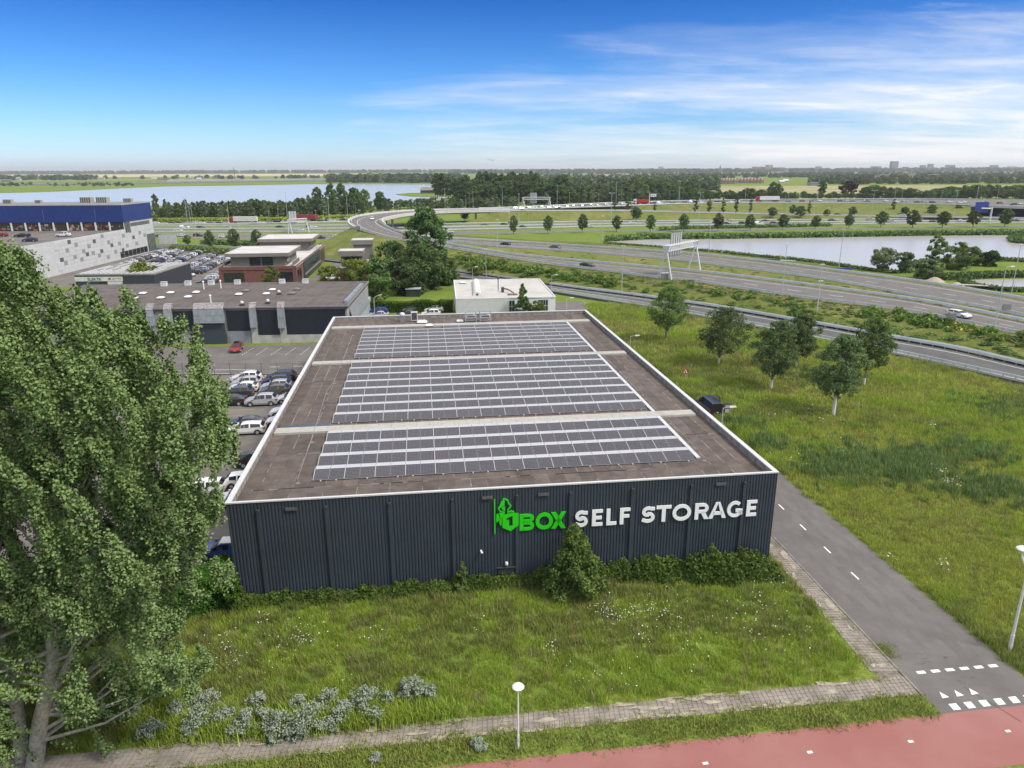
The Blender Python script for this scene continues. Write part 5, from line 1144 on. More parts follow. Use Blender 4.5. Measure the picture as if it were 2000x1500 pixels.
# belts behind the motorways
pale = [(305, 434, 394), (333, 432, 393), (366, 431, 388), (398, 430, 391), (430, 430, 394), (461, 427, 391), (491, 427, 393), (520, 427, 393), (551, 426, 395), (577, 425, 391), (606, 425, 392), (633, 424, 388), (661, 424, 390), (685, 422, 388), (709, 420, 393), (726, 420, 392), (756, 418, 387), (777, 418, 391), (803, 417, 388), (821, 415, 386), (842, 414, 386), (864, 414, 386), (880, 414, 387), (901, 413, 388), (934, 411, 380), (953, 411, 387), (968, 410, 378), (1000, 408, 383), (1035, 407, 378), (1068, 405, 376)]
for i, (u, v, vt) in enumerate(pale): plant_px('popl' if i % 2 else 'popl2', u, v, vt, 13+4*rtt.random(), 'pale poplar beyond the far carriageway, %s from the left of its row' % nth(i+1), 'pale poplars beyond the far carriageway')
bk = 0
def belt(us, vb, vt, kinds, lab, grp, w_=None, jit=3):
    n = len(us)
    for i, u in enumerate(us):
        k = rtt.choice(kinds); v0 = vb(u)+rtt.uniform(-.8, .8); t0 = vt(u)+rtt.uniform(-jit, jit); plant_px(k, u+rtt.uniform(-4, 4), v0, t0, w_*rtt.uniform(.8, 1.25) if w_ else None, lab % nth(i+1), grp)
belt(np.linspace(318, 700, 34), lambda u: 424.5-.008*(u-318), lambda u: float(np.interp(u, [318, 360, 420, 500, 560, 600, 640, 680, 700], [404, 396, 392, 390, 393, 385, 384, 376, 376])), ['dark', 'dark2', 'dark3', 'dark2'], 'dark tree in the belt before the lake, %s from the left', 'dark belt along the lake', 22)
for i, (u, v, vt, w_, k) in enumerate(((305, 412, 378, 14, 'dark'), (324, 412, 388, 9, 'dark2'), (622, 415, 364, 22, 'dark'), (648, 414, 355, 24, 'dark2'), (668, 413, 357, 26, 'dark'), (694, 412, 365, 28, 'dark3'), (712, 413, 368, 26, 'dark3'), (742, 411, 373, 24, 'dark3'), (604, 412, 380, 10, 'row'))): plant_px(k, u, v, vt, w_, 'taller tree standing out of the lakeside belt, %s from the left' % nth(i+1), 'tall trees of the lakeside belt')
belt(np.linspace(745, 1000, 16), lambda u: 408-.012*(u-745), lambda u: 389-.02*(u-745), ['dark3', 'dark2', 'bush', 'row'], 'green tree behind the flyover, %s from the left', 'trees behind the flyover', 24)
# wood in the middle distance
belt(np.linspace(855, 935, 8), lambda u: 388, lambda u: float(np.interp(u, [855, 870, 890, 905, 935], [338, 336, 352, 340, 350])), ['tall'], 'tall dark tree of the wood at the lake end, %s from the left', 'tall trees at the lake end', 24)
belt(np.linspace(940, 1100, 16), lambda u: 390, lambda u: float(np.interp(u, [940, 1000, 1045, 1065, 1100], [334, 336, 335, 352, 340])), ['tall', 'dark'], 'tall tree of the big wood behind the sign gantry, %s from the left', 'tall trees of the wood', 26)
belt(np.linspace(900, 1110, 18), lambda u: 399, lambda u: float(np.interp(u, [900, 960, 1030, 1110], [372, 356, 352, 362])), ['dark', 'dark2', 'tall'], 'dark tree at the front of the big wood, %s from the left', 'front of the wood', 30)
belt(np.linspace(1085, 1345, 30), lambda u: 397-.022*(u-1085), lambda u: float(np.interp(u, [1085, 1200, 1290, 1345], [364, 362, 358, 366])), ['dark', 'dark2', 'dark3'], 'dark tree in the belt behind the raised motorway, %s from the left', 'dark belt behind the raised motorway', 25)
belt(np.linspace(1095, 1335, 17), lambda u: 398.5-.025*(u-1095), lambda u: 369-.008*(u-1095), ['popl', 'popl2'], 'pale poplar before the dark belt of the raised motorway, %s from the left', 'pale poplars along the raised motorway', 14)
belt(np.linspace(1100, 1310, 9), lambda u: 400-.03*(u-1095), lambda u: 381-.02*(u-1095), ['row2'], 'low young tree at the motorway edge, %s from the left', 'young trees at the motorway edge', 12)
belt(np.linspace(1345, 1530, 20), lambda u: 391.5, lambda u: float(np.interp(u, [1345, 1440, 1500, 1515, 1530], [370, 371, 366, 346, 372])), ['dark2', 'dark3', 'row2', 'dark'], 'tree behind the white truck stretch, %s from the left', 'trees behind the truck stretch', 20)
belt(np.linspace(1540, 1690, 13), lambda u: 389.5, lambda u: 376, ['row', 'row2', 'dark3', 'bush'], 'low tree at the edge of the mown field, %s from the left', 'low trees at the mown field', 16)
plant_px('copper', 1655, 384, 353, 36, 'dark copper-red beech at the edge of the mown field', None)
plant_px('tall', 1604, 383, 351, 17, 'narrow dark tree standing alone in the mown field', None)
belt(np.linspace(1690, 2010, 40), lambda u: 388.5, lambda u: float(np.interp(u, [1690, 1720, 1800, 1900, 1950, 2010], [362, 363, 370, 360, 362, 364])), ['dark', 'dark2', 'dark3', 'dark3', 'row2'], 'dark tree in the right belt behind the motorway, %s from the left', 'right belt behind the raised motorway', 24)
belt(np.linspace(1180, 1345, 14), lambda u: 378, lambda u: float(np.interp(u, [1180, 1240, 1345], [362, 345, 354])), ['dark', 'dark3'], 'tree in the wood before the terrace houses, %s from the left', 'wood before the terrace houses', 26)

# ---------------------------------------------------------------- instanced stuff
def inst(name, pts, scl, src_mesh, label, rot=None, kind='stuff', zs=None):
    n = len(pts); me = bpy.data.meshes.new(name); me.vertices.add(n); me.vertices.foreach_set('co', np.ascontiguousarray(pts, dtype=np.float32).ravel())
    a = me.attributes.new('scl', 'FLOAT_VECTOR', 'POINT'); s3 = np.stack([scl, scl, scl if zs is None else zs], 1); a.data.foreach_set('vector', np.ascontiguousarray(s3, dtype=np.float32).ravel())
    a = me.attributes.new('rot', 'FLOAT_VECTOR', 'POINT'); r = np.zeros((n, 3)); r[:, 2] = RNG.random(n)*6.283; r[:, 0] = RNG.normal(0, .08, n); a.data.foreach_set('vector', np.ascontiguousarray(r, dtype=np.float32).ravel())
    so = bpy.data.objects.new(name+'_source', src_mesh)
    ng = bpy.data.node_groups.new(name, 'GeometryNodeTree'); ng.interface.new_socket('Geometry', in_out='INPUT', socket_type='NodeSocketGeometry'); ng.interface.new_socket('Geometry', in_out='OUTPUT', socket_type='NodeSocketGeometry')
    gi = ng.nodes.new('NodeGroupInput'); go = ng.nodes.new('NodeGroupOutput'); ip = ng.nodes.new('GeometryNodeInstanceOnPoints'); oi = ng.nodes.new('GeometryNodeObjectInfo'); oi.inputs['Object'].default_value = so; oi.inputs['As Instance'].default_value = True
    for at, sk in (('scl', 'Scale'), ('rot', 'Rotation')):
        q = ng.nodes.new('GeometryNodeInputNamedAttribute'); q.data_type = 'FLOAT_VECTOR'; q.inputs['Name'].default_value = at; ng.links.new(q.outputs[0], ip.inputs[sk])
    ng.links.new(gi.outputs[0], ip.inputs['Points']); ng.links.new(oi.outputs['Geometry'], ip.inputs['Instance']); ng.links.new(ip.outputs[0], go.inputs[0])
    o = put(name, me); md = o.modifiers.new('scatter', 'NODES'); md.node_group = ng; o['kind'] = kind
    if label: o['label'] = label
    return o
def tuft(name, m, n, h, spread, wd, seed, lean=.45):
    rg = np.random.default_rng(seed); P = np.stack([rg.normal(0, spread, n), rg.normal(0, spread, n), np.zeros(n)], 1); hh = h*rg.uniform(.5, 1.15, n)
    az = rg.random(n)*6.283; d = np.stack([np.cos(az), np.sin(az)], 1); ln = hh*lean*rg.random(n); sw = np.stack([-d[:, 1], d[:, 0], np.zeros(n)], 1)*(wd/2)
    mid = P.copy(); mid[:, :2] += d*(ln*.35)[:, None]; mid[:, 2] = hh*.6; tip = P.copy(); tip[:, :2] += d*ln[:, None]; tip[:, 2] = hh
    V = np.stack([P-sw, P+sw, mid+sw*.8, mid-sw*.8, mid-sw*.8, mid+sw*.8, tip+sw*.15, tip-sw*.15], 1).reshape(-1, 3); F = np.arange(8*n).reshape(2*n, 4)
    return npmesh(name, V, F, m, np.repeat(np.clip(rg.normal(.5, .25, n), 0, 1), 2))
T_MEAD = tuft('meadow_tuft', L_GRASS, 46, .42, .23, .024, 1, .8); T_LUSH = tuft('lush_tuft', L_LUSH, 46, .40, .23, .028, 2, .7); T_DRY = tuft('dry_tuft', L_DRY, 18, .62, .16, .022, 3, .5); T_SHORT = tuft('short_tuft', L_GRASS, 26, .16, .18, .03, 4, .7)
def vnoise(x, y, s, seed):
    rg = np.random.default_rng(seed); g_ = rg.random((64, 64)); X = (x*s) % 63; Y = (y*s) % 63; i = X.astype(int); j = Y.astype(int); fx = X-i; fy = Y-j; fx = fx*fx*(3-2*fx); fy = fy*fy*(3-2*fy)
    return (g_[i, j]*(1-fx)+g_[i+1, j]*fx)*(1-fy)+(g_[i, j+1]*(1-fx)+g_[i+1, j+1]*fx)*fy
def scatter(n, x0, x1, y0, y1, ok):
    x = RNG.uniform(x0, x1, n); y = RNG.uniform(y0, y1, n); k = ok(x, y); return x[k], y[k]
rlv = lambda y: 22.9-(y-56.2)*.113; rrv = lambda y: 28.4-(y-69.7)*.127
ptv = lambda x: np.interp(x, [p[0] for p in PT], [p[1] for p in PT]); pbv = lambda x: np.interp(x, [p[0] for p in PB], [p[1] for p in PB])
fy = lambda x: BO[1]+(x-BO[0])*math.tan(BYAW)          # hall front line
slx = lambda y: np.interp(y, RS.B[::-1, 1], RS.B[::-1, 0])
def edgej(x, y): return (vnoise(x, y, 2.3, 77)-.5)*.5
ok_front = lambda x, y: (y > ptv(x)+.12+edgej(x, y)*1.4+np.clip(.9-np.hypot(x-22.6, y-38.2)*.55, 0, 2)) & ((x < 21.6) | (np.hypot(x-20.9, y-40.2) < 1.75) | (y > 40.2)) & (x < rlv(y)-1.9-.5*np.clip(1-(y-38)/7, 0, 1)+edgej(x, y)*1.2) & np.where((x > -20.6) & (x < 20.9), y < fy(x)-.1, np.where(x > 20.9, y < 58, y < 47.5))
x, y = scatter(17000, -42, 24, 30, 60, ok_front)
nz = vnoise(x, y, .35, 5)*.6+vnoise(x, y, 1.3, 6)*.4
def put_tufts(nm, lab, x, y, sel, me, s0, s1): 
    k = sel; n = int(k.sum()); inst(nm, np.stack([x[k], y[k], np.zeros(n)], 1), RNG.uniform(s0, s1, n), me, lab)
lush = ((y < ptv(x)+3.0+nz*3) & (x > -8)) | (vnoise(x, y, .55, 9) > .56); q = RNG.random(len(x))
put_tufts('meadow_grass', None, x, y, ~lush & (q < .86), T_MEAD, .7, 1.35); put_tufts('lush_meadow_grass', None, x, y, lush & (q < .9), T_LUSH, .6, 1.1); put_tufts('dry_grass_stems', None, x, y, (q >= .86) & (nz > .42), T_DRY, .7, 1.25)
ok_verge = lambda x, y: (y > red(x)+.05+edgej(x, y)*.7) & (y < pbv(x)-.02+edgej(x, y)*1.1) & (x < rlv(y)-.3)
wx = RNG.uniform(-18, 24, 260); tq = np.clip(RNG.choice([0., 1.], 260)+RNG.normal(0, .12, 260), 0, 1)*.94+RNG.normal(0, .03, 260); wy = pbv(wx)*(1-tq)+ptv(wx)*tq
wy2 = RNG.uniform(38.5, 58, 130); wx2 = rlv(wy2)-1.75*np.clip(RNG.choice([0.1, 1.], 130, p=[.3, .7])+RNG.normal(0, .12, 130), 0.08, 1.1); g0 = G(1712, 1270); gx = RNG.normal(g0[0]+.5, .35, 50); gy = RNG.normal(g0[1], .4, 50)
WX = np.concatenate([wx, wx2, gx]); WY = np.concatenate([wy, wy2, gy]); inst('path_weeds', np.stack([WX, WY, np.full(len(WX), .02)], 1), RNG.uniform(.35, 1.0, len(WX)), T_SHORT, None)
sx = []
for (u_, v_) in [(300+i*12.5, 1400+((i*37) % 45)) for i in range(46)]: p_ = G(u_, v_); sx.append(p_)
sx = np.array(sx); sx = np.repeat(sx, 9, 0); sx[:, :2] += RNG.normal(0, .45, (len(sx), 2)); sx[:, 2] = 0; kk = (sx[:, 1] > ptv(sx[:, 0])+.1); sx = sx[kk]; inst('tall_meadow_grass', sx, RNG.uniform(1.1, 2.0, len(sx)), T_LUSH, None)
x, y = scatter(9000, -34, 26, 26, 38, ok_verge); put_tufts('verge_grass', None, x, y, np.ones(len(x), bool), T_SHORT, .8, 1.9)
ok_field = lambda x, y: (x > rrv(y)+.15+edgej(x, y)) & (x < slx(y)-1.2) & (y > red(x)+.3)
x, y = scatter(130000, 18, 82, 38, 168, ok_field); keep = RNG.random(len(x)) < np.clip(48/np.maximum(y, 40), .25, 1)**1.3; x, y = x[keep], y[keep]
nz = vnoise(x, y, .16, 15)*.65+vnoise(x, y, .7, 16)*.35; sc_ = np.clip(y/60, .9, 2.)
q = RNG.random(len(x))
def pf(nm, sel, me, s0, s1): n = int(sel.sum()); inst(nm, np.stack([x[sel], y[sel], np.zeros(n)], 1), RNG.uniform(s0, s1, n)*sc_[sel], me, None)
T_YEL = tuft('yellow_tuft', L_FIELD, 32, .36, .21, .035, 9, .7); T_REED = tuft('reed_tuft', L_REED, 40, 1.1, .30, .05, 10, .5)
n2_ = vnoise(x, y, .07, 25)*.6+vnoise(x, y, .3, 26)*.4
dry_ = (vnoise(x, y, .05, 41)*.7+vnoise(x, y, .25, 42)*.3 > .60)
pf('straw_field_grass', dry_ & (q > .55), T_DRY, .5, .9)
q = np.where(dry_ & (q > .55), 2, q)
pf('yellow_field_grass', (n2_ > .52) & (q < .9), T_YEL, .7, 1.3); pf('field_grass', (n2_ <= .52) & (nz >= .38) & (q < .93), T_LUSH, .7, 1.45); pf('olive_field_grass', (n2_ <= .52) & (nz < .38) & (q < .93), T_MEAD, .8, 1.5); pf('dry_grass_stems', (q >= .93) & (q < 1.5) & (nz < .6), T_DRY, .7, 1.1)
rc = [(1690, 905, 3.4), (1760, 925, 2.6), (1620, 920, 1.8), (1800, 900, 2.2), (1900, 885, 2.5), (1600, 740, 3.), (1950, 800, 3.), (1450, 830, 1.6), (1500, 870, 1.4), (1930, 960, 2.)]
P = np.concatenate([np.stack([RNG.normal(G(u, v)[0], r, int(r*60)), RNG.normal(G(u, v)[1], r*.9, int(r*60)), np.zeros(int(r*60))], 1) for u, v, r in rc]); P = P[ok_field(P[:, 0], P[:, 1])]; inst('tall_reed_patches', P, RNG.uniform(.6, 1.15, len(P)), T_REED, None)
# flowers: little pale heads above the grass
def flowers(nm, clusters, m, size=.075, lab=None):
    P = []
    for (u, v, n, sp) in clusters:
        c = G(u, v, .5); P.append(np.stack([RNG.normal(c[0], sp, n), RNG.normal(c[1], sp*1.5, n), RNG.uniform(.35, .75, n)], 1))
    P = np.concatenate(P); V, F = leaves(P, np.full(len(P), size), 2.5, aspect=1.0); o = put(nm, npmesh(nm, V, F, m)); o['kind'] = 'stuff'; return o
FW_ = mat('white_petals', (.74, .74, .70), .8, var=0); FY_ = mat('yellow_petals', (.55, .45, .03), .8, var=0)
flowers('white_wildflowers', [(588, 1243, 60, .7), (430, 1262, 50, .8), (455, 1290, 25, .4), (730, 1235, 14, .4), (1183, 1193, 70, .6), (1235, 1190, 40, .5), (1285, 1190, 60, .7), (1075, 1262, 18, .25), (1340, 1220, 30, 1.2), (1460, 1215, 40, 1.0), (1360, 1280, 14, .5), (1140, 1310, 12, .5), (1210, 1330, 10, .8), (935, 1215, 16, .5), (1470, 1170, 30, .8), (1540, 1230, 20, .8), (1250, 1250, 14, .6), (520, 1290, 16, 1.0), (680, 1320, 14, 1.0), (515, 1207, 20, .3), (1500, 1130, 30, .8)], FW_)
flowers('white_wildflowers', [(1818, 828, 40, .35), (1830, 915, 50, .6), (1850, 940, 40, .5), (1590, 795, 60, 1.6), (1520, 800, 60, 2.), (1660, 870, 30, 1.2), (1480, 780, 50, 2.), (1440, 700, 60, 3.), (1370, 690, 60, 3.), (1560, 900, 20, 1.2), (1735, 1085, 10, .3), (1845, 1100, 12, .3), (1330, 700, 40, 2.5), (1570, 760, 40, 2)], FW_, .11)
flowers('yellow_wildflowers', [(1895, 648, 260, 1.6), (1870, 645, 120, 1.2)], FY_, .35).location.z = .9
flowers('yellow_wildflowers', [(1385, 1355, 30, .4), (1100, 1380, 10, .4), (820, 1480, 20, 1.0), (1300, 1380, 14, 1.5), (1515, 1250, 8, .2)], FY_, .05)
# brambles along the foot of the front wall
n = 26000; a = RNG.uniform(-1.0, 41.6, n); hgt = np.interp(a, [-1, 2, 8, 14, 17, 21, 23, 27, 31, 34, 37, 39.5, 41.6], [1.2, .7, .75, .8, 1.0, .75, 1.1, 1.0, 1.5, 1.35, 1.75, 1.6, .9])*(.35+.75*vnoise(a, a*0+3, 1.1, 31)+.65*vnoise(a, a*0+5, 3.1, 36)); dep = np.interp(a, [-1, 20, 26, 34, 41.6], [1.0, 1.0, 1.2, 2.2, 2.6])
tt = RNG.random(n)**.8; zb_ = hgt*np.sqrt(np.clip(1-tt**2, 0, 1))*RNG.uniform(.35, 1.05, n)**.6; b = -.12-tt*dep*(.6+.7*vnoise(a, a*0+9, .8, 33))
P = np.array([BL(x_, y_, z_) for x_, y_, z_ in zip(a, b, zb_)]); V, F = leaves(P, np.full(n, .17), .6, aspect=1.3); tn = np.clip(RNG.normal(.28+.45*vnoise(a, b+20, .5, 35), .2), 0, 1)
o = put('bramble_thicket', npmesh('bramble_thicket', V, F, L_BRAMBLE, tn)); o['kind'] = 'stuff'
o = make_tree('conical_tree', 'dense conical green tree against the dark front wall under the lettering', 'tree', 6.1, 2.45, .02, 'fat', 170, 130, .15, leafmat('maple_leaf', (.035, .09, .026), (.22, .33, .075)), BARK, 101, cr=.24, up=.7); o.location = tuple(BL(24.95, -2.3)); o.scale = (1, .85, 1)
o = make_tree('sapling', 'thin young sapling at the dark wall left of the door', 'sapling', 2.7, .75, .02, 'cone', 30, 90, .13, L_MID, BARK, 102, cr=.3); o.location = tuple(BL(16.7, -.8))
o = make_tree('sapling', 'slender shoot sticking up from the brambles at the right of the wall', 'sapling', 2.8, .6, .1, 'cone', 16, 40, .12, L_MID, BARK, 103, cr=.3); o.location = tuple(BL(36.4, -.7))
# clipped and unclipped hedges
def hedge(name, label, P0, P1, wd, h, m, n, size, wob=.15):
    d = P1-P0; L = np.linalg.norm(d[:2]); t_ = thing(name, label, 'hedge', (P0[0], P0[1], 0), math.atan2(d[1], d[0])); k = RNG.random(n); x_ = RNG.uniform(0, L, n)
    top = k < wd/(wd+2*h)*1.3; side = np.where(RNG.random(n) < .5, 0, wd); hh = h*(1+wob*(vnoise(x_, x_*0+1, .7, 3)-.5)*2)
    y_ = np.where(top, RNG.uniform(0, wd, n), side+RNG.normal(0, .07, n)); z_ = np.where(top, hh+RNG.normal(0, .06, n), RNG.uniform(0, 1, n)*hh)
    P = np.stack([x_, y_, z_], 1); V, F = leaves(P, np.full(n, size), .6); put('foliage', npmesh('hedge_foliage', V, F, m, np.clip(RNG.normal(.5, .22, n), 0, 1)), t_)
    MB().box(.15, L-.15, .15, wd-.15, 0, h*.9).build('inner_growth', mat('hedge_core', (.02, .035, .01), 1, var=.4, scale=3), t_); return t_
hedge('hedge', 'long clipped green hedge behind the cars at the rear of the hall', G(702, 611), G(884, 610), 1.6, 2.4, L_HEDGE, 9000, .26)
hedge('low_hedge', 'low spreading hedge along the foot of the workshop wall', G(508, 667), G(640, 662), 1.4, .9, L_BRAMBLE, 3500, .26, .4)
hedge('boundary_hedge', 'dark dense hedge by the left front corner of the hall under the poplar', G(318, 1218), G(470, 1190), 2.6, 2.7, L_HEDGE, 13000, .16, .5)
o = make_tree('ivy_column', 'dark green column of ivy at the left front corner of the hall', 'shrub', 3.1, .8, .0, 'column', 46, 120, .13, L_HEDGE, BARK, 104, cr=.34); o.location = tuple(BL(-.1, -.9))
# silver poplar suckers along the footpath
sv = [(345, 1400, 1.0), (300, 1440, 1.1), (395, 1425, 1.5), (410, 1385, 1.2), (478, 1425, 1.2), (505, 1384, 1.0), (548, 1436, 1.4), (612, 1428, 1.7), (640, 1382, 1.2), (585, 1385, .9), (712, 1388, 1.5), (805, 1362, 1.2), (842, 1360, .7), (735, 1488, .5), (935, 1462, .6), (255, 1400, .9), (440, 1408, .9), (455, 1440, .7), (520, 1418, 1.), (530, 1452, .6), (580, 1440, 1.), (660, 1420, 1.1), (675, 1395, .9), (735, 1405, .8), (760, 1372, .7), (370, 1440, .8), (385, 1385, .8), (790, 1345, .6)]
for i, (u, v, h) in enumerate(sv):
    r_ = make_tree('silver_shrub', 'silvery white poplar shrub beside the footpath, %s from the left' % nth(1+sorted(sv).index((u, v, h))), 'shrub', h*1.1, h*.66, .0, 'egg', 34, 52, .08, L_SILVER, BARK, 120+i, cr=.34, up=.8); p = G(u, v); r_.location = tuple(p); r_['group'] = 'silver shrubs along the footpath'
# small silver plants in the right field, scrub on the banks, reeds
pm_ = RNG.random
def clump(nm, m, n, r, h, size, seed):
    rg = np.random.default_rng(seed); d = unit(rg.normal(size=(n, 3)))*(rg.random(n)**.4)[:, None]; d[:, 2] = np.abs(d[:, 2]); P = d*np.array([r, r, h]); V, F = leaves(P, np.full(n, size), .5, rg); return npmesh(nm, V, F, m, np.clip(rg.normal(.5, .22, n), 0, 1))
c = [(1344, 742), (1352, 765), (1398, 742), (1448, 742), (1485, 762), (1480, 745), (1520, 800), (1548, 827), (1578, 812), (1570, 832), (1605, 805), (1648, 830), (1480, 700), (1410, 765), (1420, 700), (1465, 725), (1550, 735), (1680, 800), (1655, 745), (1350, 720)]
inst('silver_plants', np.array([G(u, v) for u, v in c]), RNG.uniform(.7, 1.4, len(c)), clump('silver_plant', L_SILVER, 70, .5, .8, .16, 5), None)
sc1 = clump('scrub_clump', L_BRAMBLE, 90, 1.3, 1.2, .42, 6); sc2 = clump('scrub_clump_green', L_MID, 80, 1.1, .9, .4, 7); sc3 = clump('dry_clump', L_DRY, 60, 1.2, .6, .35, 8)
def onbank(S, n, r0, r1, i0, i1):
    R_, N_, _ = S.shape; i = RNG.uniform(i0*(N_-1), i1*(N_-1), n); r = RNG.uniform(r0*(R_-1), r1*(R_-1), n); ii = np.minimum(i.astype(int), N_-2); ri = np.minimum(r.astype(int), R_-2); f = (i-ii)[:, None]; g_ = (r-ri)[:, None]
    return (S[ri, ii]*(1-f)+S[ri, ii+1]*f)*(1-g_)+(S[ri+1, ii]*(1-f)+S[ri+1, ii+1]*f)*g_
P = np.concatenate([onbank(SL1, 120, .45, .8, .02, .26), onbank(SL1, 16, .4, .9, .28, .55), onbank(SL1, 45, .15, .5, .64, .98)]); inst('bank_scrub', P, RNG.uniform(.6, 1.4, len(P)), sc1, None)
P = np.concatenate([onbank(SL1, 420, .05, .95, 0, 1)]); inst('bank_weeds', P, RNG.uniform(.4, 1.3, len(P)), sc2, None, zs=RNG.uniform(.2, .6, len(P)))
P = np.concatenate([onbank(SL1, 260, .02, .5, 0, 1), onbank(SL2, 160, .1, .9, 0, 1)]); inst('dry_bank_weeds', P, RNG.uniform(.4, 1.0, len(P)), sc3, None, zs=RNG.uniform(.2, .6, len(P)))
def reedline(nm, px, n, wd, h, m=None, size=.7):
    L = resample(wline(px, .05), 200); i = RNG.integers(0, 199, n); f = RNG.random(n)[:, None]; P = L[i]*(1-f)+L[i+1]*f; P[:, 0] += RNG.normal(0, wd*.3, n); P[:, 1] += RNG.uniform(-wd, wd, n)
    nn = 5; Q = np.repeat(P, nn, 0)+RNG.normal(0, .35, (n*nn, 3)); Q[:, 2] = RNG.uniform(0, h, n*nn); V, F = leaves(Q, np.full(len(Q), size), -.1, aspect=2.2); o = put(nm, npmesh(nm, V, F, m or L_REED, np.clip(RNG.normal(.45, .25, len(Q)), 0, 1))); o['kind'] = 'stuff'; return o
reedline('reed_bed', [(p[0], p[1]-1.2) for p in pond[:7]], 4200, 2.6, 2.2); reedline('reed_bed', [(1180, 477)]+[(p[0], p[1]+2) for p in pond[:11:-1]][1:]+[(1790, 530)], 1500, 1.0, .9, size=.5)
reedline('reed_bed', [(1776, 531), (1786, 520), (1802, 513), (1850, 511), (1900, 513), (1955, 509), (2010, 512)], 700, 1.2, 1.2, size=.5); reedline('reed_bed', [(1830, 546), (1880, 544), (1940, 541), (2010, 540)], 900, 1.6, 1.6, size=.5); reedline('reed_bed', [(1876, 550), (1905, 560), (1955, 568), (2010, 570)], 400, 1., .9, size=.5)
reedline('reed_bed', [(1990, 463), (1977, 468), (1984, 474), (2010, 476)], 500, 2, 1.6); reedline('verge_reeds', [(400, 476), (520, 480), (600, 484)], 600, 3, 1.6); reedline('verge_reeds', [(630, 535), (660, 540), (668, 536)], 300, 2, 1.8, L_MID)
reedline('verge_reeds', [(285, 433.5), (420, 431), (560, 430), (690, 424)], 1500, 4, 1.6, L_LUSH, .9); reedline('verge_reeds', [(1290, 450), (1320, 448), (1330, 447), (1400, 446), (1590, 442), (1620, 441.5)], 500, 3, 1.5, L_MID); reedline('verge_reeds', [(340, 487), (380, 489), (440, 495)], 700, 3, 1.5, L_MID)
# far woods, instanced low trees up to the skyline
fm = make_tree('t', '', 'tree', 12, 6, 0, 'round', 34, 22, 1.7, leafmat('far_leaf', (.065, .105, .045), (.16, .21, .088), trans=0, rnd=.35), BARK, 200); far_me = fm.children[0].data
for ch in list(fm.children): bpy.data.objects.remove(ch)
bpy.data.objects.remove(fm)
def woods(nm, u0, u1, v0, v1, n, h0, h1, gaps=0.):
    P, S = [], []
    for _ in range(n):
        u = random.uniform(u0, u1); t = random.random(); v = v0+(v1-v0)*t if not callable(v0) else v0(u)+(v1(u)-v0(u))*t
        p = G(u, v)
        if gaps and vnoise(np.array([p[0]]), np.array([p[1]]), .004, 50)[0] < gaps: continue
        P.append(p); S.append(random.uniform(h0, h1)/12)
    S = np.array(S); return inst(nm, np.array(P), S*np.random.default_rng(1).uniform(.9, 1.6, len(S)), far_me, None, zs=S)
hz = lambda u: 334.15-.00412*u
woods('lakeside_woods', 640, 900, lambda u: 357.5, lambda u: 349, 420, 12, 20)
woods('lakeside_woods', -40, 190, 352.5, 346.5, 130, 10, 17); woods('lakeside_woods', 180, 640, lambda u: 352.5-.004*u, lambda u: 349.5-.004*u, 60, 10, 15, .35)
woods('skyline_woods', -100, 900, lambda u: hz(u)+6.5, lambda u: hz(u)+4.8, 1100, 20, 34)
woods('town_woods', 880, 2080, lambda u: hz(u)+9, lambda u: hz(u)+5.5, 1500, 18, 32)
woods('town_woods', 1040, 2080, lambda u: hz(u)+20, lambda u: hz(u)+9.5, 1300, 8, 14, .32)
woods('town_woods', 1040, 1400, lambda u: hz(u)+44, lambda u: hz(u)+20, 330, 10, 17, .3); woods('town_woods', 1580, 2080, lambda u: hz(u)+33, lambda u: hz(u)+20, 420, 9, 14, .15)
woods('shore_bushes', -40, 260, 364, 360, 60, 3, 7, .3)
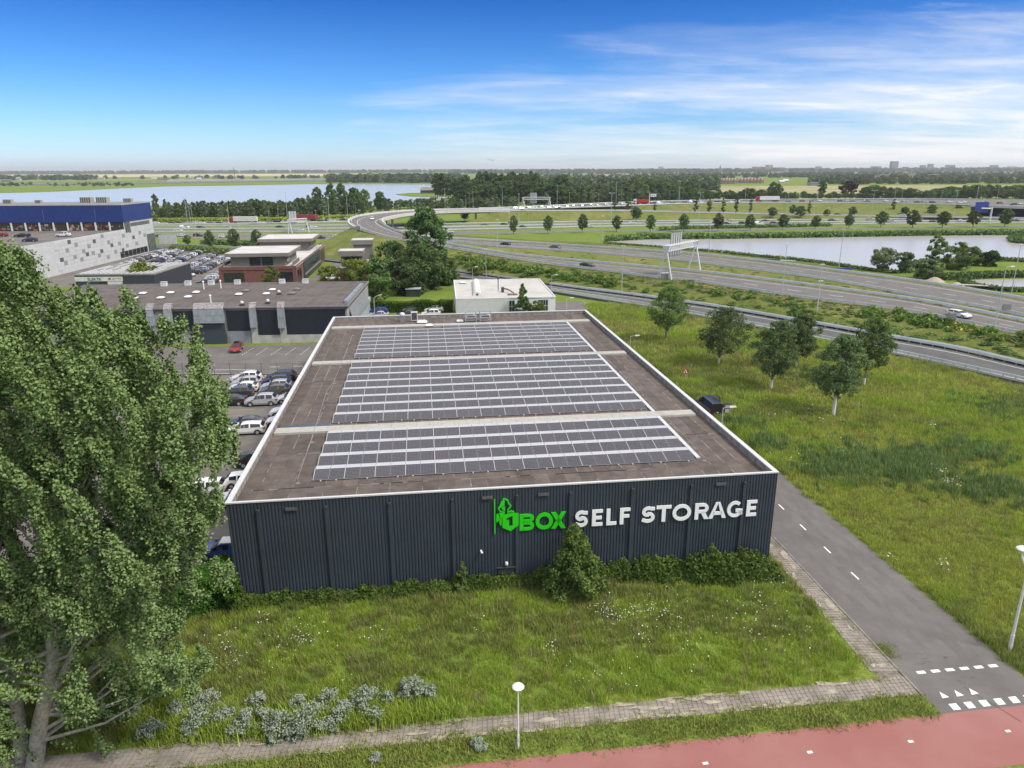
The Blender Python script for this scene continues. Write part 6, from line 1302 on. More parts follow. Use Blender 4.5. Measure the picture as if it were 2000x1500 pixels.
# ================================================================ the big poplar
def big_poplar():
    rg = np.random.default_rng(21)
    poly = [(-420, 520), (-200, 470), (-60, 500), (0, 478), (32, 455), (58, 492), (98, 520), (108, 568), (140, 585), (152, 520), (172, 560), (205, 596), (236, 612), (246, 572), (264, 590), (252, 630), (290, 610), (322, 640), (345, 612), (384, 640), (405, 700), (436, 682), (442, 745), (458, 775), (470, 805), (442, 845), (518, 842), (522, 872), (440, 905), (462, 955), (438, 985), (415, 1050), (440, 1092), (505, 1108), (470, 1140), (400, 1165), (365, 1205), (425, 1285), (425, 1330), (350, 1365), (265, 1385), (232, 1425), (205, 1485), (150, 1540), (-150, 1560), (-420, 1300)]
    Q = np.array(poly, float)
    def inside(u, v):
        c = np.zeros(len(u), bool); j = len(Q)-1
        for i in range(len(Q)):
            xi, yi = Q[i]; xj, yj = Q[j]; k = ((yi > v) != (yj > v)) & (u < (xj-xi)*(v-yi)/(yj-yi+1e-9)+xi); c ^= k; j = i
        return c
    def edge_dist(u, v):
        d = np.full(len(u), 1e9)
        for i in range(len(Q)):
            a, b = Q[i], Q[(i+1) % len(Q)]; ab = b-a; t = np.clip(((u-a[0])*ab[0]+(v-a[1])*ab[1])/(ab@ab), 0, 1); d = np.minimum(d, np.hypot(u-a[0]-t*ab[0], v-a[1]-t*ab[1]))
        return d
    # plumes: long upswept shoots, each carrying its own run of leaf clumps
    n = 1350; u = rg.uniform(-430, 500, n); v = rg.uniform(470, 1540, n); k = inside(u, v); u, v = u[k], v[k]; ed = edge_dist(u, v); k = ed > 8; u, v, ed = u[k], v[k], ed[k]
    d0 = 33.0+(v-455)/1030*7.5; th = 6.3*np.sqrt(np.clip(ed/150, .02, 1)); sgn = rg.uniform(-1, 1, len(u)); sgn = np.sign(sgn)*np.abs(sgn)**.7; dep = d0+sgn*th
    B0 = CAM+dep[:, None]*(FW+RT*((u-1000)/FPX)[:, None]+UP*((750-v)/FPX)[:, None])
    X, TB, AX = [], [], []
    for c, v_, e_, u_ in zip(B0, v, ed, u):
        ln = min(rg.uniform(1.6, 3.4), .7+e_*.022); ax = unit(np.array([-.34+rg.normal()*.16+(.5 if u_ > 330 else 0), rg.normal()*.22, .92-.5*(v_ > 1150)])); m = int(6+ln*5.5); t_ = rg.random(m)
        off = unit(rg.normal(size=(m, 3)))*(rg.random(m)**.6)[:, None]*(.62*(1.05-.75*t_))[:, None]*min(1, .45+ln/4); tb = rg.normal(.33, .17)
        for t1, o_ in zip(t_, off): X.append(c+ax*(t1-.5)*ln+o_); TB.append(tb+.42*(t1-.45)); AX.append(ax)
    X = np.array(X); TB = np.array(TB); AX = np.array(AX); pu = np.array([PX(*x_) for x_ in X]); u, v = pu[:, 0], pu[:, 1]
    dd = (X-CAM)@FW; low = (v > 1230) & (u > 60); keep = (~low | (rg.random(len(u)) < .5+.45*(vnoise(u+900, v, .011, 8) > .5))) & ~((u > 25) & (u < 122) & (v > 1270) & (rg.random(len(u)) < .9)) & (X[:, 2] > .8); X, TB, AX = X[keep], TB[keep], AX[keep]
    root = thing('big_poplar', 'huge grey-green poplar filling the left side, leaves turned by the wind', 'tree', tuple(G(66, 1494))); O = G(66, 1494); 
    P, T, S = [], [], []
    for c, tb, ax in zip(X, TB, AX):
        m = int(rg.integers(30, 58)); L = rg.uniform(.35, .75); t = rg.random(m)-.45; r = .25*(1.05-t)*rg.uniform(.75, 1.25); q = unit(rg.normal(size=(m, 3)))*(rg.random(m)**.5)[:, None]*r[:, None]
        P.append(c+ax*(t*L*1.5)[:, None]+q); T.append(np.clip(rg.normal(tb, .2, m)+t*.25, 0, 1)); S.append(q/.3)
    P = np.concatenate(P)-O; T = np.concatenate(T); S = np.concatenate(S)
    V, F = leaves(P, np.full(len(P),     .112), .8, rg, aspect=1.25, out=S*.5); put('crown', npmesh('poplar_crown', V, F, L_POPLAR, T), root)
    mb = MB(); stems = []
    for (pts, r0) in (([(0, 0, -.2), (.9, .1, 3), (2.1, .3, 6.5), (2.5, .9, 13), (1.5, 1.2, 20), (.4, 1., 26)], .45), ([(-.9, .4, -.2), (-.5, .5, 4), (-1.0, .9, 9), (-3.4, 1.4, 16), (-4.0, 1.5, 23)], .36), ([(.95, .1, 3.2), (2.9, .6, 6.5), (4.4, 1.2, 11), (5.2, 1.8, 16)], .26)):
        mb.tube(pts, [r0*(1-.78*i/(len(pts)-1)) for i in range(len(pts))], 10); stems.append([np.array(p) for p in pts])
    mb.build('trunk', BARKP, root, smooth=60)
    XL = X-O; lb = MB(); idx = rg.permutation(len(XL))[:130]
    for i in idx:
        c = XL[i]; st = stems[0 if c[0] > -1.5 else 1] if rg.random() < .75 else stems[2]; zz_ = np.clip(c[2]-abs(c[0])*.55-1.2, 1.5, st[-1][2]*.92)
        b = np.array([np.interp(zz_, [p[2] for p in st], [p[k] for p in st]) for k in range(3)])
        if np.linalg.norm(c-b) > 9.5: continue
        m_ = b+(c-b)*.5+np.array([0, 0, -.25-.04*np.linalg.norm(c-b)]); lb.tube([tuple(b), tuple(m_), tuple(c)], [.11, .065, .018], 5)
    lb.build('limbs', BARKP, root, smooth=60)
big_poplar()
# ================================================================ vehicles
PAINT = bpy.data.materials.new('car_paint'); PAINT.use_nodes = True
def _paint():
    t = PAINT.node_tree; b = t.nodes['Principled BSDF']; oi = t.nodes.new('ShaderNodeObjectInfo'); b.inputs['Roughness'].default_value = .32; b.inputs['Coat Weight'].default_value = .8; b.inputs['Coat Roughness'].default_value = .05
    n = t.nodes.new('ShaderNodeTexNoise'); n.inputs['Scale'].default_value = 1.7; co = t.nodes.new('ShaderNodeTexCoord'); t.links.new(co.outputs['Object'], n.inputs['Vector'])
    r = t.nodes.new('ShaderNodeMapRange'); r.inputs[3].default_value = .9; r.inputs[4].default_value = 1.08; t.links.new(n.outputs[0], r.inputs[0])
    m = t.nodes.new('ShaderNodeMix'); m.data_type = 'RGBA'; m.blend_type = 'MULTIPLY'; m.inputs[0].default_value = 1; t.links.new(oi.outputs['Color'], m.inputs[6]); t.links.new(r.outputs[0], m.inputs[7]); t.links.new(m.outputs[2], b.inputs['Base Color'])
_paint()
CGL = mat('car_glass', (.012, .014, .018), .06, var=0, spec=.8); HL = mat('headlight_glass', (.62, .63, .65), .15, var=0); TL = mat('tail_light_red', (.28, .012, .012), .25, var=0); RIM = mat('alloy_rim', (.45, .46, .47), .35, metal=.4, var=.05); PLATE = mat('number_plate_yellow', (.60, .42, .05), .5, var=0); TRIM = mat('black_trim', (.02, .02, .022), .6, var=0)
CARS = {  # length, width, stations (fraction from the front, belt height, top height, width factor)
 'suv': (4.45, 1.86, [(0, .60, .64, .80), (.02, .74, .78, .90), (.08, .86, .90, .96), (.22, .96, 1.0, 1), (.29, 1.0, 1.05, 1), (.42, 1.04, 1.53, 1), (.50, 1.05, 1.63, 1), (.64, 1.06, 1.65, 1), (.665, 1.06, 1.65, 1), (.86, 1.08, 1.58, .99), (.955, 1.08, 1.14, .97), (.985, .95, 1.0, .93), (1, .62, .66, .88)]),
 'hatch': (4.1, 1.78, [(0, .56, .60, .80), (.02, .68, .72, .90), (.08, .80, .84, .96), (.20, .90, .94, 1), (.27, .94, .99, 1), (.43, .97, 1.40, 1), (.52, .98, 1.48, 1), (.65, .99, 1.48, 1), (.675, .99, 1.48, 1), (.86, 1.0, 1.38, .98), (.965, 1.0, 1.05, .95), (.985, .85, .9, .93), (1, .56, .6, .88)]),
 'estate': (4.75, 1.84, [(0, .56, .60, .80), (.02, .66, .70, .90), (.07, .78, .82, .96), (.24, .90, .94, 1), (.30, .94, .98, 1), (.42, .96, 1.38, 1), (.50, .97, 1.46, 1), (.62, .98, 1.47, 1), (.64, .98, 1.47, 1), (.90, 1.0, 1.38, .98), (.975, 1.0, 1.05, .95), (.99, .8, .85, .93), (1, .56, .6, .88)]),
 'sedan': (4.7, 1.84, [(0, .56, .60, .80), (.02, .66, .70, .90), (.07, .78, .82, .96), (.25, .90, .94, 1), (.31, .93, .97, 1), (.45, .95, 1.36, 1), (.52, .96, 1.43, 1), (.62, .97, 1.43, 1), (.64, .97, 1.42, 1), (.74, .97, 1.34, .99), (.88, .98, 1.05, .97), (.97, .98, 1.02, .95), (1, .58, .62, .9)]),
 'van': (5.1, 1.95, [(0, .62, .66, .82), (.02, .80, .84, .92), (.06, .98, 1.02, .98), (.16, 1.08, 1.12, 1), (.20, 1.12, 1.18, 1), (.31, 1.16, 1.82, 1), (.37, 1.17, 1.93, 1), (.48, 1.18, 1.95, 1), (.51, 1.18, 1.95, 1), (.94, 1.2, 1.92, 1), (.985, 1.2, 1.86, .99), (.99, .9, 1.0, .98), (1, .5, .6, .97)])}
def car_geo(kind):
    L, W, st = CARS[kind]; hw = W/2; body, glass = MB(), MB(); rings = []
    for f, zb_, zt, wf in st:
        x = L/2-f*L; h = hw*wf; g_ = min(1, max(0, (zt-zb_-.06)/.4)); tw_ = h*(.95-.23*g_); zt2 = zt-.05*g_-.015
        r = [(h*.92, .25), (h, .50), (h*.985, zb_-.01), (tw_, zt2), (tw_*.55, zt), (-tw_*.55, zt), (-tw_, zt2), (-h*.985, zb_-.01), (-h, .50), (-h*.92, .25)]
        rings.append([(x, a, b) for a, b in r])
    n = len(st)
    for i in range(n-1):
        A_, B_ = rings[i], rings[i+1]; hi0 = st[i][2]-st[i][1] > .2; hi1 = st[i+1][2]-st[i+1][1] > .2; thin = st[i+1][0]-st[i][0] < .03
        for k in range(9):
            q = [A_[k], B_[k], B_[k+1], A_[k+1]]
            side = k in (2, 6); top = k in (3, 4, 5)
            gl = False
            if side and hi0 and hi1 and not thin and not (kind == 'van' and st[i][0] > .5): gl = True
            if top and hi0 != hi1 and not (kind == 'van' and st[i][0] > .5): gl = True
            if side and hi0 != hi1 and st[i][0] < .5: gl = True
            if gl:
                # glass sits in a painted surround
                c = [sum(p[j] for p in q)/4 for j in range(3)]; qq = [tuple(c[j]+(p[j]-c[j])*(.93 if side else .94) for j in range(3)) for p in q]
                nn = Vector(q[1])-Vector(q[0]); nn = nn.cross(Vector(q[3])-Vector(q[0])).normalized(); 
                if nn.dot(Vector((c[0]*0, c[1], c[2]-.6))) < 0: nn = -nn
                glass.face([tuple(Vector(p)+nn*.012) for p in qq])
            body.face(q)
    body.face(rings[0][::-1]); body.face(rings[-1]); 
    for i in range(n-1): body.face([rings[i][0], rings[i][9], rings[i+1][9], rings[i+1][0]])
    ws = L*.295; rw = .34 if kind in ('suv', 'van') else .32
    tyre, rim, arch = MB(), MB(), MB()
    def wheel(mbt, mbr, x, s, z=None):
        y0, y1 = s*(hw-.20), s*(hw+.012); k = 14; z = z or rw
        mbt.tube([(x, y0, z), (x, y1-.01*s, z)], [rw, rw], k); mbr.tube([(x, y1-.02*s, z), (x, y1+.006*s, z)], [rw*.62, rw*.58], 10)
    for x in (L*.5-L*.19, -L*.5+L*.19):
        for s in (-1, 1): arch.xz([(x+(rw+.07)*math.cos(q), rw+(rw+.07)*math.sin(q)) for q in [math.pi*j/10 for j in range(11)]], s*(hw*.9), s*(hw+.004))
    x0 = L/2; hz_ = st[2][1]-.14
    head = [MB().hexa([(x0-.30, s*hw*.62, hz_-.06), (x0-.02, s*hw*.50, hz_-.10), (x0-.03, s*hw*.86, hz_-.10), (x0-.38, s*hw*.965, hz_-.05), (x0-.32, s*hw*.62, hz_+.07), (x0-.07, s*hw*.5, hz_+.03), (x0-.08, s*hw*.86, hz_+.03), (x0-.42, s*hw*.975, hz_+.06)]) for s in (-1, 1)]
    xr = -L/2; zr = st[-3][1]-.18
    tail = [MB().box(xr-.005, xr+.22, min(s*hw*.62, s*hw*.985), max(s*hw*.62, s*hw*.985), zr-.09, zr+.09) for s in (-1, 1)]
    if kind == 'van': tail = [MB().box(xr-.012, xr+.06, min(s*hw*.8, s*hw*.99), max(s*hw*.8, s*hw*.99), .7, 1.15) for s in (-1, 1)]
    pl = [MB().box(x0-.01, x0+.012, -.26, .26, .42, .53), MB().box(xr-.012, xr+.01, -.26, .26, .55, .66)]
    low = MB().box(-L/2-.004, L/2+.004, -hw*.86, hw*.86, .17, .40); mir = [MB().box(L*.5-L*.31, L*.5-L*.29+.12, min(s*hw, s*(hw+.17)), max(s*hw, s*(hw+.17)), st[5][1]-.02, st[5][1]+.11) for s in (-1, 1)]
    return L, W, rw, body, glass, arch, head, tail, pl, low, mir, wheel
CACHE = {}
def near_car(kind):
    """a car with its parts"""
    if ('n', kind) in CACHE: return CACHE[('n', kind)]
    L, W, rw, body, glass, arch, head, tail, pl, low, mir, wheel = car_geo(kind); P = []
    P.append(('body', body.mesh(kind+'_body', PAINT, 32), 1, None)); P.append(('windows', glass.mesh(kind+'_windows', CGL), 0, None)); P.append(('wheel_arches', arch.mesh(kind+'_arch', TRIM), 0, None)); P.append(('sill', low.mesh(kind+'_sill', TRIM), 0, None))
    for h in head: P.append(('headlight', h.mesh('headlight', HL), 0, None))
    for h in tail: P.append(('tail_light', h.mesh('tail_light', TL), 0, None))
    for h in pl: P.append(('number_plate', h.mesh('number_plate', PLATE), 0, None))
    for h in mir: P.append(('wing_mirror', h.mesh('wing_mirror', PAINT), 1, None))
    for x in (L*.5-L*.19, -L*.5+L*.19):
        for s in (-1, 1):
            t_, r_ = MB(), MB(); wheel(t_, r_, x, s); P.append(('wheel', t_.mesh('wheel', BLACK, 40), 0, r_.mesh('rim', RIM)))
    CACHE[('n', kind)] = P; return P
def far_car(kind):
    if ('f', kind) in CACHE: return CACHE[('f', kind)]
    L, W, rw, body, glass, arch, head, tail, pl, low, mir, wheel = car_geo(kind); M_ = MB()
    def add(mb, m):
        i = len(M_.v); M_.v += mb.v; M_.f += [tuple(k+i for k in f) for f in mb.f]; M_.m += [m]*len(mb.f)
    add(body, 0); add(glass, 1); add(low, 2); add(arch, 2)
    for h in head: add(h, 3)
    for h in tail: add(h, 4)
    t_, r_ = MB(), MB()
    for x in (L*.5-L*.19, -L*.5+L*.19):
        for s in (-1, 1): wheel(t_, r_, x, s)
    add(t_, 2); add(r_, 5); me = M_.mesh(kind+'_far', [PAINT, CGL, TRIM, HL, TL, RIM], 32); CACHE[('f', kind)] = me; return me
COLR = {'white': (.72, .72, .72), 'silver': (.40, .41, .42), 'grey': (.14, .145, .15), 'black': (.012, .012, .014), 'dark blue': (.012, .02, .06), 'blue': (.015, .06, .30), 'red': (.24, .012, .02), 'olive': (.10, .09, .06), 'dark grey': (.045, .047, .05), 'green': (.10, .35, .12), 'blue grey': (.10, .13, .17), 'dark red': (.08, .012, .018), 'pale grey': (.30, .30, .29)}
KN = {'suv': 'suv', 'hatch': 'hatchback', 'estate': 'estate car', 'sedan': 'saloon car', 'van': 'van'}
def car(kind, col, p, rz, label, group, near=False):
    cat = 'van' if kind == 'van' else 'car'
    if near:
        r = thing('parked_'+cat, label, cat, tuple(p), rz, group)
        for nm, me, pnt, sub in near_car(kind):
            o = put(nm, me, r)
            if pnt: o.color = (*COLR[col], 1)
            if sub: put('rim', sub, o)
        return r
    o = put(cat, far_car(kind), None, tuple(p), rz); o.color = (*COLR[col], 1); tag(o, label, cat, group); return o
LFT = BYAW+math.pi      # nose towards the left of the picture
# -- beside the hall
pk = [('suv', 'black', 550, 743, 0, 'black suv at the fence, farthest of the cars beside the hall'), ('suv', 'dark blue', 540, 752, 0, 'dark blue suv beside the hall, second from the fence'), ('suv', 'silver', 540, 762, 0, 'silver suv beside the hall between the blue and the olive one'), ('suv', 'olive', 537, 771, 0, 'olive brown suv beside the hall wall with one wheel showing'),
      ('suv', 'silver', 512, 790, 0, 'pale silver suv parked alone in the aisle beside the hall'), ('sedan', 'dark grey', 481, 834, 0, 'dark fastback beside the white estate left of the hall'), ('estate', 'white', 481, 846, 0, 'white estate car half covered by poplar twigs'),
      ('suv', 'white', 482, 745, 0, 'white suv at the fence, farthest in the left row'), ('suv', 'silver', 482, 755, 0, 'silver car second from the fence in the left row'), ('hatch', 'white', 477, 764, 0, 'white hatchback in the middle of the left row'), ('suv', 'dark grey', 464, 775, 0, 'dark grey suv with a bright rim in the left row behind the poplar'), ('sedan', 'black', 448, 790, 0, 'black car almost hidden behind the poplar twigs'),
      ('hatch', 'white', 570, 785, 0, 'white hatchback peeping over the left roof edge, farthest of three'), ('suv', 'white', 562, 812, 0, 'white suv peeping over the left roof edge, middle of three'), ('hatch', 'white', 552, 830, 0, 'white hatchback peeping over the left roof edge, nearest of three'),
      ('suv', 'black', 505, 908, math.pi, 'black suv with red tail lights beyond the left roof edge'), ('hatch', 'white', 482, 948, math.pi, 'white hatchback behind the black suv by the roof edge'), ('suv', 'white', 466, 985, 0, 'white suv at the front left roof corner'),
      ('hatch', 'blue', 440, 1085, 0, 'blue hatchback with a white roof at the front corner of the hall'), ('sedan', 'white', 408, 1142, 0, 'white car behind the hedge, nearest the street'), ('estate', 'white', 395, 962, 0, 'white estate car under the poplar left of the roof corner'), ('hatch', 'silver', 385, 900, 0, 'silver hatchback glimpsed through the poplar crown'), ('van', 'white', 268, 668, 0, 'white van glimpsed through the top of the poplar')]
for i, (k, c, u, v, f, lab) in enumerate(pk):
    o = car(k, c, G(u, v, .02), LFT+f+random.uniform(-.05, .05), lab, 'cars parked beside the hall', True)
    if c == 'blue' and k == 'hatch': MB().hexa([(-1.5, -.58, 1.47), (.2, -.58, 1.47), (.2, .58, 1.47), (-1.5, .58, 1.47), (-1.4, -.5, 1.505), (.1, -.5, 1.505), (.1, .5, 1.505), (-1.4, .5, 1.505)]).build('white_roof', WHITE, o)
p = G(463, 685, .02); o = car('hatch', 'red', p, math.radians(-80), 'red hatchback facing the camera before the workshop', None, True)
MB().box(-1.2, .25, -.45, .45, 1.485, 1.5).build('glass_roof', CGL, o)
for k, c, u, v, f, lab in (('estate', 'blue', 738, 612, 0, 'bright blue estate car behind the rear parapet beside the workshop'), ('suv', 'grey', 805, 609, 0, 'grey estate car before the clipped hedge'), ('suv', 'white', 848, 609, 0, 'white suv before the clipped hedge, rightmost'), ('sedan', 'dark blue', 796, 618, 0, 'dark blue car nearest the rear parapet'), ('suv', 'white', 842, 618, 0, 'white car nearest the rear parapet'), ('sedan', 'silver', 740, 620, 0, 'pale car under the curved lamp behind the rear parapet')):
    car(k, c, G(u, v, .02), LFT+random.uniform(-.06, .06), lab, 'cars behind the hall', True)
# -- the van with open doors on the verge
p = G(1384, 803, .02)
vn = thing('parked_van', 'dark blue van with open rear and side doors on the grass', 'van', tuple(p), math.radians(98))
for nm, me, pnt, sub in near_car('van'):
    o = put(nm, me, vn)
    if pnt: o.color = (.006, .009, .05, 1)
    if sub: put('rim', sub, o)
VB = mat('van_blue', (.008, .012, .055), .3, var=0, coat=.6); VIN = mat('van_interior', (.006, .006, .007), .9, var=0); VLIN = mat('door_lining', (.36, .35, .34), .7, var=.06)
MB().box(-2.57, -2.50, -.84, .84, .50, 1.80).build('load_space', VIN, vn)
MB().box(-2.575, -2.572, -.2, .05, .62, .75).build('cargo', mat('cargo_white', (.6, .6, .6)), vn)
for k in range(5): MB().box(-2.3, 1.0, -.6+k*.3-.04, -.6+k*.3+.04, 1.955, 1.975).build('roof_rib', VB, vn)
d = MB().hexa([(-2.55, -.97, .5), (-2.60, -1.72, .5), (-2.66, -1.72, .5), (-2.61, -.97, .5), (-2.55, -.95, 1.86), (-2.60, -1.6, 1.86), (-2.66, -1.6, 1.86), (-2.61, -.95, 1.86)]).build('rear_door', VB, vn)
MB().box(-2.68, -2.665, -1.62, -1.02, .62, 1.15).build('door_lining', VLIN, d); MB().box(-2.68, -2.665, -1.58, -1.02, 1.25, 1.72).build('door_window', mat('pale_glass', (.30, .31, .32), .2, var=0), d)
d = MB().hexa([(1.0, -.97, .45), (.82, -1.85, .45), (.88, -1.87, .45), (1.06, -.98, .45), (1.0, -.93, 1.25), (.82, -1.85, 1.25), (.88, -1.87, 1.25), (1.06, -.94, 1.25)]).build('front_door', VB, vn)
for q0, q1 in (((1.02, -.95, 1.25), (.98, -.85, 1.88)), ((.85, -1.85, 1.25), (.87, -1.7, 1.80)), ((.98, -.86, 1.86), (.87, -1.7, 1.80))): d2 = MB().tube([q0, q1], .05, 5).build('window_frame', VB, d)
# -- dealer lot, deck, office yard
def carrow(P0, P1, n, kinds, lab, grp, rz=LFT, cols=None, near=False):
    a, b = G(*P0, .02), G(*P1, .02)
    for i in range(n):
        p = a+(b-a)*(i/(n-1) if n > 1 else 0); c = rtt.choice(cols or ['white', 'silver', 'white', 'grey', 'black', 'dark blue', 'white', 'silver', 'dark grey', 'pale grey']); k = rtt.choice(kinds)
        car(k, c, p+np.array([rtt.uniform(-.25, .25), 0, 0]), rz+rtt.uniform(-.04, .04)+(math.pi if rtt.random() < .25 else 0), lab % (c, KN[k], nth(i+1)), grp)
KS = ['suv', 'hatch', 'estate', 'hatch', 'sedan']
carrow((258, 514), (327, 492), 15, KS, '%s %s along the white dealer wall, %s from the front', 'cars along the dealer wall')
carrow((304, 514), (352, 491), 11, KS, '%s %s in the left half of the double row, %s from the front', 'left half of the dealer double row')
carrow((336, 516), (386, 496), 10, KS, '%s %s in the right half of the double row, %s from the front', 'right half of the dealer double row')
carrow((352, 533), (414, 500), 13, KS, '%s %s in the second double row, left half, %s from the front', 'left half of the second double row')
carrow((384, 535), (437, 508), 11, KS, '%s %s in the second double row, right half, %s from the front', 'right half of the second double row')
carrow((338, 553), (364, 540), 4, KS, '%s %s in the short row above the workshop roof, %s from the front', 'short row above the workshop roof', cols=['white', 'white', 'silver'])
carrow((400, 556), (424, 540), 5, KS, '%s %s in the row beside the brick office, %s from the front', 'row beside the brick office', cols=['white', 'silver', 'dark grey', 'white'])
for k, c, u, v, rz, lab in (('suv', 'white', 124, 462, LFT, 'white suv on the dealer roof parking'), ('hatch', 'dark blue', 59, 472, LFT+.1, 'dark hatchback on the dealer roof parking'), ('sedan', 'black', 44, 463, LFT, 'black car at the lamp on the dealer roof parking'), ('hatch', 'red', 2, 462, LFT, 'red car at the left edge of the dealer roof parking')): car(k, c, G(u, v, DZ), rz, lab, 'cars on the dealer roof parking')
for i, (u, v, c) in enumerate(((655, 556, 'white'), (664, 552, 'silver'), (650, 546, 'white'), (662, 543, 'white'))): car('hatch', c, G(u, v, .02), LFT+.2, '%s car beside the brick tower house, %s from the front' % (c, nth(i+1)), 'cars beside the brick tower house')
# -- traffic
def onroad(lst, lab, grp, rz=0., zf=.06):
    for i, (u, v, k, c) in enumerate(lst):
        z = zf(u) if callable(zf) else zf; p = G(u, v, z); q = G(u+14, v+(0 if not isinstance(rz, (list, tuple)) else rz[1]), z); a = math.atan2(q[1]-p[1], q[0]-p[0]) if isinstance(rz, (list, tuple)) else rz
        car(k, c, p, a+(math.pi if rtt.random() < .0 else 0), lab % (c, KN[k], nth(i+1)), grp)
W, S_, D_, B_ = 'white', 'silver', 'dark grey', 'black'
onroad([(305, 437, 'hatch', W), (337, 437, 'sedan', 'dark red'), (352, 437, 'hatch', D_), (386, 436.6, 'suv', W), (393, 437.4, 'estate', W), (412, 437, 'hatch', 'blue grey'), (430, 437, 'estate', B_), (441, 437, 'suv', S_), (494, 437.5, 'sedan', S_), (510, 437, 'hatch', W), (529, 437, 'sedan', D_), (543, 436, 'van', B_), (557, 436, 'estate', W), (627, 433, 'sedan', D_), (641, 432, 'hatch', 'blue'), (648, 432.4, 'estate', W), (671, 430.5, 'sedan', D_), (678, 430, 'suv', W)], '%s %s on the far carriageway, %s from the left', 'cars on the far carriageway')
onroad([(361, 446, 'van', W), (392, 446, 'hatch', 'dark blue'), (444, 446, 'sedan', S_), (547, 445, 'sedan', D_), (604, 445, 'suv', B_), (611, 445.3, 'estate', W), (349, 452, 'hatch', W), (586, 451, 'estate', W)], '%s %s left of the flyover, %s from the left', 'cars on the middle carriageways left')
onroad([(313, 463, 'sedan', D_), (357, 462, 'estate', W), (387, 461.5, 'suv', 'dark red'), (437, 464, 'suv', W), (607, 464, 'hatch', W), (626, 466, 'suv', D_), (659, 465.5, 'suv', W)], '%s %s on the near road below the tree row, %s from the left', 'cars on the near road left')
onroad([(947, 441, 'sedan', 'blue grey'), (985, 440.5, 'suv', B_), (1022, 445.5, 'suv', B_), (1151, 444, 'hatch', W), (1234, 437, 'sedan', W), (1325, 436.5, 'hatch', W), (1417, 434, 'estate', W), (1421, 433.4, 'sedan', 'dark red'), (1419, 438.6, 'suv', B_), (1450, 438, 'suv', B_), (1481, 438.6, 'van', W), (1495, 433.2, 'sedan', D_), (1512, 437.4, 'estate', 'dark grey'), (1625, 431.8, 'sedan', B_), (1699, 430.8, 'suv', S_), (1742, 435.3, 'suv', S_), (1822, 434.7, 'hatch', 'dark red'), (1878, 433.4, 'suv', W), (1983, 432.6, 'sedan', D_), (878, 455, 'sedan', W)], '%s %s on the central motorway, %s from the left', 'cars on the central motorway')
onroad([(1522, 419.5, 'sedan', W), (1637, 420.6, 'sedan', B_), (1765, 422, 'sedan', W)], '%s %s on the embankment slip road, %s of three from the left', 'cars on the embankment slip road', [0, .6], zR)
gl = lambda u: float(np.interp(u, [990, 1088, 1200, 1288, 1356, 1460, 1700, 1896, 2000], [409.3, 406.3, 400.6, 397.5, 395.8, 394.4, 393.8, 396.6, 399.6]))
gc = [(1007, 'hatch', W), (1019, 'estate', W), (1034, 'hatch', 'dark red'), (1045, 'suv', W), (1061, 'van', W), (1073, 'hatch', S_), (1085, 'suv', W), (1088, 'sedan', D_), (1096, 'suv', W), (1110, 'estate', W), (1122, 'hatch', S_), (1140, 'estate', 'blue'), (1157, 'suv', W), (1169, 'hatch', W), (1186, 'estate', W), (1201, 'hatch', 'dark red'), (1218, 'estate', W), (1237, 'suv', D_), (1276, 'estate', D_), (1288, 'van', W), (1314, 'hatch', 'green'), (1338, 'suv', D_), (1350, 'van', W), (1370, 'hatch', W), (1401, 'sedan', B_), (1428, 'hatch', W), (1442, 'suv', W), (1540, 'sedan', D_), (1567, 'sedan', 'red'), (1586, 'hatch', 'blue grey'), (1601, 'estate', W), (1641, 'suv', B_), (1654, 'sedan', S_), (1665, 'sedan', D_), (1689, 'hatch', W), (1694, 'sedan', D_), (1730, 'suv', W), (1751, 'suv', W), (1766, 'sedan', S_), (1791, 'sedan', D_), (1805, 'estate', S_), (1821, 'estate', 'dark blue'), (1854, 'suv', W), (1874, 'estate', W), (1883, 'suv', W), (1920, 'suv', W), (1953, 'estate', 'red'), (1982, 'sedan', 'dark blue'), (1992, 'hatch', W)]
onroad([(u, gl(u)+(.9 if i % 2 else -.2), k, c) for i, (u, k, c) in enumerate(gc)], '%s %s in the queue on the raised motorway, %s from the left', 'queue on the raised motorway', [0, -.4], 6.83)
def mcar(k, c, u, v, du, dv, zf, lab, near=True):
    p = G(u, v, zf(u)+.03 if callable(zf) else zf); q = G(u+du, v+dv, zf(u) if callable(zf) else zf); car(k, c, p, math.atan2(q[1]-p[1], q[0]-p[0]), lab, None, near)
mcar('hatch', 'dark blue', 987, 479, -30, -2.2, zAB, 'dark hatchback on the upper slip carriageway'); mcar('suv', 'grey', 1084, 485.5, -30, -2.7, zAB, 'grey suv on the upper slip carriageway'); mcar('sedan', 'black', 1147, 521, 30, 3.4, zAB, 'black saloon on the lower slip carriageway'); mcar('estate', 'white', 1872, 619, 30, 6.4, zAB, 'white estate car on the lower slip carriageway at the right')
mcar('suv', 'white', 727, 429.5, -3, 8, 7.03, 'white car coming down the flyover bend', False)
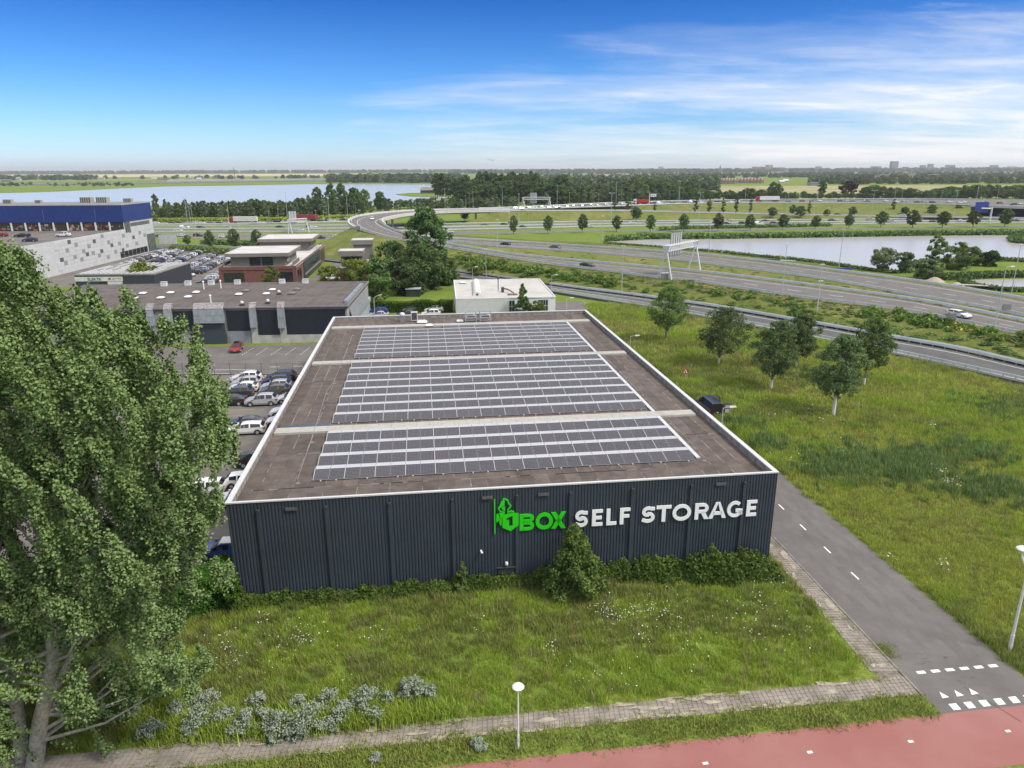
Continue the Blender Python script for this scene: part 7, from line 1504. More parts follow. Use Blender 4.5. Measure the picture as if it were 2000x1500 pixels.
def truck(u, v, z, a, cab, box, Lb, label, hb=2.7):
    p = G(u, v, z); t_ = thing('truck', label, 'truck', tuple(p), a)
    C_ = mat('truck_'+cab[0], cab[1], .4, var=.05); X_ = mat('trailer_'+box[0], box[1], .55, var=.05, scale=.5)
    cb = MB(); cb.xz([(Lb/2+.9, .55), (Lb/2+3.1, .55), (Lb/2+3.15, 1.6), (Lb/2+2.9, 2.9), (Lb/2+2.4, 3.55), (Lb/2+.9, 3.75)], -1.22, 1.22).build('cab', C_, t_); MB().xz([(Lb/2+3.17, 1.7), (Lb/2+2.96, 2.8), (Lb/2+2.9, 2.8), (Lb/2+3.1, 1.7)], -1.1, 1.1).build('windscreen', CGL, t_)
    for s in (-1, 1): MB().box(Lb/2+1.7, Lb/2+2.7, min(s*1.225, s*1.24), max(s*1.225, s*1.24), 1.7, 2.6).build('side_window', CGL, t_)
    MB().box(-Lb/2-1.2, Lb/2+.5, -1.27, 1.27, 1.15, 1.15+hb).build('trailer', X_, t_); MB().box(-Lb/2-1.2, Lb/2+3.0, -.9, .9, .7, 1.14).build('chassis', TRIM, t_)
    for x in (Lb/2+2.2, Lb/2-.3, -Lb/2+.2, -Lb/2+1.5, -Lb/2+2.8):
        for s in (-1, 1): MB().tube([(x, s*.9, .5), (x, s*1.24, .5)], .5, 12).build('wheel', BLACK, t_)
truck(479, 435.6, .06, math.pi, ('red', (.42, .03, .02)), ('white', (.62, .60, .55)), 12.5, 'long white trailer truck with a red and white cab on the far carriageway'); truck(598, 431.5, .06, math.pi, ('pale', (.6, .6, .58)), ('dark_red', (.26, .035, .035)), 12.5, 'truck with a dark red container, partly behind the sign gantry')
truck(1254, 399, 6.83, math.pi, ('white', (.62, .62, .6)), ('bright_red', (.45, .02, .02)), 6.5, 'short tipper truck with a bright red body in the queue', 2.1); truck(1501, 393.6, 6.83, math.pi, ('bright_red', (.5, .02, .02)), ('bright_white', (.7, .7, .7)), 13, 'articulated truck with a red cab and white trailer on the raised motorway')

# ================================================================ lamps
def lamp_mast(u, vb, vt, z, kind, label, group):
    p = G(u, vb, z); H = ZAT(p[0], p[1], vt)-z; r = max(.07, H*.0075)
    t_ = thing('street_lamp', label, 'street lamp', tuple(p), 0, group); MB().tube([(0, 0, 0), (0, 0, H)], [r*1.25, r*.7], 7).build('pole', POLE, t_)
    if kind == 'T':
        MB().tube([(-1.4, 0, H), (1.4, 0, H)], r*.5, 5).build('arm', POLE, t_)
        for s in (-1, 1): MB().box(min(s*.7, s*1.6), max(s*.7, s*1.6), -.18, .18, H-.02, H+.16).build('lamp_head', mat('lamp_head', (.58, .59, .60), .4), t_)
    elif kind == 'A':
        MB().tube([(0, 0, H-.05), (.5, 0, H+.12), (.95, 0, H+.16)], r*.55, 5).build('arm', POLE, t_); MB().hexa([(.75, -.16, H+.06), (1.65, -.12, H+.12), (1.65, .12, H+.12), (.75, .16, H+.06), (.8, -.1, H+.26), (1.5, -.07, H+.27), (1.5, .07, H+.27), (.8, .1, H+.26)]).build('lamp_head', mat('lamp_head', (.58, .59, .60)), t_)
    else: MB().box(-.5, .5, -.16, .16, H-.02, H+.15).build('lamp_head', mat('lamp_head', (.58, .59, .60)), t_)
LA = [(1597, 600, 549, 1.8, 'I'), (1214, 569, 481, .5, 'I'), (1527, 575, 478, 1.8, 'I'), (1942, 641, 522, 1.4, 'A'), (1974, 579, 478, .3, 'I'), (1638, 526, 448, .3, 'I'), (1384, 496, 433, .2, 'I'), (972, 498, 429, 3.0, 'I'), (1594, 618, 517, .5, 'I'), (1176, 480, 422, .1, 'I'), (995, 459, 417, 0, 'I'), (949.5, 541, 487, .5, 'I'), (923, 548, 522, .1, 'A')]
for i, (u, vb, vt, z, k) in enumerate(sorted(LA)): lamp_mast(u, vb, vt, z, k, 'lamp mast along the slip carriageways, %s from the left' % nth(i+1), 'lamp masts along the slip carriageways')
LB = [(1326, 395.5, 353.5, 6.8, 'T'), (1203, 400, 357.5, 6.8, 'I'), (1364, 438, 376, 0, 'T'), (1455, 393, 355, 6.8, 'I'), (1234, 434, 409, 0, 'I'), (1429, 431, 406, 0, 'I'), (1535.5, 424, 374, 1.5, 'T'), (1588, 424, 402, 1.5, 'P'), (1615, 440, 405, 0, 'I'), (1596, 390, 351.6, 6.8, 'I'), (1699, 438, 372, 0, 'T'), (1747, 389, 347, 6.8, 'I'), (1761, 389, 360, 6.8, 'I'), (1837, 396, 372, 6.8, 'P'), (1861, 430, 372, 0, 'T'), (1906, 396, 347, 6.8, 'I'), (1947, 391, 361, 6.8, 'I'), (1801, 432, 403, 0, 'I'), (963, 408, 388, 6.6, 'P'), (981, 407, 365, 6.6, 'T'), (1013.6, 440, 379, 0, 'I'), (1088, 402, 362, 6.8, 'I'), (1112, 399, 376, 6.8, 'I'), (1169, 397, 381, 6.8, 'P'), (1193, 440, 377, 0, 'T'), (1177, 440, 423, 0, 'I'), (994, 441, 417, 0, 'I'), (1032, 440, 411, 0, 'I'),
      (527, 440, 413, 0, 'P'), (544, 428, 395, 0, 'I'), (562, 429, 376, 0, 'I'), (618, 436, 411, 0, 'I'), (633, 437, 412, 0, 'I'), (644, 440, 381.5, 0, 'I'), (679.5, 427, 382, 0, 'I'), (695, 422.5, 396, 0, 'I'), (726, 419, 378, 0, 'I'), (731, 419, 380, 0, 'I'), (778.5, 414, 401, 7, 'P'), (821, 410.5, 385, 0, 'I'), (869.5, 409, 369, 0, 'T'), (910, 409, 382, 5, 'P'), (918, 408, 383, 0, 'I'), (924, 408, 374, 0, 'I'), (704, 452, 411, 7, 'I'), (373, 440, 404, 0, 'I'), (367, 440, 385, 0, 'T'), (448, 440, 390, 0, 'I'), (376.5, 434, 397, 0, 'I'), (384, 475, 446, 0, 'I'), (497, 484, 462, 0, 'I')]
for i, (u, vb, vt, z, k) in enumerate(sorted(LB)): lamp_mast(u, vb, vt, z, k, '%s lamp mast by the far motorway, %s from the left' % ({'T': 'tall double-armed', 'I': 'slim single', 'P': 'stout white'}[k], nth(i+1)), 'lamp masts by the far motorway')
lamp_mast(1077, 574, 538, .3, 'A', 'lamp mast with an arm behind the white warehouse', None); lamp_mast(1106.5, 606, 583, .02, 'A', 'lamp mast at the turning place behind the hall', None)
for u, v, vt, lab in ((1230, 682, 657, 'lamp with a single arm beyond the right roof edge, near the far capping'), (1408, 836, 797, 'lamp with a single arm beside the parked van')):
    p = G(u, v+10, .02); lamp_mast(u, v+10, vt, .02, 'A', lab, 'lamps along the access road')
p = G(698, 613, .02); t_ = thing('street_lamp', 'cream lamp with a curved arm behind the rear parapet by the blue car', 'street lamp', tuple(G(732, 616, .02)))
CRL = mat('cream_pole', (.50, .48, .42)); MB().tube([(0, 0, 0), (0, 0, 3.6), (.15, -.05, 4.0), (.6, -.1, 4.3), (1.1, -.15, 4.45)], .07, 7).build('pole', CRL, t_); MB().hexa([(1.0, -.3, 4.4), (1.9, -.35, 4.65), (1.9, -.05, 4.65), (1.0, 0, 4.4), (1.0, -.25, 4.55), (1.85, -.3, 4.78), (1.85, -.1, 4.78), (1.0, -.05, 4.55)]).build('lamp_head', CRL, t_)
def mushroom(u, v, vt, label, s=1.):
    p = G(u, v, .02); H = ZAT(p[0], p[1], vt); t_ = thing('street_lamp', label, 'street lamp', tuple(p), 0, 'mushroom lamps by the foreground roads')
    PW_ = mat('white_lamp_pole', (.66, .66, .66), .45, var=.04); MB().tube([(0, 0, -.05), (0, 0, .9), (0, 0, .92), (0, 0, H-.1)], [.075*s, .072*s, .06*s, .036*s], 10).build('pole', PW_, t_)
    MB().box(-.045, .045, -.08*s, -.06*s, .45, .75).build('service_hatch', mat('hatch_grey', (.5, .5, .5)), t_)
    MB().lathe([(.05, -.20), (.14, -.14), (.24, -.05), (.335, .0), (.34, .03), (.30, .08), (.17, .15), (.05, .18)], 28, c=(0, 0, H-.08)).build('lamp_hood', mat('lamp_hood_white', (.76, .76, .74), .4, var=.02), t_, smooth=40)
mushroom(1012, 1460, 1340, 'white mushroom-hooded lamp on the verge beside the red cycle road'); 
p = G(1971, 1272, .02); H = 5.6; t_ = thing('street_lamp', 'tall white lamp mast leaning into the right edge of the picture', 'street lamp', tuple(p), 0, 'mushroom lamps by the foreground roads')
PW_ = mat('white_lamp_pole', (.66, .66, .66)); MB().tube([(0, 0, 0), (0, 0, 1.3), (0, 0, 1.32), (0, 0, 6.0)], [.125, .115, .095, .07], 12).build('pole', PW_, t_)
MB().tube([(0, 0, 5.98), (-.3, .3, 6.9), (-.25, .5, 7.3)], [.07, .06, .05], 8).build('arm', PW_, t_); MB().lathe([(.05, -.2), (.2, -.12), (.40, 0), (.40, .05), (.3, .14), (.08, .22)], 26, c=(-.2, .5, 7.35)).build('lamp_hood', mat('lamp_hood_white', (.76, .76, .74)), t_, smooth=40)
t_ = thing('warning_sign', 'red-edged triangular warning sign on a post in the meadow', 'road sign', tuple(G(1337, 752, 0))); Hs = ZAT(*G(1337, 752, 0)[:2], 724)
MB().tube([(0, 0, 0), (0, 0, Hs+.2)], .04, 6).build('post', STEEL, t_); pl = MB().xz([(-.52, Hs-.45), (.52, Hs-.45), (0, Hs+.45)], -.08, -.05).build('plate', mat('sign_red_edge', (.45, .05, .04), .5), t_); MB().xz([(-.30, Hs-.32), (.30, Hs-.32), (0, Hs+.2)], -.095, -.081).build('sign_face', WHITE, pl); MB().xz([(-.09, Hs-.28), (.09, Hs-.28), (.06, Hs-.02), (-.06, Hs-.02)], -.105, -.096).build('pictogram', TRIM, pl)

# ================================================================ gantries, signs, rails
GW = mat('gantry_white', (.60, .61, .61), .5, var=.05); SBK = mat('sign_back', (.36, .37, .37), .5, var=.06)
def truss(root, P0, P1, w, h, n, m):
    d = (P1-P0); L = np.linalg.norm(d); d = d/L; s = np.array([-d[1], d[0], 0])*w/2; up_ = np.array([0, 0, h]); mb = MB()
    for o_ in (s, -s, s+up_, -s+up_): mb.tube([tuple(P0+o_), tuple(P1+o_)], .13, 5)
    mb.build('chord', m, root); mb = MB()
    for i in range(n):
        a = P0+d*L*i/n; b = P0+d*L*(i+1)/n
        for o_ in (s, -s): mb.tube([tuple(a+o_), tuple(b+o_+up_)], .06, 4); mb.tube([tuple(b+o_), tuple(b+o_+up_)], .06, 4)
    mb.build('bracing', m, root)['kind'] = 'stuff'
def gantry(label, L1, L2, R1, R2, vtop, zL, zR_, boards, legn='leg'):
    a1, a2 = G(*L1, zL), G(*L2, zL); b1, b2 = G(*R1, zR_), G(*R2, zR_); ca, cb_ = (a1+a2)/2, (b1+b2)/2; H = ZAT(ca[0], ca[1], vtop); t_ = thing('sign_gantry', label, 'sign gantry', tuple(ca)); o_ = ca.copy()
    for c, f1, f2 in ((ca, a1, a2), (cb_, b1, b2)):
        k = c-o_; zt = H-zL-1.6
        for f in (f1, f2): MB().tube([tuple(f-o_), (k[0]+(f-c)[0]*.12, k[1]+(f-c)[1]*.12, zt)], [.26, .22], 8).build('leg', GW, t_)
        d = (f2-f1)/max(np.linalg.norm(f2-f1), .1); e = np.array([-d[1], d[0], 0])*.18; q = lambda a_, z_: np.array([k[0], k[1], z_])+d*a_
        MB().hexa([q(-.45, zt-.3)-e, q(.45, zt-.3)-e, q(.45, zt-.3)+e, q(-.45, zt-.3)+e, q(-1.1, zt+1.6)-e, q(1.1, zt+1.6)-e, q(1.1, zt+1.6)+e, q(-1.1, zt+1.6)+e]).build('leg_head', GW, t_)
    P0 = np.array([0, 0, H-zL-1.5]); P1 = cb_-o_; P1[2] = P0[2]; truss(t_, P0, P1, 1.2, 1.4, 12, GW)
    d = (P1-P0)/np.linalg.norm(P1-P0); nrm = np.array([d[1], -d[0], 0])
    for f0, f1, z0, z1 in boards:
        A_ = P0+d*np.linalg.norm(P1-P0)*f0; B_ = P0+d*np.linalg.norm(P1-P0)*f1; k = max(1, int(np.linalg.norm(B_-A_)/1.4)); off = -nrm*.9
        for i in range(k):
            a = A_+(B_-A_)*i/k+off; b = A_+(B_-A_)*(i+.93)/k+off; e = nrm*.06; z_ = lambda p, z: p+np.array([0, 0, z])
            sb = MB().hexa([z_(a, z0), z_(b, z0), z_(b-e, z0), z_(a-e, z0), z_(a, z1), z_(b, z1), z_(b-e, z1), z_(a-e, z1)]).build('sign_panel', SBK, t_)
            MB().tube([tuple(z_(a+nrm*.1, z0-.1)), tuple(z_(a+nrm*.1, z1))], .07, 4).build('sign_rail', mat('sign_rail', (.2, .2, .2)), sb)
    return t_
gantry('large white sign gantry across the slip carriageways, signs seen from behind', (1285, 545), (1311, 547), (1343, 528), (1368, 531), 480, 2.0, 2.2, ((.22, .60, -1.9, 4.4),))
gantry('white sign gantry left of the flyover with a tall ribbed sign back', (563, 456), (571, 456), (596, 453), (604, 454), 428, 0, 0, ((.05, .50, -1.5, 5.2),))
gantry('white sign gantry far off on the raised motorway before the wood', (1018, 407), (1025, 407.5), (1070, 407), (1076, 407.4), 385, 6.7, 6.7, ((.27, .53, -2.2, 4.2),))
t_ = thing('control_cabinet', 'grey roadside cabinet between the legs of the large gantry', 'cabinet', tuple(G(1298, 546, 2.0)), .0); MB().box(-.9, .9, -.4, .4, -.2, 1.7).build('casing', GREYM, t_); MB().box(-1, 1, -.5, .5, 1.7, 1.85).build('lid', mat('vent_cap', (.6, .6, .58)), t_)
for u, v, vt, z, w_, lab in ((1856, 633, 612, 1.6, 1.9, 'grey back of a road sign beside the white estate car'), (1964, 611, 594, 1.5, 2.0, 'grey back of a road sign in the median at the right'), (889.5, 487, 480, 3.9, 2.2, 'small grey sign back beside the slip carriageway at the dark clump'), (791, 470, 462, 6.2, 2.0, 'small grey sign back on the ramp above the dark clump'), (698, 452, 442, 7, 2.2, 'small grey sign back at the flyover entrance')):
    p = G(u, v, z); H = ZAT(p[0], p[1], vt)-z; t_ = thing('road_sign', lab, 'road sign', tuple(p), .1, 'small sign backs'); MB().box(-w_/2, w_/2, -.05, .05, H*.32, H).build('sign_panel', mat('sign_back_dark', (.17, .175, .175), .6), t_)
    for s in (-.3, .3): MB().tube([(s*w_, .07, -.2), (s*w_, .07, H*.9)], .05, 5).build('post', STEEL, t_)
t_ = thing('motorway_sign', 'blue motorway sign with a white arm at the overpass', 'road sign', tuple(G(1932, 437, 0)), 0); MB().tube([(0, 0, 0), (0, 0, 9.2)], [.5, .45], 10).build('mast', GW, t_); MB().tube([(0, 0, 8.4), (-6, 0, 8.6)], .35, 8).build('arm', GW, t_)
MB().box(-9.5, -1.8, .3, .5, 6.2, 12).build('sign_panel', mat('motorway_blue', (.02, .04, .28), .4), t_)
t_ = thing('direction_sign', 'small white direction sign on a mast above the queue', 'road sign', tuple(G(1268, 397, 6.8)), 0); MB().tube([(0, 0, 0), (0, 0, 7)], .3, 8).build('mast', GW, t_); sp_ = MB().box(.8, 4.8, -.1, .1, 4.6, 6.6).build('sign_panel', WHITE, t_); MB().box(1.4, 4.2, -.14, -.101, 5.4, 5.8).build('sign_mark', TRIM, sp_)
t_ = thing('billboard', 'white blank board on two posts at the end of the dealer wall', 'billboard', tuple(G(330, 487, 0)), .05); MB().box(-3.5, 3.5, -.15, .15, 2.2, 5.8).build('panel', mat('blank_board', (.52, .52, .50), .6), t_)
for x in (-2.8, 2.4): MB().tube([(x, .3, 0), (x, .3, 5.5)], .14, 6).build('post', STEEL, t_)
RAILM = mat('rail_steel', (.62, .64, .65), .6, metal=0., var=.10, scale=.6)
def guard(label, R_, q, t0=0., t1=1., double=False, h=.75, step=4.):
    L = R_.length()*(t1-t0); n = max(2, int(L/step)); T = np.linspace(t0, t1, n+1); P = [R_.at(t, q) for t in T]; t_ = thing('guard_rail', label, 'guard rail', tuple(P[0])); o_ = P[0]
    for off in ((-.35, .35) if double else (0.,)):
        mb = MB()
        for i in range(n):
            a, b = P[i]-o_, P[i+1]-o_; d = unit(b-a); s = np.array([-d[1], d[0], 0]); a = a+s*off; b = b+s*off
            for z0, z1, k in ((h-.42, h-.24, .05), (h-.24, h-.14, .03), (h-.14, h+.05, .05)): e = s*k; mb.hexa([a-e+(0, 0, z0), b-e+(0, 0, z0), b+e+(0, 0, z0), a+e+(0, 0, z0), a-e+(0, 0, z1), b-e+(0, 0, z1), b+e+(0, 0, z1), a+e+(0, 0, z1)])
        mb.build('rail', RAILM, t_)
    mb = MB()
    for p in P: p = p-o_; mb.box(p[0]-.06, p[0]+.06, p[1]-.05, p[1]+.05, p[2]-.2, p[2]+h-.05)
    mb.build('posts', STEEL, t_)['kind'] = 'stuff'
guard('guard rail on the meadow side of the slip road', RS, .97, .42, 1, False, .8); guard('wide guard rail on the bank side of the slip road', RS, -.04, .42, 1, True); guard('guard rail along the slip road left of the brick office', RS, -.04, 0, .40)
guard('guard rail on the near edge of the lower slip carriageway', RA, 1.02); guard('double guard rail between median and lower slip carriageway', RA, -.03, 0, 1, True); guard('guard rail between median and upper slip carriageway', RB, 1.03); guard('double guard rail on the pond side of the upper slip carriageway', RB, -.04, 0, 1, True)
guard('long double guard rail in the middle of the central motorway', C2, -.12, 0, 1, True, .8, 10.); guard('guard rail on the far side of the central motorway', C1, -.08, 0, 1, False, .8, 10.); guard('guard rail on the near edge of the central motorway', C2, 1.05, 0, 1, False, .8, 10.); guard('guard rail before the trucks on the far carriageway', C0, 1.05, 0, 1, False, .8, 10.)
guard('barrier on the far edge of the raised motorway', RG, -.02, 0, 1, True, .95, 8.); guard('guard rail on the near edge of the raised motorway', RG, .99, 0, 1, False, .8, 8.); guard('guard rail of the road on the embankment', RF, 1.02, .58, 1, False, .8, 8.); guard('guard rail on the outer curve of the flyover', RF, .06, .17, .6, False, .85, 4.); guard('guard rail on the inner curve of the flyover', RF, .93, .0, .6, False, .85, 4.)
# mesh fence between car park and street
a, b = G(432, 733, 0), G(606, 733, 0); t_ = thing('metal_fence', 'see-through grey bar fence between the car park and the street', 'fence', tuple(a), math.atan2(b[1]-a[1], b[0]-a[0])); L = np.linalg.norm(b-a); a0 = -16
FEN = mat('fence_grey', (.10, .11, .11), .6)
for k in range(int((L-a0)/2.5)+1): MB().box(a0+k*2.5-.03, a0+k*2.5+.03, -.03, .03, 0, 2.0).build('post', FEN, t_)
mb = MB()
for k in range(int((L-a0)/.16)): mb.box(a0+k*.16-.006, a0+k*.16+.006, -.006, .006, .05, 1.95)
for z in (.1, 1.0, 1.9): mb.box(a0, L, -.012, .012, z-.012, z+.012)
mb.build('bars', FEN, t_)['kind'] = 'stuff'
MB().box(a0, L, .2, .6, 0, .16).build('kerb', KERB, t_)
# pond side bits
t_ = thing('work_barrier', 'long blue barrier lying on the bank of the pond', 'barrier', tuple(G(1500, 509, .3)), -.32); MB().box(-4, 4, -.3, .3, -.2, .6).build('beam', mat('barrier_blue', (.02, .07, .32), .5), t_)
t_ = thing('pontoon', 'pale blocks lying behind the blue barrier on the bank', 'pontoon', tuple(G(1520, 510, .3)), -.32); MB().box(.5, 5.5, -.4, .4, -.2, .4).build('block', mat('pontoon_white', (.6, .6, .6)), t_)
t_ = thing('work_barrier', 'second blue barrier on the bank left of the willows', 'barrier', tuple(G(1640, 526, .3)), -.34); MB().box(-3.6, 3.6, -.3, .3, -.2, .5).build('beam', mat('barrier_blue', (.02, .07, .32)), t_)
SAND = mat('sand', (.36, .30, .22), 1, var=.12)
for u, v, s, lab in ((1826, 549, 2.2, 'larger sand heap at the side pond'), (1868, 559, 1.8, 'smaller sand heap at the side pond')):
    t_ = tag(MB().lathe([(s*1.2, -.1), (s*.9, .3), (s*.4, .95), (s*.1, 1.15)], 14).build('sand_heap', SAND, None, 60, tuple(G(u, v, .1))), lab, 'sand heap', 'sand heaps at the side pond')
t_ = thing('jetty', 'pale plank jetty along the side pond', 'jetty', tuple(G(1925, 563, .2)), -.38); 
for k in range(9): MB().box(-7+k*1.55, -5.5+k*1.55, -.9, .9, .6, .75).build('plank', mat('pale_plank', (.40, .37, .34), .9, var=.15), t_)
for k in range(8): MB().box(-6.5+k*1.7, -6.3+k*1.7, -.85, -.65, -.4, .6).build('pile', mat('dark_pile', (.1, .09, .08)), t_)
t_ = thing('boathouse', 'dark boathouse with a grey roof on the lake spit', 'building', tuple(G(842, 377.5, .4)), .1); MB().box(-14, 14, -5, 5, 0, 4).build('wall', mat('boathouse_wall', (.07, .065, .06), .8), t_); MB().hexa([(-15, -6, 4), (15, -6, 4), (15, 6, 4), (-15, 6, 4), (-13, -1, 8), (13, -1, 8), (13, 1, 8), (-13, 1, 8)]).build('roof', mat('boathouse_roof', (.20, .18, .16), .9), t_)

# ================================================================ far buildings
def block(u, v, w_px, vt, dep, wall, roofc, label, cat='building', name='apartment_block', rows=0, nwin=0, gable=False, group=None):
    p = G(u, v); D_ = (p-CAM)@FW; wd = w_px*D_/FPX; H = ZAT(p[0], p[1], vt); t_ = thing(name, label, cat, tuple(p), .1, group)
    wm = mat('wall_%02d%02d%02d' % tuple(int(c*99) for c in wall), wall, .9, var=.08, scale=.05); rm = mat('roof_%02d%02d%02d' % tuple(int(c*99) for c in roofc), roofc, .9, var=.08, scale=.05)
    if gable: hb = H*.55; MB().box(-wd/2, wd/2, 0, dep, 0, hb).build('wall', wm, t_); MB().yz([(-.6, hb), (dep+.6, hb), (dep/2, H)], -wd/2-.5, wd/2+.5).build('roof', rm, t_)
    else: MB().box(-wd/2, wd/2, 0, dep, 0, H-.8).build('wall', wm, t_); MB().box(-wd/2-.4, wd/2+.4, -.4, dep+.4, H-.79, H).build('roof', rm, t_)
    hh = (H*.55 if gable else H-1.5)
    if rows:
        for r in range(rows):
            for k in range(nwin):
                x = -wd/2+wd*(k+.25)/nwin; MB().box(x, x+wd*.5/nwin, -.25, -.01, hh*(r+.3)/rows, hh*(r+.8)/rows).build('window', GLASS, t_)
    return t_
TAN = (.42, .31, .22); PINK = (.36, .23, .18); GRY = (.30, .29, .29); MAU = (.17, .125, .125); WHT = (.60, .59, .57); RBR = (.16, .07, .055)
for u, v, w_, vt, d_, wc, rc, rw_, nw, lab in ((1291, 334, 9, 325, 30, GRY, GRY, 5, 4, 'pale tower block on the skyline left of the church spire'), (1268, 334, 13, 329, 40, GRY, GRY, 2, 6, 'low long block on the skyline beside the pale tower'), (1484, 336, 20, 325.5, 60, PINK, PINK, 4, 6, 'pinkish stepped building on the skyline, left wing'), (1504, 336, 10, 322, 50, TAN, PINK, 6, 4, 'tall tan tower of the pinkish building on the skyline'), (1522, 336, 20, 327, 60, PINK, PINK, 4, 6, 'pinkish stepped building on the skyline, right wing'), (1600, 335, 9, 325, 40, GRY, MAU, 4, 4, 'small grey tower block on the skyline right of the pinkish building'),
    (1420, 335, 12, 328, 40, GRY, GRY, 2, 6, 'pale flat block on the skyline right of the spire'), (1747, 334, 13, 315, 40, MAU, MAU, 8, 4, 'tallest dark tower on the right skyline'), (1803, 333, 9, 322.5, 35, MAU, MAU, 6, 3, 'dark tower on the right skyline, left of a pair'), (1818, 333, 9, 320, 35, MAU, MAU, 7, 3, 'dark tower on the right skyline, right of a pair'), (1857, 333, 16, 322, 40, MAU, PINK, 5, 6, 'broad dark block on the right skyline after the pair of towers'), (1943, 333, 12, 322.5, 40, MAU, MAU, 5, 4, 'dark block on the right skyline, second from the edge'), (1978, 333, 14, 325, 40, TAN, PINK, 4, 5, 'tan block on the skyline at the right edge'), (1770, 334, 8, 326, 40, MAU, MAU, 3, 3, 'low dark block between the tallest tower and the pair'), (1712, 334, 18, 324.5, 40, GRY, GRY, 3, 6, 'low grey block left of the tallest tower'),
    (1719, 353, 10, 341, 16, TAN, GRY, 4, 3, 'tan apartment block with flat roof, left of two behind the right belt'), (1731, 353, 12, 340, 16, TAN, GRY, 4, 3, 'tan apartment block with a grey roof, partly behind a tree'), (1764, 349, 10, 339.5, 16, TAN, GRY, 4, 3, 'narrow tan apartment block behind the right belt'), (1779, 349, 20, 337, 16, TAN, GRY, 4, 6, 'widest tan apartment block behind the right belt'), (1825, 347, 20, 340, 16, TAN, GRY, 2, 6, 'low tan block right of the widest apartment block'), (1880, 345, 22, 339, 16, TAN, GRY, 2, 6, 'low tan block with a grey roof, second from the right'), (1922, 345, 24, 336, 16, TAN, GRY, 3, 6, 'tan block with a stepped roof behind the right wood'), (1977, 344, 24, 338.5, 16, TAN, GRY, 2, 6, 'low tan block at the right edge behind the wood'),
    (1520, 341, 22, 335, 20, WHT, GRY, 2, 6, 'whitish block below the pinkish building'), (1536, 340, 8, 331, 20, TAN, TAN, 4, 3, 'tan tower below the pinkish building'), (1318, 340, 14, 336.5, 20, WHT, WHT, 1, 4, 'white flat building among the trees below the pale tower'), (1590, 363, 16, 356, 12, GRY, GRY, 2, 4, 'grey farmhouse at the edge of the mown field'), (1640, 349, 44, 345, 10, WHT, WHT, 1, 12, 'long row of white roofs behind the mown field')):
    block(u, v, w_, vt, d_, wc, rc, lab, rows=rw_, nwin=nw)
n_ = 0
for x0, x1, v in ((1394, 1440, 359), (1440, 1492, 358)):
    for u in np.linspace(x0+3, x1-3, 8): n_ += 1; t_ = block(u, v, 6.3, v-9.5, 9, (.40, .31, .27), (.20, .10, .085), 'red-roofed terrace house in the far row, %s from the left' % nth(n_), 'house', 'terrace_house', 2, 2, True, 'terrace houses beyond the trees'); MB().box(-.5, .5, 2, 3, 7, 11.5).build('chimney', WHITE, t_)
n_ = 0
for u, v in ((1094, 353), (1105, 350), (1112, 355), (1128, 349), (1141, 351), (1148, 347), (1160, 350), (1169, 346), (1178, 350), (1187, 347), (1196, 352), (1203, 349), (1210, 353), (1217, 350), (1224, 354), (1360, 352), (1370, 350), (1378, 354), (1528, 358), (1536, 356), (1160, 356), (1230, 351)):
    n_ += 1; block(u, v, rtt.uniform(8, 12), v-6, 12, WHT, rtt.choice([GRY, WHT, (.30, .13, .10)]), 'pale house among the far trees, %s from the left' % nth(n_), 'house', 'house', 1, 3, True, 'pale houses among the far trees')
for u, v, w_, vt, wc, rc, lab in ((893, 352, 16, 346, (.5, .2, .13), (.55, .20, .13), 'house with an orange roof between the tall lakeside trees'), (1131, 358, 14, 353.5, WHT, (.42, .16, .12), 'house with a pinkish roof behind the gantry'), (12, 355, 18, 350, GRY, MAU, 'dark barn at the far left beyond the lake'), (34, 352, 10, 346, WHT, GRY, 'white farmhouse at the far left beyond the lake'), (176, 350, 12, 346, PINK, MAU, 'reddish farmhouse beyond the lake, left of the pasture'), (196, 350, 14, 346.5, WHT, PINK, 'pale barn beyond the lake, right of the reddish farmhouse'), (318, 351, 22, 347.5, RBR, MAU, 'long brown farm shed beyond the lake'), (300, 350, 10, 347, WHT, WHT, 'white farm shed beside the brown one'), (388, 351, 8, 347, WHT, WHT, 'small white barn beyond the lake'), (420, 349, 8, 345, MAU, MAU, 'dark farmhouse beyond the lake by the mast'), (370, 350, 10, 347, TAN, GRY, 'tan farm roof beyond the lake')):
    block(u, v, w_, vt, 12, wc, rc, lab, 'house', 'farmhouse', 1, 3, True)
p = G(1406, 336.5); H = ZAT(p[0], p[1], 322.); t_ = thing('church', 'distant church with a dark pointed spire on the skyline', 'church', tuple(p)); MB().box(-9, 9, -9, 9, 0, H*.45).build('tower', mat('church_stone', (.16, .13, .12)), t_); MB().lathe([(11, H*.45), (7, H*.6), (.5, H)], 8).build('spire', mat('spire_slate', (.08, .08, .09)), t_)
p = G(459, 352.5); H = ZAT(p[0], p[1], 325.5); t_ = thing('lattice_mast', 'thin dark lattice mast beyond the lake', 'mast', tuple(p)); MB().tube([(0, 0, 0), (0, 0, H*.6), (0, 0, H)], [1.3, .9, .3], 4).build('mast', mat('mast_dark', (.10, .10, .11)), t_)
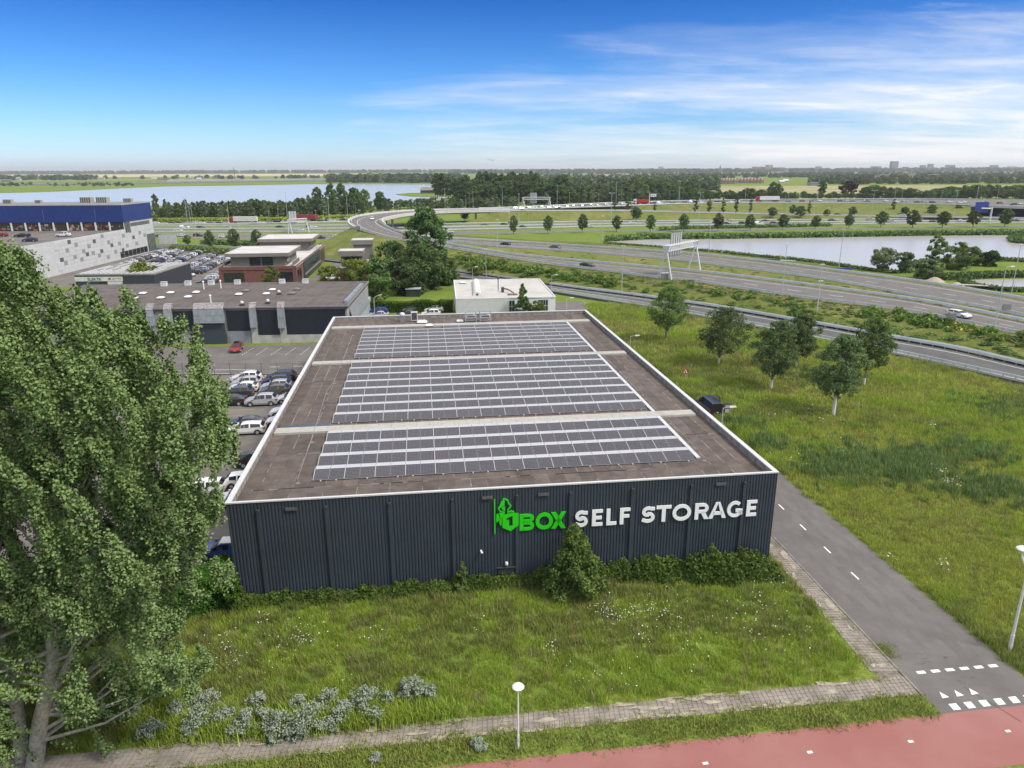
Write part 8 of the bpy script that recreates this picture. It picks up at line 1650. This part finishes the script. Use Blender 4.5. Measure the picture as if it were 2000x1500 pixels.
# a noise barrier and road beyond the lake
N0 = Ribbon([(-200, 358.6), (140, 358.0), (420, 353.6), (580, 351.8), (740, 350.6)], [(-200, 361.6), (140, 360.6), (420, 356.0), (580, 353.6), (740, 352.)], 1.); N0.surface('lakeside_road', ASPH, 2, .02)
t_ = thing('noise_barrier', 'long pale noise barrier along the road beyond the lake', 'barrier', (0, 0, 0)); mb = MB()
for k in range(40): a, b = N0.at(.55+k*.011, -.1), N0.at(.55+(k+.96)*.011, -.1); MB().hexa([a, b, b+(0, .5, 0), a+(0, .5, 0), a+(0, 0, 5), b+(0, 0, 5), b+(0, .5, 5), a+(0, .5, 5)]).build('panel', mat('barrier_panel', (.33, .35, .33), .8, var=.06, scale=.05), t_)
onroad([(u, 359.6-.0156*max(0, u-140), rtt.choice(KS), rtt.choice([W, S_, D_, 'dark blue', W])) for u in (8, 30, 46, 58, 75, 96, 112, 130, 150, 168, 182, 203, 226, 248, 262, 300, 348, 362)], '%s %s on the road beyond the lake, %s from the left', 'cars on the road beyond the lake', 0., 1.05)
# birds in the sky
for k, (u, v, lab) in enumerate(((955, 312, 'left of two tiny birds above the horizon'), (962, 314, 'right of two tiny birds above the horizon'))):
    d = FW+RT*((u-1000)/FPX)+UP*((750-v)/FPX); p = CAM+d*160; t_ = thing('bird', lab, 'bird', tuple(p), .3*k, 'birds'); BM = mat('bird_grey', (.06, .06, .06))
    MB().tube([(0, -.35, 0), (0, 0, .03), (0, .3, 0)], [.02, .09, .03], 6).build('body', BM, t_)
    for s in (-1, 1): MB().hexa([(0, -.12, 0), (s*.35, -.1, .22), (s*.35, .06, .22), (0, .1, 0), (0, -.12, .02), (s*.35, -.1, .24), (s*.35, .06, .24), (0, .1, .02)]).hexa([(s*.35, -.1, .22), (s*.8, -.02, .1), (s*.8, .04, .1), (s*.35, .06, .22), (s*.35, -.1, .24), (s*.8, -.02, .12), (s*.8, .04, .12), (s*.35, .06, .24)]).build('wing', BM, t_)
# ---------------------------------------------------------------- summer haze
hzm = bpy.data.materials.new('haze_air'); hzm.use_nodes = True; t = hzm.node_tree; t.nodes.remove(t.nodes['Principled BSDF']); v_ = t.nodes.new('ShaderNodeVolumePrincipled'); v_.inputs['Color'].default_value = (.95, .97, 1.0, 1); v_.inputs['Density'].default_value = HAZE; v_.inputs['Anisotropy'].default_value = .2; t.links.new(v_.outputs[0], t.nodes['Material Output'].inputs['Volume'])
hb = MB().box(-16200, 16200, -320, 26200, -1.4, 115).build('haze', hzm); hb['kind'] = 'stuff'
